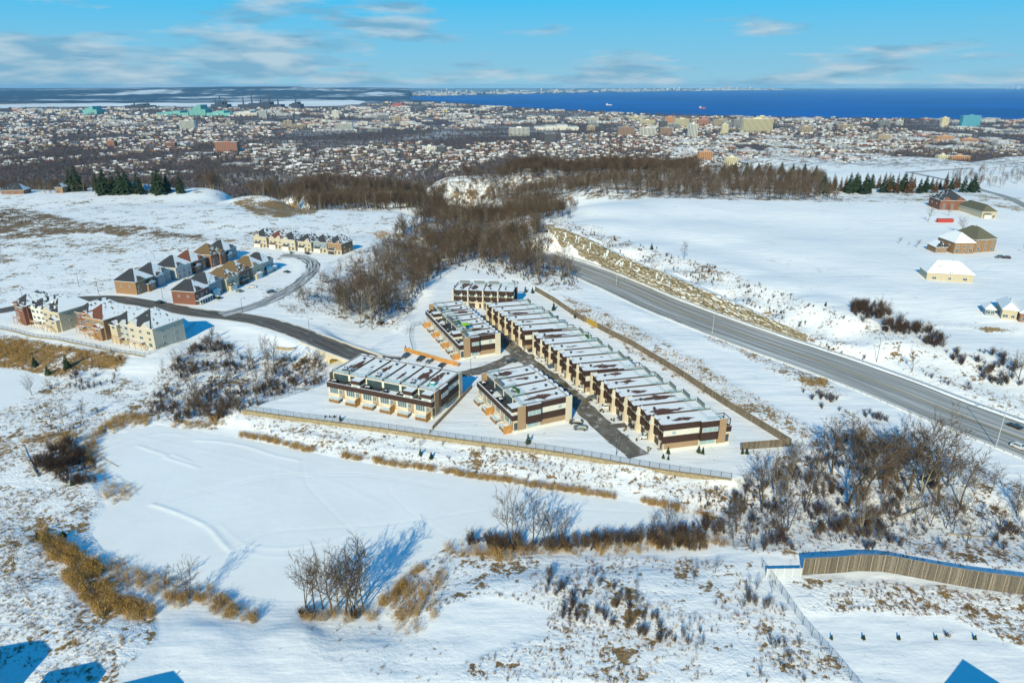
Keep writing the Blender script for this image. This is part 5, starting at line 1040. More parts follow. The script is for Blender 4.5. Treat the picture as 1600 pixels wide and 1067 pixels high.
# ------------------------------------------------------------------ cars
def car_meshes():
    R = {}
    for kind, L_, W_, Hh, prof, gl in (('sedan', 4.6, 1.8, 1.45, [(0, .35), (0.02, .72), (.55, .88), (1.35, .95), (2.05, 1.40), (3.2, 1.42), (4.0, 1.0), (4.55, .92), (4.6, .4)], (1.35, 4.0)), ('suv', 4.7, 1.9, 1.72, [(0, .4), (0.02, .85), (.5, 1.0), (1.2, 1.08), (1.8, 1.66), (3.9, 1.70), (4.5, 1.15), (4.68, .95), (4.7, .45)], (1.2, 4.5))):
        b = MB(); n = len(prof); belt = 0.97 if kind == 'sedan' else 1.1
        def ins(z): return W_ / 2 if z <= belt else W_ / 2 - 0.26 * (z - belt) / 0.55
        Lp = [(x, ins(z), z) for x, z in prof]; Rp = [(x, -ins(z), z) for x, z in prof]
        for i in range(n - 1): b.face([Lp[i], Rp[i], Rp[i + 1], Lp[i + 1]], 'car_paint')
        low = [(x, z) for x, z in prof]
        for sgn in (1, -1):
            P = Lp if sgn > 0 else Rp; base = [(x, sgn * W_ / 2, 0.32) for x in (0.05, L_ - 0.05)]
            side = [(x, sgn * W_ / 2, min(z, belt)) for x, z in prof]; poly = [base[0]] + side + [base[1]]; b.face(poly if sgn < 0 else poly[::-1], 'car_paint')
            up = [p for p in P if p[2] > belt - 0.03]
            if len(up) > 2: b.face(up, 'car_paint')
        b.face([(0.05, -W_ / 2, .32), (L_ - .05, -W_ / 2, .32), (L_ - .05, W_ / 2, .32), (.05, W_ / 2, .32)], 'rubber'); R[kind, 'body'] = b.mesh('body')
        b = MB(); k0 = 3; z0 = prof[3][1]
        def gq(a_, c_, s=0.90):   # wind screens
            (xa, za), (xc, zc) = prof[a_], prof[c_]; dx, dz = xc - xa, zc - za; nx_, nz_ = -dz, dx; l_ = math.hypot(nx_, nz_); ox, oz = nx_ / l_ * .015, nz_ / l_ * .015
            p = [(xa + dx * .12, za + dz * .12), (xa + dx * .9, za + dz * .9)]; b.face([(p[0][0] + ox, ins(p[0][1]) * s, p[0][1] + oz), (p[0][0] + ox, -ins(p[0][1]) * s, p[0][1] + oz), (p[1][0] + ox, -ins(p[1][1]) * s, p[1][1] + oz), (p[1][0] + ox, ins(p[1][1]) * s, p[1][1] + oz)], 'glass_dark')
        gq(3, 4); gq(5, 6)
        for sgn in (1, -1):
            xs = [prof[3][0] + .25, prof[4][0] + .1, prof[5][0] - .1, prof[6][0] - .25]; zs = [belt + .04, prof[4][1] - .1, prof[5][1] - .1, belt + .04]; b.face([(x, sgn * (ins(z) + .012), z) for x, z in zip(xs, zs)], 'glass_dark')
        R[kind, 'glazing'] = b.mesh('glazing')
        b = MB(); b.tube((0, -0.11, 0), (0, 0.11, 0), 0.33, 0.33, 12, 'rubber', True); b.face([(0.33 * math.cos(t_), -.111, .33 * math.sin(t_)) for t_ in np.linspace(0, 5.76, 12)], 'rubber'); b.tube((0, -.13, 0), (0, .13, 0), 0.19, 0.19, 8, 'metal_grey', True); R[kind, 'wheel'] = b.mesh('wheel')
        b = MB(); b.box(-0.02, 0.06, -0.2, 0.2, 0, 0.16, 'lamp_glass'); R[kind, 'headlight'] = b.mesh('headlight')
        b = MB(); rr = prof[4:6]; x0, x1 = rr[0][0], rr[1][0]; zt = rr[0][1] + 0.02; w2 = ins(zt) * .95; b.prism([(x0, -w2), (x1, -w2), (x1, w2), (x0, w2)], zt, zt + 0.09, 'snow'); R[kind, 'roof_snow'] = b.mesh('roof_snow')
        R[kind, 'dim'] = (L_, W_)
    return R
mat('car_paint', (0.1, 0.1, 0.1), 0.3, spec=0.5); CM = car_meshes(); PAINT = {}
def paint(c_):
    if c_ not in PAINT:
        m = bpy.data.materials.new('paint'); m.use_nodes = True; b_ = m.node_tree.nodes['Principled BSDF']; b_.inputs['Base Color'].default_value = (*c_, 1); b_.inputs['Roughness'].default_value = 0.28; b_.inputs['Coat Weight'].default_value = 0.4; PAINT[c_] = m
    return PAINT[c_]
def car(label, px, py, heading, kind='suv', col=(0.03, 0.03, 0.035), snow=False, group='parked cars', lift=0.06):
    p = G(px, py); L_, W_ = CM[kind, 'dim']; a = math.atan2(heading[1], heading[0]); t = thing('car', label, 'car', (p[0] - math.cos(a) * L_ / 2, p[1] - math.sin(a) * L_ / 2, p[2] + lift), a, group)
    o = link('body', CM[kind, 'body'], t); o.material_slots[0].link = 'OBJECT'; o.material_slots[0].material = paint(col); link('glazing', CM[kind, 'glazing'], t)
    for x in (0.85, L_ - 0.9):
        for y in (-W_ / 2 + 0.1, W_ / 2 - 0.1): link('wheel', CM[kind, 'wheel'], t, (x, y, 0.33))
    for y in (-W_ / 2 + 0.3, W_ / 2 - 0.3): link('headlight', CM[kind, 'headlight'], t, (0.0, y, 0.62))
    if snow: link('roof_snow', CM[kind, 'roof_snow'], t)
ED = (0.974, 0.225); BK = (0.025, 0.027, 0.03); WH = (0.7, 0.7, 0.7); BL = (0.04, 0.07, 0.12); GR = (0.10, 0.13, 0.14)
car('white car on the fourth driveway from the far end of the lane', 850, 563.5, ED, 'suv', WH); car('blue-grey car between two white cars on the lane driveways', 864, 574, ED, 'suv', BL); car('white sedan with snowy hood beside the blue-grey car', 881, 586.5, ED, 'sedan', WH)
car('white sport utility car on the driveway halfway along the lane', 908, 608.5, ED, 'suv', WH); car('black car on the second driveway from the near end of the lane', 992, 667, ED, 'suv', BK); car('white pickup-like car on the nearest driveway of the lane', 1007.5, 684, ED, 'suv', WH)
car('grey sport utility car at the near corner of the short townhouse block', 907, 671, (0.9, -0.2), 'suv', GR); car('dark car with snowy roof behind the grey one by the short block', 900, 662, (0.9, -0.2), 'suv', BK, True)
car('white car parked before the farthest townhouse block', 737, 485, (1, 0), 'sedan', WH); car('silver car beside the far townhouse garages', 762, 483, (1, 0.2), 'suv', (0.3, 0.3, 0.3))
for n_, (bx_, by_, cl_, kd_, lb_) in enumerate(((778, 497, WH, 'sedan', 'white car on the first driveway past the far bend of the lane'), (786, 509, BK, 'suv', 'black car on a far driveway of the lane'), (803, 520, GR, 'sedan', 'grey car on a far driveway beside the black one'), (815, 534, WH, 'suv', 'white car in front of the far third of the row'), (832, 549, BK, 'suv', 'dark car at the gap between far and middle thirds of the row'), (927, 623, GR, 'sedan', 'grey car on a snowy driveway of the nearest third'), (945, 638, WH, 'suv', 'white car on the third driveway of the nearest third'), (975, 655, BL, 'suv', 'blue car two driveways before the lane end'), (799, 566, BK, 'sedan', 'black car by the wall of the crowded terraces block'))):
    car(lb_, bx_, by_, ED, kd_, cl_, n_ % 3 == 0)
PA = (0.385, 0.923)
car('dark blue car at the left end of the parking behind the orange fence', 634, 558, PA, 'suv', BL); car('black car in the middle of the parking behind the front block', 657, 563, PA, 'suv', BK); car('snow-covered car in the parking behind the front block', 671, 566, PA, 'sedan', GR, True); car('dark car at the right end of the parking by the orange fence', 690, 573, PA, 'sedan', BK)
car('black car on the street corner left of the porch house', 249, 474, (0.9, -0.4), 'suv', BK); car('dark car before the blue-grey house of the crescent', 340, 467, (0.8, -0.5), 'suv', BK, True); car('dark car on the first crescent driveway', 374, 456, (0.8, -0.5), 'sedan', GR); car('white car on the crescent driveway', 394, 449.5, (0.9, 0.2), 'sedan', WH); car('dark blue car driving on the crescent', 423, 457.5, (0.8, 0.5), 'suv', BL, group='moving cars')
car('dark car in the shade of the last crescent house', 448, 426, (0.8, -0.5), 'sedan', BK); car('grey car before the top row of houses', 455, 396, (0.3, -0.95), 'sedan', GR); car('black sport utility car before the top row of houses', 480, 397, (0.6, -0.7), 'suv', BK)
car('dark green car beside the orange farm house', 1561, 403, (1, 0.1), 'suv', GR); car('dark purple car beside the orange farm house', 1572, 404, (1, -0.3), 'suv', (0.07, 0.02, 0.04))
hd = pw[9] - pw[2]; car('black car on the far lanes of the highway at the right edge', 1585, 668, -hd, 'sedan', BK, group='moving cars', lift=0.14); car('white and black car on the near lanes of the highway at the right edge', 1592, 701, hd, 'suv', WH, group='moving cars', lift=0.14)
mat('drive_asphalt', (0.13, 0.12, 0.105), 0.95, 0.3, 0.6)
for B, n, w_ in ((B_E1, 6, 7.3), (B_E2, 6, 7.55), (B_E3, 6, 7.4)):
    for i in range(n):
        q = MB(); x0 = w_ * i + 0.5; q.box(x0, x0 + 3.2, -6.3 + 1.58 * i, -1.3 + 1.58 * i, 0.03, 0.062, 'snow' if (i * 7 + n) % 3 else 'drive_asphalt'); o = link('driveway', q.mesh('driveway'), None, B.location, B.rotation_euler[2]); tag(o, kind='structure')
# ------------------------------------------------------------------ plants
def sliver(b, a, c_, wd, m):
    a = np.array(a); c_ = np.array(c_); d = c_ - a; s = np.cross(d, RNG.normal(size=3)); l_ = np.linalg.norm(s)
    if l_ < 1e-6: return
    s *= wd * 0.5 / l_; b.face([a - s, a + s, c_], m)
def rot_off(d, ang, az):
    d = d / np.linalg.norm(d); u = np.cross(d, (0, 0, 1) if abs(d[2]) < 0.9 else (1, 0, 0)); u /= np.linalg.norm(u); v = np.cross(d, u)
    return d * math.cos(ang) + (u * math.cos(az) + v * math.sin(az)) * math.sin(ang)
def bare_tree(seed, h=14.0, spread=0.35, stems=1, limbs=11, subs=6, twigs=7, tw='twig', bk='bark', first=0.3):
    """trunk and limbs, and the crown of branches and twigs; height 1 unit = h metres"""
    global RNG
    old = RNG; RNG = np.random.default_rng(seed); T = MB(); C = MB()
    for st in range(stems):
        p = np.array((RNG.normal() * 0.12 * (stems > 1), RNG.normal() * 0.12 * (stems > 1), -0.3)); d = np.array((RNG.normal() * 0.05 + (0.18 * math.cos(st * 2.3) if stems > 1 else 0), RNG.normal() * 0.05 + (0.18 * math.sin(st * 2.3) if stems > 1 else 0), 1.0)); d /= np.linalg.norm(d)
        r = h * 0.015 / math.sqrt(stems) + 0.02; n = 7; hh = h * RNG.uniform(0.82, 1.0); nodes = [(p.copy(), r)]
        for k in range(n):
            q = p + d * hh / n; r2 = r * 0.80; T.tube(p, q, r, r2, 6 if k < 3 else 5, bk); p, r = q, r2; d = d + np.array((RNG.normal() * 0.10, RNG.normal() * 0.10, 0.04)); d /= np.linalg.norm(d); nodes.append((p.copy(), r))
        for k in range(limbs):
            f = first + (0.97 - first) * (k + RNG.uniform(0, 0.8)) / limbs; i = min(n - 1, int(f * n)); g = f * n - i; base = nodes[i][0] * (1 - g) + nodes[i + 1][0] * g; br = nodes[i][1] * 0.55
            ld = rot_off(d * 0.3 + np.array((0, 0, 1.0)), RNG.uniform(0.55, 1.05) * (1 - 0.45 * f) + 0.12, k * 2.4 + RNG.uniform(-.4, .4)); ll = h * spread * (1.15 - 0.75 * abs(f - 0.45)) * RNG.uniform(0.75, 1.2)
            a = base; pts = [(a, br)]
            for s in range(3):
                c_ = a + ld * ll / 3; rr = br * 0.68; T.tube(a, c_, br, rr, 4, bk); a, br = c_, rr; ld = ld + np.array((RNG.normal() * .14, RNG.normal() * .14, 0.16)); ld /= np.linalg.norm(ld); pts.append((a, br))
            for s in range(subs):
                f2 = (s + 0.6) / subs; i2 = min(2, int(f2 * 3)); g2 = f2 * 3 - i2; sb = pts[i2][0] * (1 - g2) + pts[i2 + 1][0] * g2; sdv = rot_off(ld, RNG.uniform(0.4, 0.95), RNG.uniform(0, 6.3)); sdv[2] += 0.15; sl = ll * RNG.uniform(0.28, 0.5); e = sb + sdv * sl
                C.tube(sb, e, 0.028 + 0.001 * h, 0.014, 3, tw)
                for w2 in range(twigs):
                    g3 = RNG.uniform(0.15, 1.0); wb = sb + (e - sb) * g3; wdv = rot_off(sdv, RNG.uniform(0.25, 0.9), RNG.uniform(0, 6.3)); wl = sl * RNG.uniform(0.3, 0.7); we = wb + wdv * wl; sliver(C, wb, we, 0.065, tw)
                    for w3 in range(2):
                        wc = wb + (we - wb) * RNG.uniform(0.3, 0.9); sliver(C, wc, wc + rot_off(wdv, RNG.uniform(0.3, 0.9), RNG.uniform(0, 6.3)) * wl * RNG.uniform(.35, .65), 0.04, tw)
    RNG = old; return T.mesh('trunk'), C.mesh('crown')
def shrub_mesh(seed, h=2.6, stems=16, spread=0.75, tw='twig', wd=0.05):
    global RNG
    old = RNG; RNG = np.random.default_rng(seed); b = MB()
    for s in range(stems):
        az = RNG.uniform(0, 6.3); tilt = abs(RNG.normal()) * 0.35 * spread; d = np.array((math.cos(az) * math.sin(tilt), math.sin(az) * math.sin(tilt), math.cos(tilt))); p = np.array((RNG.normal() * .18, RNG.normal() * .18, -0.1)); ll = h * RNG.uniform(0.6, 1.05)
        e = p + d * ll; b.tube(p, e, wd * 0.55, 0.01, 3, tw)
        for t_ in range(9):
            q = p + (e - p) * RNG.uniform(0.25, 0.95); dd = rot_off(d, RNG.uniform(0.3, 0.8), RNG.uniform(0, 6.3)); l2 = ll * RNG.uniform(.15, .38); e2 = q + dd * l2; sliver(b, q, e2, wd * 0.8, tw)
            for t2 in range(3): q2 = q + (e2 - q) * RNG.uniform(.2, .9); sliver(b, q2, q2 + rot_off(dd, RNG.uniform(.3, .8), RNG.uniform(0, 6.3)) * l2 * .5, wd * .6, tw)
    RNG = old; return b.mesh('shrub')
def conifer_meshes(seed, h=10.0, wdt=0.26, m='needle', dense=1.0):
    global RNG
    old = RNG; RNG = np.random.default_rng(seed); T = MB(); C = MB(); T.tube((0, 0, -0.2), (0, 0, h * 0.95), 0.018 * h, 0.01, 6, 'bark')
    n = int(60 * dense)
    for k in range(n):
        f = (k + RNG.uniform()) / n; z = h * (0.08 + 0.9 * f); r = h * wdt * (1 - f) ** 0.85 + 0.15
        for j in range(4):
            az = RNG.uniform(0, 6.3); rr = r * RNG.uniform(0.55, 1.05); e = np.array((math.cos(az) * rr, math.sin(az) * rr, z - 0.22 * rr + RNG.uniform(-.1, .25))); a = np.array((0, 0, z + 0.1 * rr)); s = np.array((-math.sin(az), math.cos(az), 0)) * rr * 0.30
            mid = a * .45 + e * .55; C.face([a, mid + s + (0, 0, -.08 * rr), e], m); C.face([a, e, mid - s + (0, 0, -.08 * rr)], m); C.face([mid + s, mid - s, e + (0, 0, -.22 * rr)], m)
    RNG = old; return T.mesh('trunk'), C.mesh('crown')
def tuft_mesh(seed, h, n, spread, m, wd):
    global RNG
    old = RNG; RNG = np.random.default_rng(seed); b = MB()
    for k in range(n):
        az = RNG.uniform(0, 6.3); r = spread * math.sqrt(RNG.uniform()); p = np.array((math.cos(az) * r, math.sin(az) * r, -0.05)); t_ = RNG.normal() * 0.18; t2 = RNG.normal() * .18; e = p + np.array((t_, t2, 1.0)) * h * RNG.uniform(.6, 1.1); sliver(b, p, e, wd, m)
        if h > 1.4: sliver(b, e - (0, 0, .35), e + np.array((t_, t2, .12)) * .5, wd * 2.2, m)
    RNG = old; return b.mesh('tuft')
TREES = [bare_tree(1, 15, 0.30), bare_tree(2, 15, 0.26, tw='twig_grey', bk='bark_pale'), bare_tree(3, 15, 0.36, limbs=13), bare_tree(4, 15, 0.24, tw='twig_dark', limbs=10), bare_tree(5, 15, 0.33, stems=2, limbs=8), bare_tree(6, 15, 0.30, stems=3, limbs=7, bk='bark_pale', first=.2)]
SHRUBS = [shrub_mesh(11), shrub_mesh(12, tw='twig_dark'), shrub_mesh(13, tw='twig_grey'), shrub_mesh(14, spread=1.2, tw='twig_dark'), shrub_mesh(15, spread=0.5, stems=12)]
REED = [tuft_mesh(21, 2.3, 24, 0.75, 'reed', 0.045), tuft_mesh(22, 2.1, 20, 0.8, 'reed_pale', 0.04), tuft_mesh(23, 2.5, 20, 0.7, 'reed', 0.045)]
GRASS = [tuft_mesh(31 + k, 0.55, 16, 0.32, 'drygrass', 0.05) for k in range(3)] + [tuft_mesh(35, 0.7, 12, 0.3, 'weed', 0.045), tuft_mesh(36, 0.9, 12, 0.25, 'weed', 0.045)]
CON = [conifer_meshes(41), conifer_meshes(42, 10, 0.34), conifer_meshes(43, 10, 0.22, 'needle_rust')]
def scatter_poly(poly, dens, z=0.0, wob=0.0):
    """random spots of the ground inside a patch of the survey, even per square metre"""
    W = Ul(poly, z); x0, y0 = W.min(0); x1, y1 = W.max(0); n = int((x1 - x0) * (y1 - y0) * dens)
    if n < 1: return np.zeros((0, 3))
    x = RNG.uniform(x0, x1, n); y = RNG.uniform(y0, y1, n); zz = GS(x, y)
    px, py = PJ(x, y, zz)
    if wob: px = px + (fbm(x, y, 12, 77) - .5) * wob; py = py + (fbm(x, y, 9, 78) - .5) * wob * .5
    m = inpoly(px, py, poly); return np.stack([x[m], y[m], zz[m]], 1)
def off_roads(P, margin=1.5):
    keep = np.ones(len(P), bool)
    for nm, (pw_, h_, wd_, lf_) in ROADS.items():
        d, _, _ = segdist(P[:, 0], P[:, 1], pw_[::3] if len(pw_) > 9 else pw_); keep &= d > wd_ / 2 + margin
    return P[keep]
ICOL = {}
def instancer(name, P, idx, scale, rot, sources, label=None, cat=None):
    """a mass nobody could count: copies of the source meshes on points"""
    key = tuple(m.name for m in sources)
    if key not in ICOL:
        c_ = bpy.data.collections.new('sources'); objs = []
        for k, m in enumerate(sources):
            o = bpy.data.objects.new('src_%02d_%s' % (k, m.name), m); c_.objects.link(o)
        ICOL[key] = c_
    me = bpy.data.meshes.new(name); me.from_pydata([tuple(p) for p in P], [], [])
    for nm, ty, v in (('idx', 'INT', idx), ('scl', 'FLOAT', scale), ('rz', 'FLOAT', rot)):
        a = me.attributes.new(nm, ty, 'POINT'); a.data.foreach_set('value', np.asarray(v, np.int32 if ty == 'INT' else np.float32))
    o = link(name, me); g = bpy.data.node_groups.new(name, 'GeometryNodeTree'); g.interface.new_socket('Geometry', in_out='INPUT', socket_type='NodeSocketGeometry'); g.interface.new_socket('Geometry', in_out='OUTPUT', socket_type='NodeSocketGeometry')
    N_ = g.nodes.new; gi = N_('NodeGroupInput'); go = N_('NodeGroupOutput'); ip = N_('GeometryNodeInstanceOnPoints'); ci = N_('GeometryNodeCollectionInfo'); ci.inputs['Collection'].default_value = ICOL[key]; ci.inputs['Separate Children'].default_value = True; ci.inputs['Reset Children'].default_value = True
    def attr(nm, ty): a = N_('GeometryNodeInputNamedAttribute'); a.data_type = ty; a.inputs['Name'].default_value = nm; return a.outputs['Attribute']
    g.links.new(gi.outputs[0], ip.inputs['Points']); g.links.new(ci.outputs[0], ip.inputs['Instance']); ip.inputs['Pick Instance'].default_value = True; g.links.new(attr('idx', 'INT'), ip.inputs['Instance Index'])
    cx = N_('ShaderNodeCombineXYZ'); g.links.new(attr('rz', 'FLOAT'), cx.inputs['Z']); g.links.new(cx.outputs[0], ip.inputs['Rotation']); g.links.new(attr('scl', 'FLOAT'), ip.inputs['Scale']); g.links.new(ip.outputs[0], go.inputs[0])
    md = o.modifiers.new('scatter', 'NODES'); md.node_group = g
    return tag(o, label, cat, kind='stuff')
def merged(T, C):   # trunk and crown as one mesh, for the mass of the wood
    import bmesh
    bm = bmesh.new(); bm.from_mesh(T); k = len(bm.faces); bm.from_mesh(C); me = bpy.data.meshes.new('tree'); 
    for i, f in enumerate(bm.faces): f.material_index = 0 if i < k else 1
    bm.to_mesh(me); bm.free(); me.materials.append(T.materials[0]); me.materials.append(C.materials[0]); return me

# --- where the trees stand: (spot, kind, height, lean)
TP = []   # x, y, z, kind, height, label
def trees(poly, dens, hmin, hmax, kinds, label, z=0.0, wob=20):
    P = off_roads(scatter_poly(poly, dens, z, wob))
    for p in P: TP.append((p[0], p[1], p[2], int(RNG.choice(kinds)), RNG.uniform(hmin, hmax), label))
def tree_at(px, py, top, kind, label, lean=None):
    p = G(px, py); lo, hi = 1.0, 40.0
    for _ in range(30):
        mid = (lo + hi) / 2
        if PJ(p[0], p[1], p[2] + mid)[1] > top: lo = mid
        else: hi = mid
    TP.append((p[0], p[1], p[2], kind, lo, label))
CENT = 'bare tree in the dense brown wood behind the townhouses'
trees([(640, 500), (650, 470), (690, 430), (720, 413), (700, 395), (640, 385), (600, 400), (570, 425), (545, 455), (520, 490), (560, 505), (610, 512)], 0.032, 7, 17, [0, 1, 2, 3, 4, 5], CENT, -4)
trees([(700, 410), (780, 420), (850, 450), (908, 462), (905, 425), (858, 395), (845, 365), (800, 345), (740, 345), (690, 360), (650, 385)], 0.042, 7, 18, [0, 1, 2, 3, 4], CENT, -8)
trees([(650, 350), (700, 318), (850, 318), (885, 340), (850, 350), (740, 350), (690, 370), (640, 380), (600, 395), (610, 370)], 0.036, 8, 17, [0, 1, 2, 3, 4], 'bare tree in the wood filling the valley', -15)
trees([(455, 488), (500, 470), (560, 440), (600, 400), (580, 398), (520, 432), (470, 470)], 0.022, 5, 9, [0, 3, 4], 'small bare tree at the left fringe of the wood by the estate', -2)
trees([(300, 272), (390, 268), (520, 285), (600, 296), (700, 302), (690, 334), (640, 332), (560, 330), (500, 333), (440, 317), (370, 303), (310, 293)], 0.042, 12, 20, [0, 1, 3, 4], 'bare tree in the long wood beyond the left field', -8)
trees([(700, 262), (850, 255), (1090, 262), (1090, 272), (900, 278), (720, 276)], 0.030, 13, 20, [0, 2, 3], 'bare tree in the dark wood along the plateau rim', 3)
trees([(880, 300), (960, 285), (1080, 272), (1280, 280), (1312, 318), (1150, 310), (900, 306)], 0.028, 8, 16, [0, 1, 2, 3], 'bare tree in the wood above the white field', 8)
trees([(850, 335), (890, 310), (905, 325), (890, 345)], 0.03, 6, 11, [0, 3], 'bare tree at the corner of the white field above the rock cut', 6)
trees([(690, 290), (760, 270), (900, 278), (1000, 282), (890, 302), (850, 325), (760, 322), (690, 330), (670, 300)], 0.036, 6, 14, [0, 1, 3], 'bare tree on the rough slope across the valley', -10)
RW = 'bare tree in the tangled thicket below the highway'
trees([(1140, 770), (1190, 745), (1270, 705), (1300, 680), (1400, 700), (1480, 720), (1530, 760), (1600, 790), (1700, 820), (1700, 850), (1500, 850), (1300, 850), (1130, 850)], 0.036, 4, 10, [0, 2, 3, 4, 5], RW, -1.5)
trees([(1460, 275), (1600, 270), (1700, 275), (1700, 300), (1600, 290), (1560, 300), (1500, 292)], 0.006, 8, 13, [0, 1, 2, 3], 'bare tree beyond the bend of the country road', 6)
trees([(-60, 305), (-60, 294), (0, 293), (90, 293), (200, 292), (300, 291), (300, 298), (200, 302), (90, 304)], 0.020, 7, 14, [0, 1, 3], 'bare tree along the far edge of the left field', 2)
trees([(240, 640), (250, 590), (335, 525), (380, 560), (430, 565), (505, 560), (508, 592), (420, 622), (330, 660)], 0.042, 3.5, 7, [0, 3, 4, 5], 'small bare tree in the thicket along the creek', -3)
for a_ in [(1190, 800, 712, 0), (1212, 790, 705, 5), (1258, 800, 720, 4), (1325, 790, 655, 2), (1350, 780, 665, 2), (1420, 770, 660, 0), (1440, 770, 658, 5), (1465, 790, 665, 2), (1300, 740, 650, 0), (1380, 770, 690, 3), (1400, 750, 672, 4), (1480, 760, 680, 3), (1500, 790, 700, 0), (1270, 770, 715, 3), (1150, 830, 780, 0), (1230, 830, 760, 4), (1345, 830, 760, 5)]:
    tree_at(*a_, RW)
trees([(850, 890), (1000, 920), (1110, 985), (1100, 1030), (980, 1000), (870, 965)], 0.035, 1.8, 4.2, [0, 3, 4, 5], 'bare sapling on the brushy foreground meadow', -1)
trees([(1060, 880), (1190, 890), (1225, 950), (1150, 960), (1080, 930)], 0.035, 2.0, 4.5, [0, 1, 3, 4], 'bare sapling beside the low white fence panel', -.8)
trees([(380, 655), (620, 682), (860, 714), (1140, 758), (1130, 785), (860, 750), (620, 715), (400, 680)], 0.006, 1.5, 3.0, [0, 3, 5], 'bare sapling on the bank under the stone wall', -2)
PB = 'bare tree on the near shore throwing a blue shadow on the frozen pond'
for a_ in [(800, 850, 775, 4), (832, 852, 775, 0), (852, 850, 800, 2), (878, 848, 795, 5), (812, 850, 790, 1), (862, 850, 790, 3)]: tree_at(*a_, PB)
PB2 = 'bare tree in the clump on the near left shore of the pond'
for a_ in [(478, 948, 880, 4), (492, 952, 868, 0), (518, 955, 855, 2), (540, 960, 850, 0), (555, 958, 862, 5), (530, 950, 870, 1), (505, 950, 880, 3), (550, 965, 885, 4), (568, 955, 880, 0)]: tree_at(*a_, PB2)
for a_ in [(296, 935, 880, 4, 'slim bare tree on the lower pond shore with a long shadow'), (258, 920, 885, 0, 'lone thin sapling at the edge of the golden reeds'), (1025, 842, 800, 0, 'bare tree at the right end of the near pond shore'), (1045, 840, 790, 5, 'many-stemmed bare tree at the right end of the near shore'),
           (22, 880, 845, 2, 'spreading bare tree by the left edge above the reeds'), (36, 915, 895, 3, 'small bare bush-like tree at the lower left meadow'), (80, 660, 632, 0, 'thin bare tree at the left end of the dark ditch'), (100, 665, 628, 1, 'second thin bare tree at the dark ditch'), (130, 655, 625, 3, 'bare tree by the track left of the pond'),
           (50, 618, 590, 4, 'bare tree beside the small left pond'), (120, 600, 570, 3, 'dark bare tree between the reeds and the small pond'), (420, 580, 525, 1, 'tall bare tree rising over the creek thicket'), (430, 582, 528, 0, 'tall slim bare tree beside the creek under the road'), (562, 512, 445, 1, 'tall pale bare tree at the wood edge above the bridge'), (582, 515, 440, 1, 'twin tall pale bare tree behind the bridge'),
           (1502, 366, 340, 2, 'bare tree with wide crown behind the orange farm house'), (1450, 347, 322, 0, 'bare tree on the snow left of the red container'), (1482, 338, 322, 3, 'bare tree before the red brick farm house'), (1405, 381, 370, 2, 'small round bare tree left of the orange farm house'), (1432, 387, 374, 2, 'round bare tree beside the orange farm garage'), (1420, 385, 377, 3, 'low bare tree between the farm orchard trees'),
           (1380, 516, 466, 2, 'tall bare tree in the dark bush on the field corner'), (1590, 598, 545, 0, 'bare tree at the right edge beyond the highway'), (1578, 595, 555, 4, 'forked bare tree at the right edge beyond the highway'), (1068, 405, 378, 0, 'lone bare tree on the field edge above the rock cut'), (1425, 580, 545, 3, 'dark bare tree on the slope beyond the highway'), (1600, 395, 380, 3, 'bare tree at the right edge beside the farm cars')]:
    tree_at(*a_)
TP.sort(key=lambda q: -q[4] / math.hypot(q[0], q[1], CAM_H))
NEAR, FARW = TP[:295], TP[295:]
KD = ['straight', 'pale-barked', 'wide-crowned', 'dark-twigged', 'twin-stemmed', 'three-stemmed']
for x, y, z, k, hh, lb in NEAR:
    grp = lb.replace('bare tree', 'bare trees', 1) if (lb in (CENT, RW, PB, PB2) or ' in the ' in lb and 'lone' not in lb) and lb.startswith('bare tree') else (lb.replace('sapling', 'saplings') if lb.startswith('bare sapling') else None)
    if grp: lb = ('tall ' if hh > 14 else 'low ' if hh < 6 else '') + KD[k] + ' ' + lb
    t = thing('bare_tree', lb, 'tree', (x, y, z), RNG.uniform(0, 6.3), grp); s = hh / 15.0
    t.scale = (s * RNG.uniform(.95, 1.2), s * RNG.uniform(.95, 1.2), s); t.rotation_euler = (RNG.normal() * .05, RNG.normal() * .05, RNG.uniform(0, 6.3))
    link('trunk', TREES[k][0], t); link('crown', TREES[k][1], t)
MT = [merged(*q) for q in TREES]
F = np.array([q[:3] for q in FARW]); instancer('distant_woodland', F, [q[3] for q in FARW], [q[4] / 15.0 for q in FARW], RNG.uniform(0, 6.3, len(F)), MT, 'mass of bare grey-brown woodland trees in the valley and along the plateau rim', 'woodland')

# --- shrubs and brush
SP_ = []
def shrubs(poly, dens, hmin, hmax, kinds, label, z=0.0, wob=20, clump=.47):
    Q_ = off_roads(scatter_poly(poly, dens * 1.7, z, wob)); Q_ = Q_[fbm(Q_[:, 0], Q_[:, 1], 7, 88) > clump] if len(Q_) else Q_
    for p in Q_: SP_.append((p[0], p[1], p[2], int(RNG.choice(kinds)), RNG.uniform(hmin, hmax), label))
shrubs([(690, 858), (715, 848), (790, 846), (880, 846), (960, 840), (1030, 832), (1090, 820), (1140, 830), (1140, 862), (1000, 860), (900, 862), (760, 862)], 0.42, 1.2, 4.4, [0, 1, 2, 3], 'brown leafless shrub in the brush along the near pond shore', -3, clump=.42)
shrubs([(1120, 790), (1190, 760), (1270, 710), (1310, 670), (1400, 700), (1500, 740), (1600, 790), (1750, 840), (1750, 870), (1500, 862), (1300, 858), (1120, 860)], 0.10, 0.9, 3.6, [0, 1, 2, 3], 'dark leafless shrub in the thicket below the highway', -2)
shrubs([(235, 650), (240, 590), (335, 523), (380, 560), (430, 562), (510, 558), (512, 594), (420, 626), (330, 665), (260, 662)], 0.16, 0.9, 3.2, [0, 1, 2, 3], 'leafless shrub in the creek thicket below the road', -3)
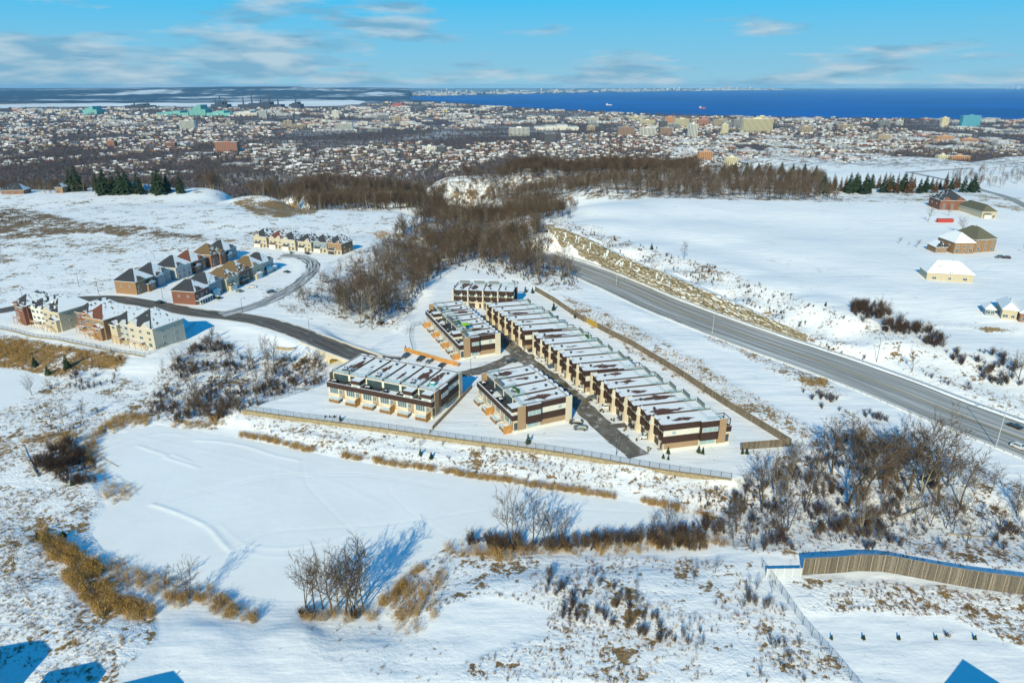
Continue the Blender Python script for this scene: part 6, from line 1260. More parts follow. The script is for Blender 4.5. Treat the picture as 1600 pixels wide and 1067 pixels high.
shrubs([(455, 948), (480, 940), (570, 940), (585, 960), (560, 972), (470, 965)], 0.8, 1.5, 3.0, [0, 1, 2, 3], 'leafless shrub under the tree clump on the near left shore', -2.5)
shrubs([(20, 695), (60, 680), (110, 690), (150, 720), (150, 755), (110, 760), (60, 735)], 0.30, 1.6, 3.6, [0, 1, 3], 'brown tangled shrub on the left pond shore', -2.5)
shrubs([(850, 890), (920, 895), (1000, 930), (1060, 960), (1110, 990), (1100, 1020), (980, 990), (880, 970), (850, 930)], 0.10, 1.5, 2.8, [0, 4, 1, 2], 'upright reddish shrub on the foreground meadow', -1)
shrubs([(1060, 880), (1190, 890), (1230, 960), (1150, 960), (1090, 930)], 0.10, 1.2, 2.6, [4, 2], 'thin upright shrub beside the chain-link fence', -0.8)
shrubs([(1120, 990), (1250, 1000), (1330, 1067), (1120, 1067)], 0.07, 0.8, 1.8, [1, 2, 3], 'small dark shrub at the lower edge by the fence', -0.8)
shrubs([(1240, 608), (1300, 620), (1390, 660), (1380, 670), (1290, 645)], 0.25, 1.2, 2.6, [1, 2], 'dark shrub in the highway ditch', 0)
shrubs([(1330, 480), (1380, 475), (1400, 500), (1470, 520), (1480, 545), (1430, 535), (1380, 515), (1330, 498)], 0.17, 1.5, 4.8, [1, 3, 0], 'dense dark shrub on the corner of the white field', 8)
shrubs([(1470, 550), (1530, 545), (1600, 575), (1600, 605), (1530, 595), (1490, 565)], 0.16, 1.6, 4.0, [1, 3, 0], 'dark shrub on the slope beyond the highway at right', 5)
shrubs([(870, 345), (960, 372), (1060, 402), (1180, 440), (1280, 475), (1340, 500), (1300, 530), (1200, 500), (1080, 440), (960, 395), (880, 362)], 0.030, 0.8, 2.2, [0, 1, 2, 3], 'low shrub on the snowy slope above the rock cut', 9)
shrubs([(1000, 445), (1115, 487), (1225, 526), (1225, 530), (1115, 492), (1000, 450)], 0.10, 0.8, 1.8, [0, 1], 'low shrub between rock cut and guard rail', 0.5)
shrubs([(1250, 530), (1420, 575), (1520, 600), (1520, 612), (1420, 585), (1260, 540)], 0.05, 0.8, 2.4, [0, 1, 3], 'shrub on the verge beyond the highway', 2)
shrubs([(640, 510), (560, 505), (480, 480), (560, 430), (650, 380), (700, 400), (690, 425), (650, 470)], 0.05, 1.0, 2.4, [0, 1, 2], 'low shrub on the floor of the wood', -4)
shrubs([(700, 415), (850, 455), (908, 465), (900, 425), (850, 380), (700, 360)], 0.06, 1.0, 2.4, [0, 1, 2], 'undergrowth shrub in the wood by the highway', -6)
shrubs([(380, 655), (620, 682), (860, 714), (1140, 758), (1130, 790), (860, 755), (620, 720), (400, 680)], 0.018, 0.6, 1.5, [0, 4, 2], 'small shrub on the bank below the stone wall', -2)
shrubs([(1050, 775), (1140, 762), (1150, 790), (1110, 800)], 0.15, 0.8, 1.9, [0, 4], 'thin shrub at the right end of the pond bank', -2.5)
shrubs([(20, 330), (-100, 330), (-100, 360), (0, 360), (60, 345)], 0.03, 1.0, 2.5, [1, 3], 'dark shrub on the left field edge', 2)
shrubs([(150, 540), (190, 556), (180, 600), (90, 620), (60, 600), (110, 580)], 0.06, 1.2, 2.8, [0, 1, 3], 'shrub between the reed beds below the detached houses', -2.4)
shrubs([(60, 655), (150, 628), (165, 640), (90, 680)], 0.12, 0.8, 2.2, [1, 2], 'shrub along the dark ditch left of the pond', -2.2)
SP_.sort(key=lambda q: -q[4] / math.hypot(q[0], q[1], CAM_H))
SK = ['brown-twigged', 'dark-twigged', 'grey-twigged', 'wide sprawling', 'narrow upright']
for x, y, z, k, hh, lb in SP_[:295]:
    o = tag(link('shrub', SHRUBS[k], None, (x, y, z), RNG.uniform(0, 6.3)), ('tall ' if hh > 2.8 else 'low ' if hh < 1.7 else '') + SK[k] + ' ' + lb.replace('low ', '').replace('small ', ''), 'shrub', lb.replace('shrub', 'shrubs', 1)); s = hh / 2.6; o.scale = (s * 1.1, s * 1.1, s)
q = SP_[295:]; F = np.array([k[:3] for k in q]); instancer('undergrowth', F, [k[3] for k in q], [k[4] / 2.6 for k in q], RNG.uniform(0, 6.3, len(F)), SHRUBS, 'leafless brown undergrowth around the woods and along the slopes', 'undergrowth')

# --- conifers
def conifer_at(px, py, top, k, label, group='evergreens', minh=0.6):
    p = G(px, py); lo, hi = 0.4, 30.0
    for _ in range(30):
        mid = (lo + hi) / 2
        if PJ(p[0], p[1], p[2] + mid)[1] > top: lo = mid
        else: hi = mid
    label = label or (['slim dark pine', 'broad dark pine', 'rust-brown pine'][k] + ' in the evergreen belt, ' + ('behind the farm houses' if px > 1440 else 'at its left end' if px < 1340 else 'in its middle')); t = thing('conifer', label, 'conifer', tuple(p), RNG.uniform(0, 6.3), group); s = lo / 10.0; t.scale = (s * RNG.uniform(.85, 1.4), s * RNG.uniform(.85, 1.4), s); link('trunk', CON[k][0], t); link('crown', CON[k][1], t)
for n_, x in enumerate((509, 516, 523, 532)): conifer_at(x, 658, 647, 0 if n_ % 2 else 1, ['leftmost', 'second', 'third', 'rightmost'][n_] + ' of four small evergreens inside the fence by the pond', 'four evergreens by the fence')
for x, y, tp, lb in ((1043.5, 709, 697, 'slim cedar at the lane side of the banded end wall'), (1036, 716, 708, 'small cedar by the fence below the lane end'), (1044, 718, 710, 'second small cedar by the fence below the lane end'), (1091.5, 707, 695, 'left one of the two cedars against the banded end wall'), (1098, 709, 697, 'right one of the two cedars against the banded end wall'), (1160, 709, 699, 'left cedar at the fence return'), (1167, 709, 699, 'right cedar at the fence return'),
                    (657, 711, 699, 'small pine on the bank above the pond'), (674, 716, 705, 'second small pine on the bank above the pond'), (821, 457, 446, 'young conifer beside the farthest townhouse block'), (832, 458, 447, 'second young conifer beside the farthest townhouse block'), (865, 485, 470, 'green conifer inside the plank fence'), (898, 497, 488, 'yellow-green shrub conifer by the mustard panels'), (634, 548, 538, 'little conifer by the orange fence'), (825, 693, 676, 'golden conifer at the near corner of the short townhouse block')):
    conifer_at(x, y, tp, 0, lb)
for x, y, tp, lb in ((100, 838, 828, 'small dark spruce in the golden reeds'), (113, 758, 748, 'small spruce on the left shore'), (60, 842, 830, 'dark spruce at the head of the reed bed'), (72, 846, 832, 'second dark spruce at the head of the reed bed'), (75, 585, 570, 'dark cedar in the reeds below the detached houses'), (105, 575, 553, 'taller dark cedar below the detached houses'), (55, 572, 556, 'low cedar in the left reed bed')): conifer_at(x, y, tp, 1, lb)
for n_, (x, y, tp) in enumerate(((982, 398, 382), (1001, 400, 387), (1018, 390, 379), (1188, 470, 452), (1107, 430, 416), (960, 376, 366), (1090, 429, 424), (1203, 480, 474), (1220, 490, 483), (1213, 476, 470), (1235, 494, 488), (1290, 478, 470), (1333, 530, 522))):
    conifer_at(x, y, tp, 2 if n_ in (1, 3, 4, 5) else 0, 'rusty juniper on the slope above the rock cut' if n_ in (1, 3, 4, 5) else 'dark juniper on the snowy slope above the rock cut', 'junipers above the rock cut')
for k in range(34):
    x = 1283 + 240 * (k + RNG.uniform(0, .8)) / 34; conifer_at(x, 300 + RNG.uniform(-6, 3) + (x - 1283) * 0.0, 272 + RNG.uniform(-6, 8), int(RNG.choice([0, 1, 1, 2])), None, 'pines of the evergreen belt')
for k in range(9): conifer_at(1130 + 18 * k, 275 + RNG.uniform(-3, 2), 248 + RNG.uniform(0, 9), 1, 'dark spruce on the plateau rim beyond the wood', 'spruces on the plateau rim')
for k, (x, tp) in enumerate(((112, 262), (122, 258), (152, 268), (165, 262), (178, 266), (190, 262), (218, 266), (250, 258), (244, 262), (262, 268), (283, 268), (200, 264))): conifer_at(x, 301 + RNG.uniform(-3, 3), tp, k % 2, 'dark spruce along the far edge of the left field', 'spruces by the left field')
for k, x in enumerate((1299, 1349, 1404, 1462, 1523)):
    conifer_at(x, 998, 990.5, 1, ['first', 'second', 'third', 'fourth', 'fifth'][k] + ' sapling from the chain-link fence in the row on the snowy yard', 'saplings in the yard')
def bush_mesh(): return shrub_mesh(61, 1.2, 20, 1.4, 'weed', 0.06)
o = tag(link('shrub', bush_mesh(), None, tuple(G(1479, 993)), 0.4), 'reddish bent dead plant among the saplings in the yard', 'shrub'); o.scale = (1.2, 1.2, 1.0)

# --- reeds and grass: nobody could count them
P = []
for poly, dn in (([(60, 832), (85, 836), (125, 866), (165, 895), (190, 932), (235, 950), (240, 968), (200, 972), (150, 962), (118, 930), (95, 905), (105, 882), (62, 868)], 5.0), ([(0, 540), (60, 548), (100, 560), (60, 582), (0, 574), (-100, 570), (-100, 530)], 2.0), ([(0, 524), (100, 542), (190, 560), (190, 566), (100, 550), (0, 534)], 2.0), ([(150, 560), (192, 570), (190, 580), (160, 578)], 2.0),
                 ([(190, 645), (240, 648), (235, 668), (190, 672), (140, 690), (140, 676)], 2.5), ([(330, 652), (350, 650), (352, 668), (320, 668)], 2.5), ([(275, 655), (335, 668), (335, 674), (280, 668)], 2.0), ([(30, 690), (100, 672), (160, 690), (150, 720), (90, 700)], 1.5), ([(590, 945), (620, 915), (648, 890), (675, 876), (662, 895), (632, 925), (600, 955)], 4.0),
                 ([(290, 935), (330, 928), (400, 958), (400, 976), (330, 960)], 2.5), ([(255, 928), (290, 925), (290, 950), (262, 950)], 2.0), ([(700, 862), (800, 868), (795, 880), (740, 872)], 2.0), ([(690, 852), (900, 856), (1130, 846), (1130, 862), (900, 870), (700, 868)], 0.8), ([(455, 952), (600, 958), (590, 975), (480, 972)], 1.6), ([(620, 935), (680, 885), (700, 900), (650, 960), (600, 985)], 1.6), ([(100, 870), (180, 880), (260, 905), (330, 925), (320, 940), (240, 935), (150, 905)], 1.2), ([(130, 700), (160, 690), (170, 720), (215, 770), (200, 790), (150, 740)], 1.0), ([(1000, 790), (1120, 800), (1110, 815), (1040, 800)], 1.5), ([(640, 1000), (600, 990), (640, 950), (690, 930), (680, 960)], 0.8), ([(1238, 592), (1290, 592), (1296, 606), (1262, 608)], 1.2), ([(1420, 500), (1510, 507), (1510, 511), (1420, 505)], 2.0), ([(1135, 855), (1060, 845), (1060, 838), (1135, 845)], 1.5), ([(165, 760), (200, 785), (180, 795), (155, 770)], 1.2), ([(440, 600), (470, 595), (468, 602), (445, 606)], 1.2), ([(588, 366), (610, 360), (606, 376), (588, 374)], 0.8)):
    q = scatter_poly(poly, dn * .85, -2.5, 34); P.append(q[fbm(q[:, 0], q[:, 1], 4, 66) > .36])
for a0, a1 in ((375, 490), (530, 682), (692, 800), (800, 960), (1000, 1062)):   # fringe of the far shore
    pl = [(x, np.interp(x, [375, 470, 540, 620, 700, 780, 860, 940, 1010, 1060], [683, 702, 717, 730, 740, 752, 765, 776, 788, 796]) + dy) for x, dy in [(a0, -5), ((a0 + a1) / 2, -6), (a1, -5), (a1, 1), ((a0 + a1) / 2, 1), (a0, 1)]]; q = scatter_poly(pl, 5.0, -3.4, 12); P.append(q[fbm(q[:, 0], q[:, 1], 6, 67) > .27])
P = np.vstack(P); s = RNG.uniform(.45, 1.1, len(P)) * np.where(P[:, 1] > 160, 0.8, 1.0); instancer('reeds', P, RNG.integers(0, 3, len(P)), s, RNG.uniform(0, 6.3, len(P)), REED, 'golden dry reeds and cattails around the frozen ponds', 'reeds')
P = []; S = []; I = []
for poly, cv, tn, dn in ZONES:
    if dn <= 0: continue
    q = scatter_poly(poly, dn * 5.0, -1.0, 25); q = off_roads(q); n_ = fbm(q[:, 0], q[:, 1], 11, 55); q = q[n_ > 0.54 - cv * 0.35]
    P.append(q); S.append(RNG.uniform(.5, 1.5, len(q))); I.append(np.where(RNG.uniform(size=len(q)) < tn, RNG.integers(3, 5, len(q)), RNG.integers(0, 3, len(q))))
P = np.vstack(P); pm = ~inpoly(P[:, 0], P[:, 1], POND_W); pm &= ~inpoly(P[:, 0], P[:, 1], np.array(PAD)); P = P[pm]; S = np.concatenate(S)[pm]; I = np.concatenate(I)[pm]
instancer('dry_grass', P, I, S, RNG.uniform(0, 6.3, len(P)), GRASS, 'dry tan grass and weeds poking through the snow', 'grass')
print('trees', len(TP), 'shrubs', len(SP_), 'grass', len(P))
# fallen trunks in the thicket and on the left shore
for k, (p0, p1) in enumerate((((1395, 812), (1455, 790)), ((1330, 820), (1372, 795)), ((1480, 835), (1560, 845)), ((60, 745), (30, 700)), ((160, 715), (185, 733)), ((1270, 832), (1290, 815)))):
    a_, c_ = G(*p0), G(*p1); b = MB(); d = c_ - a_; b.tube((0, 0, 0.25), d * .5 + (0, 0, .5), .22, .17, 7, 'bark_pale'); b.tube(d * .5 + (0, 0, .5), d + (0, 0, 1.0), .17, .06, 6, 'bark_pale')
    for j in range(6): q = d * (.4 + .1 * j) + np.array((0, 0, .5)); b.tube(q, q + RNG.normal(size=3) * (1, 1, .4) + (0, 0, .6), .05, .015, 4, 'bark_pale')
    simple('fallen_tree', b, ['long pale fallen trunk in the thicket', 'shorter fallen trunk left of the long one in the thicket', 'fallen trunk lying near the tall plank fence', 'broken dark tree leaning on the left pond shore', 'fallen branch lying out on the pond ice', 'broken stump trunk above the fence shadow'][k], 'fallen tree', tuple(a_))

# garden shrubs between the driveways of the lane
GB = shrub_mesh(62, 1.1, 26, 1.6, 'garden_twig', 0.07) if mat('garden_twig', (0.16, 0.13, 0.05), 0.9, rnd=.4) else None
for B, n, w_, nm in ((B_E1, 6, 7.3, 'far'), (B_E2, 6, 7.55, 'middle'), (B_E3, 6, 7.4, 'nearest')):
    for i in range(n):
        for k in range(3):
            p = inblock(B, w_ * i + 4.4 + .9 * k + RNG.uniform(-.2, .2), 1.58 * i - 2.2 - RNG.uniform(0, 2.6), .02); o = tag(link('garden_shrub', GB, None, p, RNG.uniform(0, 6)), 'small clipped shrub before the %s unit of the %s third of the long row' % (['first', 'second', 'third', 'fourth', 'fifth', 'sixth'][i], nm), 'shrub', 'garden shrubs along the lane'); s_ = RNG.uniform(.5, 1.0); o.scale = (s_ * .8, s_ * .8, s_)
# ------------------------------------------------------------------ the plain below the escarpment, the lake and the far shores
CZ = -100.0
def sheet(name, pts, z, m, kind='structure'):
    me = bpy.data.meshes.new(name); me.from_pydata([(x, y, z) for x, y in pts], [], [tuple(range(len(pts)))]); me.materials.append(MATS[m]); me.update()
    if me.polygons[0].normal.z < 0: me.flip_normals()
    return tag(link(name, me), kind=kind)
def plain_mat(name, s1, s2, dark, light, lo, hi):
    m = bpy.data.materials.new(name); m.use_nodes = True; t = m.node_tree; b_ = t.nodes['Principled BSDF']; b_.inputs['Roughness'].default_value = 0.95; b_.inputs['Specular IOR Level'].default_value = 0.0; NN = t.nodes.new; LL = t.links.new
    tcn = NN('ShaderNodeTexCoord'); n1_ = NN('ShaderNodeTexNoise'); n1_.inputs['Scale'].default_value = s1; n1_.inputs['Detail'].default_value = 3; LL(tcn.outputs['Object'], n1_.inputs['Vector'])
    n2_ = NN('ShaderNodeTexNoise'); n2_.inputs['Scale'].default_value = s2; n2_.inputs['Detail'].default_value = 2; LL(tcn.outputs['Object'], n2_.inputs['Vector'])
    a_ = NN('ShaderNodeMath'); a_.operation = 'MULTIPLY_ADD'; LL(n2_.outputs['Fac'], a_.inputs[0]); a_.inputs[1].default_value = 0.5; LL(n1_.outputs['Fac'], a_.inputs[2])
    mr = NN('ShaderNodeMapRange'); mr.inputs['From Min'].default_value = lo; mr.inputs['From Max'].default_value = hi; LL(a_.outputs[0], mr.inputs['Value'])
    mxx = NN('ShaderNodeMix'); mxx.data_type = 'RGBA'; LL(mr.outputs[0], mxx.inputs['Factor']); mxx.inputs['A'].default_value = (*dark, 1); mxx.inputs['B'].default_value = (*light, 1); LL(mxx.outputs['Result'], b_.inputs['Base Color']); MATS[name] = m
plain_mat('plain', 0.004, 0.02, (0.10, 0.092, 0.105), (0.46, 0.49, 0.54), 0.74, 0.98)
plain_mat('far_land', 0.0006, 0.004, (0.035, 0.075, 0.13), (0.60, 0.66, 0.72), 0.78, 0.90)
mat('lake_water', (0.0, 0.07, 0.34), 0.5, spec=0.08, var=0.25, scale=0.0006)
mat('harbour_ice', (0.74, 0.77, 0.80), 0.8, 0.12, 0.001)
sheet('plain', [(-60000, 1560), (60000, 1560), (60000, 9000), (-60000, 9000)], CZ - 0.2, 'plain')
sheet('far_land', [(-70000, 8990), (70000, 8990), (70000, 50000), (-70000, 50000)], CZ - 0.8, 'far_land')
NEAR_SH = [(622, 152.4), (640, 155), (700, 160.5), (780, 166.5), (850, 171.5), (940, 175.5), (1040, 179.5), (1200, 183), (1400, 185.5), (1600, 187), (2200, 192)]
FAR_SH = [(2200, 139.2), (1800, 139.3), (1600, 139.5), (1450, 139.9), (1300, 140.4), (1180, 141.6), (1080, 142.6), (1000, 143.6), (900, 145.4), (800, 147.6), (720, 149.4), (660, 151)]
def wig(pl, a_): return [(x, y + a_ * (vnoise(x / 13.0, 3.0, 5) - .5)) for x, y in pl]
def dense(pl, n): q = resample(np.array(pl), 12.0); return [tuple(p) for p in q]
sheet('lake', [tuple(U(x, y, CZ + 1)) for x, y in wig(dense(NEAR_SH, 1), 1.2) + wig(dense(FAR_SH, 1), 0.35)], CZ + 1.0, 'lake_water')
sheet('harbour', [tuple(U(x, y, CZ + 1)) for x, y in wig(dense([(-80, 171), (60, 168), (190, 166.5), (300, 167), (440, 167), (520, 166), (566, 163), (572, 158), (545, 156.5), (480, 157.5), (400, 159), (330, 161), (240, 161.5), (100, 162), (-80, 164)], 1), 1.0)], CZ + 1.0, 'harbour_ice')
# the escarpment on the far side of the bay
xs = np.linspace(-260, 640, 150); ys = np.linspace(11500, 24000, 26); top = np.interp(xs, [-260, 0, 60, 200, 330, 440, 468, 476, 500, 560, 620, 640], [140, 140.5, 141, 139.5, 137.2, 136.2, 136.3, 138.2, 138.6, 139, 140, 141])
HX = np.zeros((26, 150)); HY = HX.copy(); HZ = HX.copy()
for j, y in enumerate(ys):
    X = (xs - 800) / FOC * (y * CP + CAM_H * SP); f = min(1.0, (y - 11500) / 3500.0); zt = CAM_H - (top - HORIZON_Y) / 1138.0 * 15000; HX[j] = X; HY[j] = y
    HZ[j] = CZ + (np.maximum(zt, CZ + 6) - CZ) * (f ** 1.5) * (0.94 + 0.12 * fbm(X, np.full_like(X, y), 1500, 4)) - 1.0
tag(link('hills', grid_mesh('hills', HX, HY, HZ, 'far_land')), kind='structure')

# ------------------------------------------------------------------ the city
def gable_house(w_, d, h, rh, wall, roof, roof2):
    b = MB(); b.box(-w_ / 2, w_ / 2, -d / 2, d / 2, 0, h, wall); o = .4
    A, B, C_, D_ = (-w_ / 2 - o, -d / 2 - o, h), (w_ / 2 + o, -d / 2 - o, h), (w_ / 2 + o, d / 2 + o, h), (-w_ / 2 - o, d / 2 + o, h); R0, R1 = (-w_ / 2 - o, 0, h + rh), (w_ / 2 + o, 0, h + rh)
    b.face([A, B, R1, R0], roof); b.face([C_, D_, R0, R1], roof2); b.face([B, C_, R1], wall); b.face([D_, A, R0], wall); return b.mesh('city_house')
mat('roof_dark', (0.07, 0.065, 0.065), 0.9, rnd=.3); mat('roof_brown', (0.19, 0.11, 0.075), 0.9, rnd=.3); mat('wall_city_red', (0.33, 0.15, 0.10), 0.9, rnd=.3); mat('wall_city_tan', (0.46, 0.36, 0.25), 0.9, rnd=.3); mat('wall_city_white', (0.62, 0.60, 0.56), 0.9, rnd=.15); mat('wall_city_grey', (0.30, 0.30, 0.31), 0.9, rnd=.3)
CH = [gable_house(11, 9, 5.5, 2.6, 'wall_city_red', 'roof_dark', 'snow'), gable_house(11, 9, 5.0, 2.4, 'wall_city_tan', 'roof_brown', 'snow'), gable_house(12, 10, 4.5, 2.2, 'wall_city_white', 'roof_dark', 'snow'), gable_house(10, 9, 6, 2.4, 'wall_city_grey', 'snow', 'roof_dark'), gable_house(14, 9, 4.0, 2.0, 'wall_city_red', 'snow', 'snow'), gable_house(12, 9, 5.5, 2.6, 'wall_city_tan', 'roof_dark', 'snow')]
def flat_shed(w_, d, h, wall):
    b = MB(); b.box(-w_ / 2, w_ / 2, -d / 2, d / 2, 0, h, wall, 'snow'); b.box(-w_ * .2, w_ * .1, -d * .1, d * .2, h, h + 2.5, 'wall_city_grey', 'snow'); b.box(-w_ / 2 - .3, w_ / 2 + .3, -d / 2 - .3, -d / 2, h * .6, h * .8, 'wall_city_white'); return b.mesh('city_shed')
mat('teal_steel', (0.16, 0.40, 0.38), 0.7, rnd=.15); mat('wall_yellow', (0.60, 0.50, 0.14), 0.8); mat('wall_red', (0.45, 0.10, 0.08), 0.8)
CS = [flat_shed(70, 45, 8, 'wall_city_white'), flat_shed(50, 30, 9, 'wall_city_tan'), flat_shed(90, 40, 9, 'wall_city_grey'), flat_shed(45, 28, 10, 'wall_city_red')]
def city_tree(seed, m, h=11, n=64):
    global RNG
    old = RNG; RNG = np.random.default_rng(seed); b = MB(); b.tube((0, 0, -.5), (0, 0, h * .5), .25, .15, 4, 'bark')
    for k in range(n):
        d = RNG.normal(size=3); d /= np.linalg.norm(d); p = np.array((0, 0, h * .6)) + d * (h * .36, h * .36, h * .36) * RNG.uniform(.15, .9); e = p + d * (1.9, 1.9, 1.9) + RNG.normal(size=3) * .6; sliver(b, p, e, .55, m)
    RNG = old; return b.mesh('city_tree')
mat('city_twig', (0.095, 0.08, 0.095), 0.95, rnd=.3); mat('city_twig_brown', (0.15, 0.105, 0.085), 0.95, rnd=.3); mat('city_needle', (0.03, 0.05, 0.035), 0.95, rnd=.3)
CT = [city_tree(71, 'city_twig'), city_tree(72, 'city_twig_brown'), city_tree(73, 'city_twig', 9)]
b = MB()
for k in range(5):
    r = 3.0 * (1 - k / 5.5)
    for j in range(7):
        a_ = j * .9 + k; b.face([(0, 0, 3.2 + k * 1.9), (r * math.cos(a_), r * math.sin(a_), .9 + k * 1.9), (r * math.cos(a_ + .95), r * math.sin(a_ + .95), 1.2 + k * 1.9)], 'city_needle')
CT.append(b.mesh('city_conifer'))
SHx = [p[0] for p in NEAR_SH]; SHy = [p[1] for p in NEAR_SH]
def shore_y(px): return np.where(px < 622, np.interp(px, [-200, 0, 190, 300, 440, 520, 566, 622], [173, 170, 168.5, 169, 169, 168, 165, 156]), np.interp(px, SHx, SHy))
def city_points(n, ymin=1620, ymax=9000, power=1.0):
    u = RNG.uniform(size=n); y = 1.0 / (1 / ymin + u * (1 / ymax - 1 / ymin)) if power == 1 else ymin * (ymax / ymin) ** u; x = RNG.uniform(-0.92, 0.92, n) * y; return x, y
def in_city(x, y):
    px, py = PJ(x, y, np.full_like(x, CZ)); return py > shore_y(px) + 1.0
def wooded(x, y): return fbm(x, y * 0.55, 420, 91, 3)
def built(x, y): return fbm(x, y * 0.5, 700, 92, 3)
# rows of houses along the streets, 300 nearest as things of their own
x, y = city_points(15000); r = 36.0; th = 0.25; xr = x * math.cos(th) + y * math.sin(th); yr = -x * math.sin(th) + y * math.cos(th); yr = (np.floor(yr / r) + np.where(RNG.uniform(size=len(x)) < .5, .28, .72)) * r; xr = np.round(xr / 15) * 15 + RNG.normal(size=len(x)) * 1.0
x = xr * math.cos(th) - yr * math.sin(th); y = xr * math.sin(th) + yr * math.cos(th); _, ui = np.unique(np.round(np.stack([x, y], 1) / 6), axis=0, return_index=True); x, y = x[ui], y[ui]
m = in_city(x, y) & (wooded(x, y) < 0.57) & (built(x, y) < 0.67) & (y > 1650); x, y = x[m], y[m]; idx = RNG.choice(6, len(x), p=[.17, .17, .2, .14, .14, .18]); sc = RNG.uniform(.85, 1.25, len(x)) * np.clip(y / 3500, 1, 1.8); rz = th + RNG.choice([0, math.pi], len(x)) + RNG.choice([0, math.pi / 2], len(x), p=[.8, .2])
o_ = np.argsort(y); x, y, idx, sc, rz = x[o_], y[o_], idx[o_], sc[o_], rz[o_]
for k in range(290):
    o = tag(link('city_house', CH[idx[k]], None, (x[k], y[k], CZ), rz[k]), 'small far house with %s in the streets below the escarpment' % ['dark roof and red brick walls', 'brown roof and tan walls', 'dark roof and white walls', 'half-snowy roof and grey walls', 'long snowy roof and red walls', 'dark roof and tan walls'][idx[k]], 'house', 'nearest houses of the city below'); o.scale = (sc[k],) * 3
instancer('city_houses', np.stack([x, y, np.full_like(x, CZ)], 1)[290:], idx[290:], sc[290:], rz[290:], CH, 'thousands of snowy-roofed houses spread over the plain', 'houses')
# trees between them, woods along the streams
x, y = city_points(95000, 1250); wv = wooded(x, y); m = in_city(x, y) & ((wv > 0.50) | (RNG.uniform(size=len(x)) < 0.62)) & ~((built(x, y) > .61) & (wv < .6) & (RNG.uniform(size=len(x)) < .45)); x, y = x[m], y[m]; z = np.where(y < 1690, GS(x, np.minimum(y, 1690)), CZ)
idx = RNG.choice(4, len(x), p=[.42, .3, .2, .08]); instancer('city_trees', np.stack([x, y, z], 1), idx, RNG.uniform(.7, 1.35, len(x)) * np.clip(y / 3500, 1, 2.2), RNG.uniform(0, 6.3, len(x)), CT, 'purple-grey bare trees spread through the city on the plain', 'trees')
# warehouses and shopping sheds
x, y = city_points(3800, 1900, 9000, 2); m = in_city(x, y) & ((built(x, y) > .61) | (RNG.uniform(size=len(x)) < .05) | ((RNG.uniform(size=len(x)) < .35) & (y > 3600))) & (wooded(x, y) < .6); x, y = x[m], y[m]
idx = RNG.integers(0, 4, len(x)); sc = RNG.uniform(.6, 1.3, len(x)) * np.clip(y / 4500, .8, 1.5)
dd = 0
for k in np.argsort(y)[:60]:
    o = tag(link('warehouse', CS[idx[k]], None, (x[k], y[k], CZ), .25 + RNG.choice([0, 1.57])), 'flat snow-roofed shed with %s walls among the far city blocks' % ['white', 'tan', 'grey', 'red'][idx[k]], 'warehouse', 'flat-roofed sheds of the city'); o.scale = (sc[k],) * 3
rest = np.argsort(y)[60:]; instancer('city_sheds', np.stack([x, y, np.full_like(x, CZ)], 1)[rest], idx[rest], sc[rest], np.full(len(rest), .25), CS, 'flat white-roofed sheds and stores towards the lake shore', 'sheds')

# towers: body, floors of windows, balconies, roof cap
def tower(label, px0, px1, ytop, ybot, wall, depth=18.0, style='slab', glass='glass_dark'):
    p0, p1 = U(px0, ybot, CZ), U(px1, ybot, CZ); w_ = np.linalg.norm(p1 - p0); dy = p0[1]; lo, hi = 3.0, 200.0
    for _ in range(40):
        mid = (lo + hi) / 2
        if PJ(p0[0], p0[1], CZ + mid)[1] > ytop: lo = mid
        else: hi = mid
    H_ = lo; t = thing('apartment_tower', label, 'tower', (p0[0], p0[1], CZ), 0, 'apartment towers and large buildings of the city'); fl = max(3, int(H_ / 3.1)); nb_ = max(3, int(w_ / 5.5)); dpt = max(depth, w_ * .28)
    b = MB(); b.box(0, w_, 0, dpt, 0, H_, wall, 'snow'); link('wall', b.mesh('wall'), t)
    b = MB(); b.box(w_ * .38, w_ * .62, dpt * .3, dpt * .7, H_ + .01, H_ + 5, wall, 'snow'); link('roof_cap', b.mesh('roof_cap'), t)
    wm = MB(); wm.box(0, w_ / nb_ * .55, -.12, .0, 0, 1.7, glass); wm = wm.mesh('window'); n_ = 0
    step = max(1, int(math.ceil(fl * nb_ / 290.0)))
    if style == 'strip':
        for k in range(nb_):
            q = MB(); q.box(w_ * (k + .18) / nb_, w_ * (k + .62) / nb_, -.15, -.01, 2, H_ - 1.5, glass); link('window_strip', q.mesh('window_strip'), t)
            q = MB(); q.box(w_ * (k + .68) / nb_, w_ * (k + .98) / nb_, -1.6, -.01, 0, H_ + .8, wall); link('pier', q.mesh('pier'), t)
    else:
        for f in range(fl):
            for k in range(nb_):
                if (f * nb_ + k) % step == 0: link('window', wm, t, (w_ * (k + .22) / nb_, -.02, 1.0 + f * (H_ - 1.5) / fl))
    return t
mat('wall_cream_tower', (0.66, 0.58, 0.38), 0.9); mat('wall_blue_glass', (0.05, 0.27, 0.38), 0.35, spec=.5); mat('wall_tower_brown', (0.30, 0.19, 0.13), 0.9); mat('wall_tower_dark', (0.10, 0.09, 0.10), 0.9); mat('wall_tower_orange', (0.50, 0.26, 0.13), 0.9)
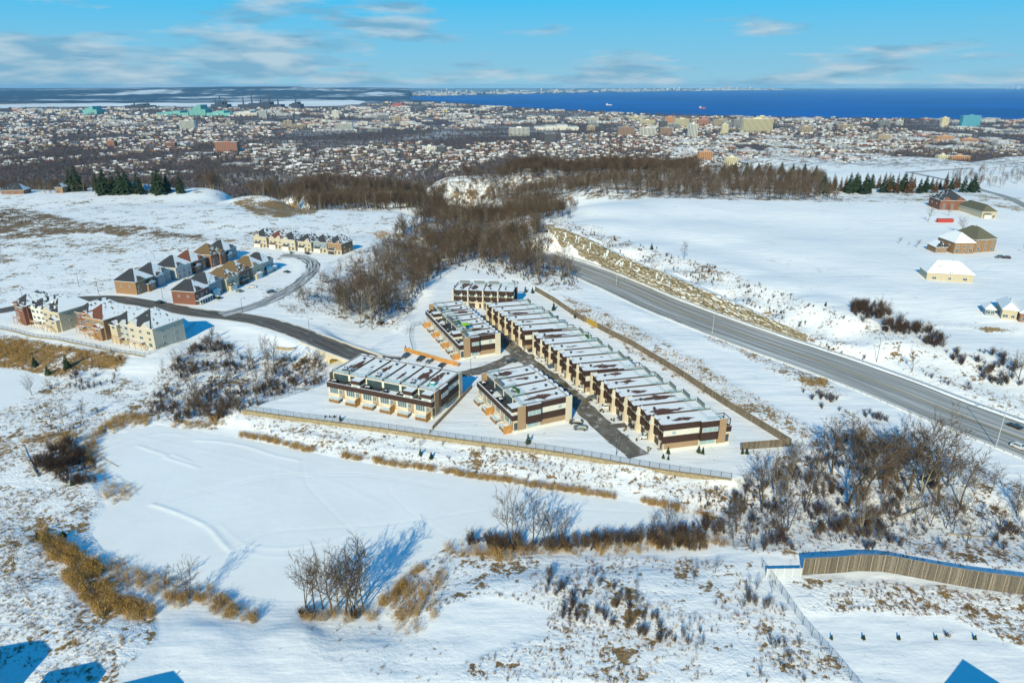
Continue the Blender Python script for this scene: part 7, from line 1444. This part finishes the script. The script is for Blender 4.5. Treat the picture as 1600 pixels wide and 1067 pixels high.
TW = [('broad cream tower block with tall white piers near the lake', 1160, 1206, 186, 208, 'wall_cream_tower', 'strip'), ('blue glass hotel block near the right edge', 1502, 1530, 181, 200, 'wall_blue_glass', 'slab'), ('lone cream point tower left of the blue glass block', 1470, 1481, 184, 199, 'wall_cream_tower', 'slab'),
      ('white slab on the left with pale balconies', 281, 305, 189, 203, 'wall_city_white', 'strip'), ('white tower beside the harbour steelworks', 405, 417, 173, 186, 'wall_city_white', 'strip'), ('white tower right of the harbour mouth', 519, 530, 173, 186, 'wall_city_white', 'slab'), ('pale slab pair on the left of the city middle', 524, 551, 193, 204, 'wall_city_white', 'strip'),
      ('wide white slab in the middle of the city', 795, 827, 200, 213, 'wall_city_white', 'strip'), ('dark brick tower right of the wide white slab', 851, 868, 209, 224, 'wall_tower_dark', 'slab'), ('tan slab left of the tower cluster', 965, 991, 199, 213, 'wall_tower_brown', 'slab'), ('white slab beside the tan slab', 999, 1024, 200, 213, 'wall_city_white', 'strip'),
      ('dark brown tower of the cluster', 1030, 1042, 189, 206, 'wall_tower_dark', 'slab'), ('orange-brown tower at the top of the cluster', 1038, 1053, 183, 198, 'wall_tower_orange', 'slab'), ('low tan tower in front of the cluster', 1031, 1050, 200, 212, 'wall_tower_brown', 'slab'), ('pale tower pair right of the orange tower', 1054, 1076, 186, 201, 'wall_cream_tower', 'strip'),
      ('white and dark striped tower in the city middle', 1075, 1089, 194, 217, 'wall_city_white', 'strip'), ('red brick slab behind the striped tower', 1090, 1108, 187, 197, 'wall_city_red', 'slab'), ('tan low slab between the towers', 1114, 1136, 187, 199, 'wall_city_tan', 'slab'), ('slim yellow tower left of the broad cream block', 1127, 1137, 194, 211, 'wall_cream_tower', 'slab'), ('grey-blue tower behind the slim yellow one', 1146, 1158, 187, 199, 'wall_city_grey', 'strip'),
      ('red brick block with white tower in the left city', 337, 372, 222, 240, 'wall_city_red', 'slab'), ('orange brick apartment block on the left', 258, 274, 223, 232, 'wall_city_red', 'slab'), ('small red block at the left edge of the city', 168, 180, 220, 231, 'wall_city_red', 'slab'), ('cream low apartment block before the white far fields', 1465, 1482, 243, 253, 'wall_cream_tower', 'slab'), ('orange-tan school block beside the cream low block', 1484, 1515, 244, 253, 'wall_tower_orange', 'slab'),
      ('orange block in the trees on the right', 1463, 1490, 213, 222, 'wall_tower_orange', 'slab'), ('long orange terrace right of the orange block', 1503, 1527, 217, 224, 'wall_tower_orange', 'slab'), ('pink-brown block above the dark city trees', 1372, 1390, 211, 221, 'wall_city_tan', 'slab'), ('tan villa block on the rim behind the wood', 1133, 1152, 246, 262, 'wall_cream_tower', 'slab'), ('red brick block at the foot of the rim', 1091, 1112, 237, 252, 'wall_tower_orange', 'slab'), ('dark glass office block in the city middle', 683, 696, 229, 240, 'wall_tower_dark', 'slab'), ('pale office block beside the dark glass one', 660, 682, 229, 239, 'wall_city_white', 'slab')]
for lb, a0, a1, yt, yb, wl, st in TW: tower(lb, a0, a1, yt, yb, wl, 18, st, 'glass_pale' if wl == 'wall_blue_glass' else 'glass_dark')
ORD = 'first second third fourth fifth sixth seventh eighth ninth tenth eleventh twelfth thirteenth fourteenth fifteenth sixteenth seventeenth eighteenth nineteenth twentieth'.split()
mr_ = np.random.default_rng(5); xs_ = np.sort(np.r_[mr_.uniform(900, 1250, 12), mr_.uniform(330, 620, 5), mr_.uniform(1300, 1450, 3)])
for k, x0 in enumerate(xs_):
    yb = mr_.uniform(188, 208); w0 = mr_.uniform(9, 24); h0 = mr_.uniform(5, 11); cl = int(mr_.integers(0, 5))
    tower('%s mid-rise block, %s from the left among the scattered city blocks' % (['tan', 'white', 'brown', 'grey', 'cream'][cl], ORD[k]), x0, x0 + w0, yb - h0, yb, ['wall_city_tan', 'wall_city_white', 'wall_tower_brown', 'wall_city_grey', 'wall_cream_tower'][cl], 18, 'strip')
# the steelworks by the harbour
def mill(label, px0, px1, ytop, ybot, m, stacks=(), nm='steel_mill'):
    p0, p1 = U(px0, ybot, CZ), U(px1, ybot, CZ); w_ = p1[0] - p0[0]; Hh = (ybot - ytop) / 1138 * p0[1] * 1.0; t = thing(nm, label, 'factory', (p0[0], p0[1], CZ), 0, 'works along the harbour')
    b = MB(); n_ = 4
    for k in range(n_): b.box(w_ * k / n_, w_ * (k + .97) / n_, 0, 120, 0, Hh * (.6 + .4 * ((k * 7) % 3) / 2), m, m)
    link('hall', b.mesh('hall'), t)
    for k, (sx, sh) in enumerate(stacks): q = MB(); q.tube((w_ * sx, 40, 0), (w_ * sx, 40, Hh * sh), 9, 6, 8, 'wall_tower_dark', True); link('chimney', q.mesh('chimney'), t)
for a_ in (('teal steel mill hall at the left of the works', 245, 295, 174, 181, 'teal_steel'), ('tall teal mill hall in the middle of the works', 296, 322, 165, 181, 'teal_steel'), ('long low teal mill hall at the right', 323, 360, 174, 181.5, 'teal_steel'), ('teal hall beside the left edge of the works', 130, 152, 167, 179, 'teal_steel'), ('pale warehouse right of the teal halls', 362, 402, 174, 181, 'wall_city_white')): mill(*a_)
mat('works_dark', (0.05, 0.06, 0.09), 0.9)
mill('dark steelworks with slim chimneys left of the harbour', 330, 355, 160, 169, 'works_dark', ((.2, 1.6), (.5, 2.0), (.8, 1.5))); mill('dark steelworks with many chimneys on the harbour shore', 372, 440, 160, 170, 'works_dark', ((.1, 1.7), (.3, 2.3), (.5, 1.8), (.7, 2.2), (.9, 1.5))); mill('small dark works right of the chimneys', 452, 470, 160, 168, 'works_dark', ((.5, 1.8),)); mill('dark works at the left end of the harbour', 195, 236, 163, 169, 'works_dark', ((.3, 1.6), (.8, 1.8)))
mill('red warehouse at the canal', 612, 634, 161.5, 166, 'wall_red', (), 'warehouse'); mill('yellow warehouse in the far city', 688, 702, 173, 176, 'wall_yellow', (), 'warehouse'); mill('long white bus depot in the middle distance', 835, 905, 196, 204, 'wall_city_white', (), 'warehouse')
# pale buildings on the far shores
fb = [flat_shed(160, 60, 22, 'wall_city_grey'), flat_shed(60, 50, 70, 'wall_city_grey'), flat_shed(45, 40, 110, 'wall_city_grey')]
n = 420; px = RNG.uniform(560, 1220, n); base = np.interp(px, [p[0] for p in FAR_SH[::-1]], [p[1] for p in FAR_SH[::-1]]); py = base - 0.25 - np.abs(RNG.normal(size=n)) * np.interp(px, [560, 800, 1000, 1220], [3.2, 2.6, 1.6, .5]); py = np.maximum(py, 137.2)
Q = np.array([U(a_, b_, CZ) for a_, b_ in zip(px, py)]); Q = Q[Q[:, 1] < 60000]; instancer('far_shore_buildings', np.c_[Q, np.full(len(Q), CZ)], RNG.choice(3, len(Q), p=[.75, .2, .05]), np.clip(Q[:, 1] / 14000, .5, 2.2) * RNG.uniform(.3, .7, len(Q)), RNG.uniform(-.3, .3, len(Q)), fb, 'pale buildings scattered along the far lake shore', 'buildings')
px = np.r_[RNG.normal(1137, 9, 26), RNG.normal(1582, 9, 16), RNG.normal(770, 10, 10), RNG.normal(692, 4, 8)]; Q = np.array([U(a_, 139.6 if a_ > 1000 else 147.0, CZ) for a_ in px])
Q[:, 1] = np.minimum(Q[:, 1], 42000); instancer('far_skyline', np.c_[Q, np.full(len(Q), CZ)], RNG.choice([1, 2], len(Q)), np.where(Q[:, 1] > 25000, 1.3, .6) * RNG.uniform(.5, 1.2, len(Q)), np.zeros(len(Q)), fb, 'faint city skyline on the far side of the lake', 'skyline')
for k, (px_, py_) in enumerate(((1097, 168.5), (951, 163.5))):
    p = U(px_, py_ + 1.5, CZ + 1); b = MB(); b.prism([(-30, -6), (25, -7), (38, 0), (25, 7), (-30, 6)], 0, 9, 'wall_red' if k == 0 else 'wall_city_white'); b.box(-26, -12, -5, 5, 9, 20, 'wall_city_white'); b.tube((15, 0, 9), (15, 0, 19), 1.2, .8, 5, 'metal_grey'); simple('ship', b, ['ship with red hull anchored on the lake', 'small white ship far out on the lake'][k], 'ship', (p[0], p[1], CZ + 1.0))

# ------------------------------------------------------------------ the air
b = MB(); b.box(-72000, 72000, -400, 50500, -118, 132, 'snow'); me = b.mesh('haze'); me.materials.clear()
m = bpy.data.materials.new('haze'); m.use_nodes = True; t = m.node_tree; t.nodes.clear(); o_ = t.nodes.new('ShaderNodeOutputMaterial'); v = t.nodes.new('ShaderNodeVolumePrincipled'); v.inputs['Density'].default_value = 1.9e-5; v.inputs['Color'].default_value = (0.28, 0.62, 0.99, 1); v.inputs['Anisotropy'].default_value = -0.2
t.links.new(v.outputs[0], o_.inputs['Volume']); me.materials.append(m); hz_ = tag(link('haze', me), kind='stuff')
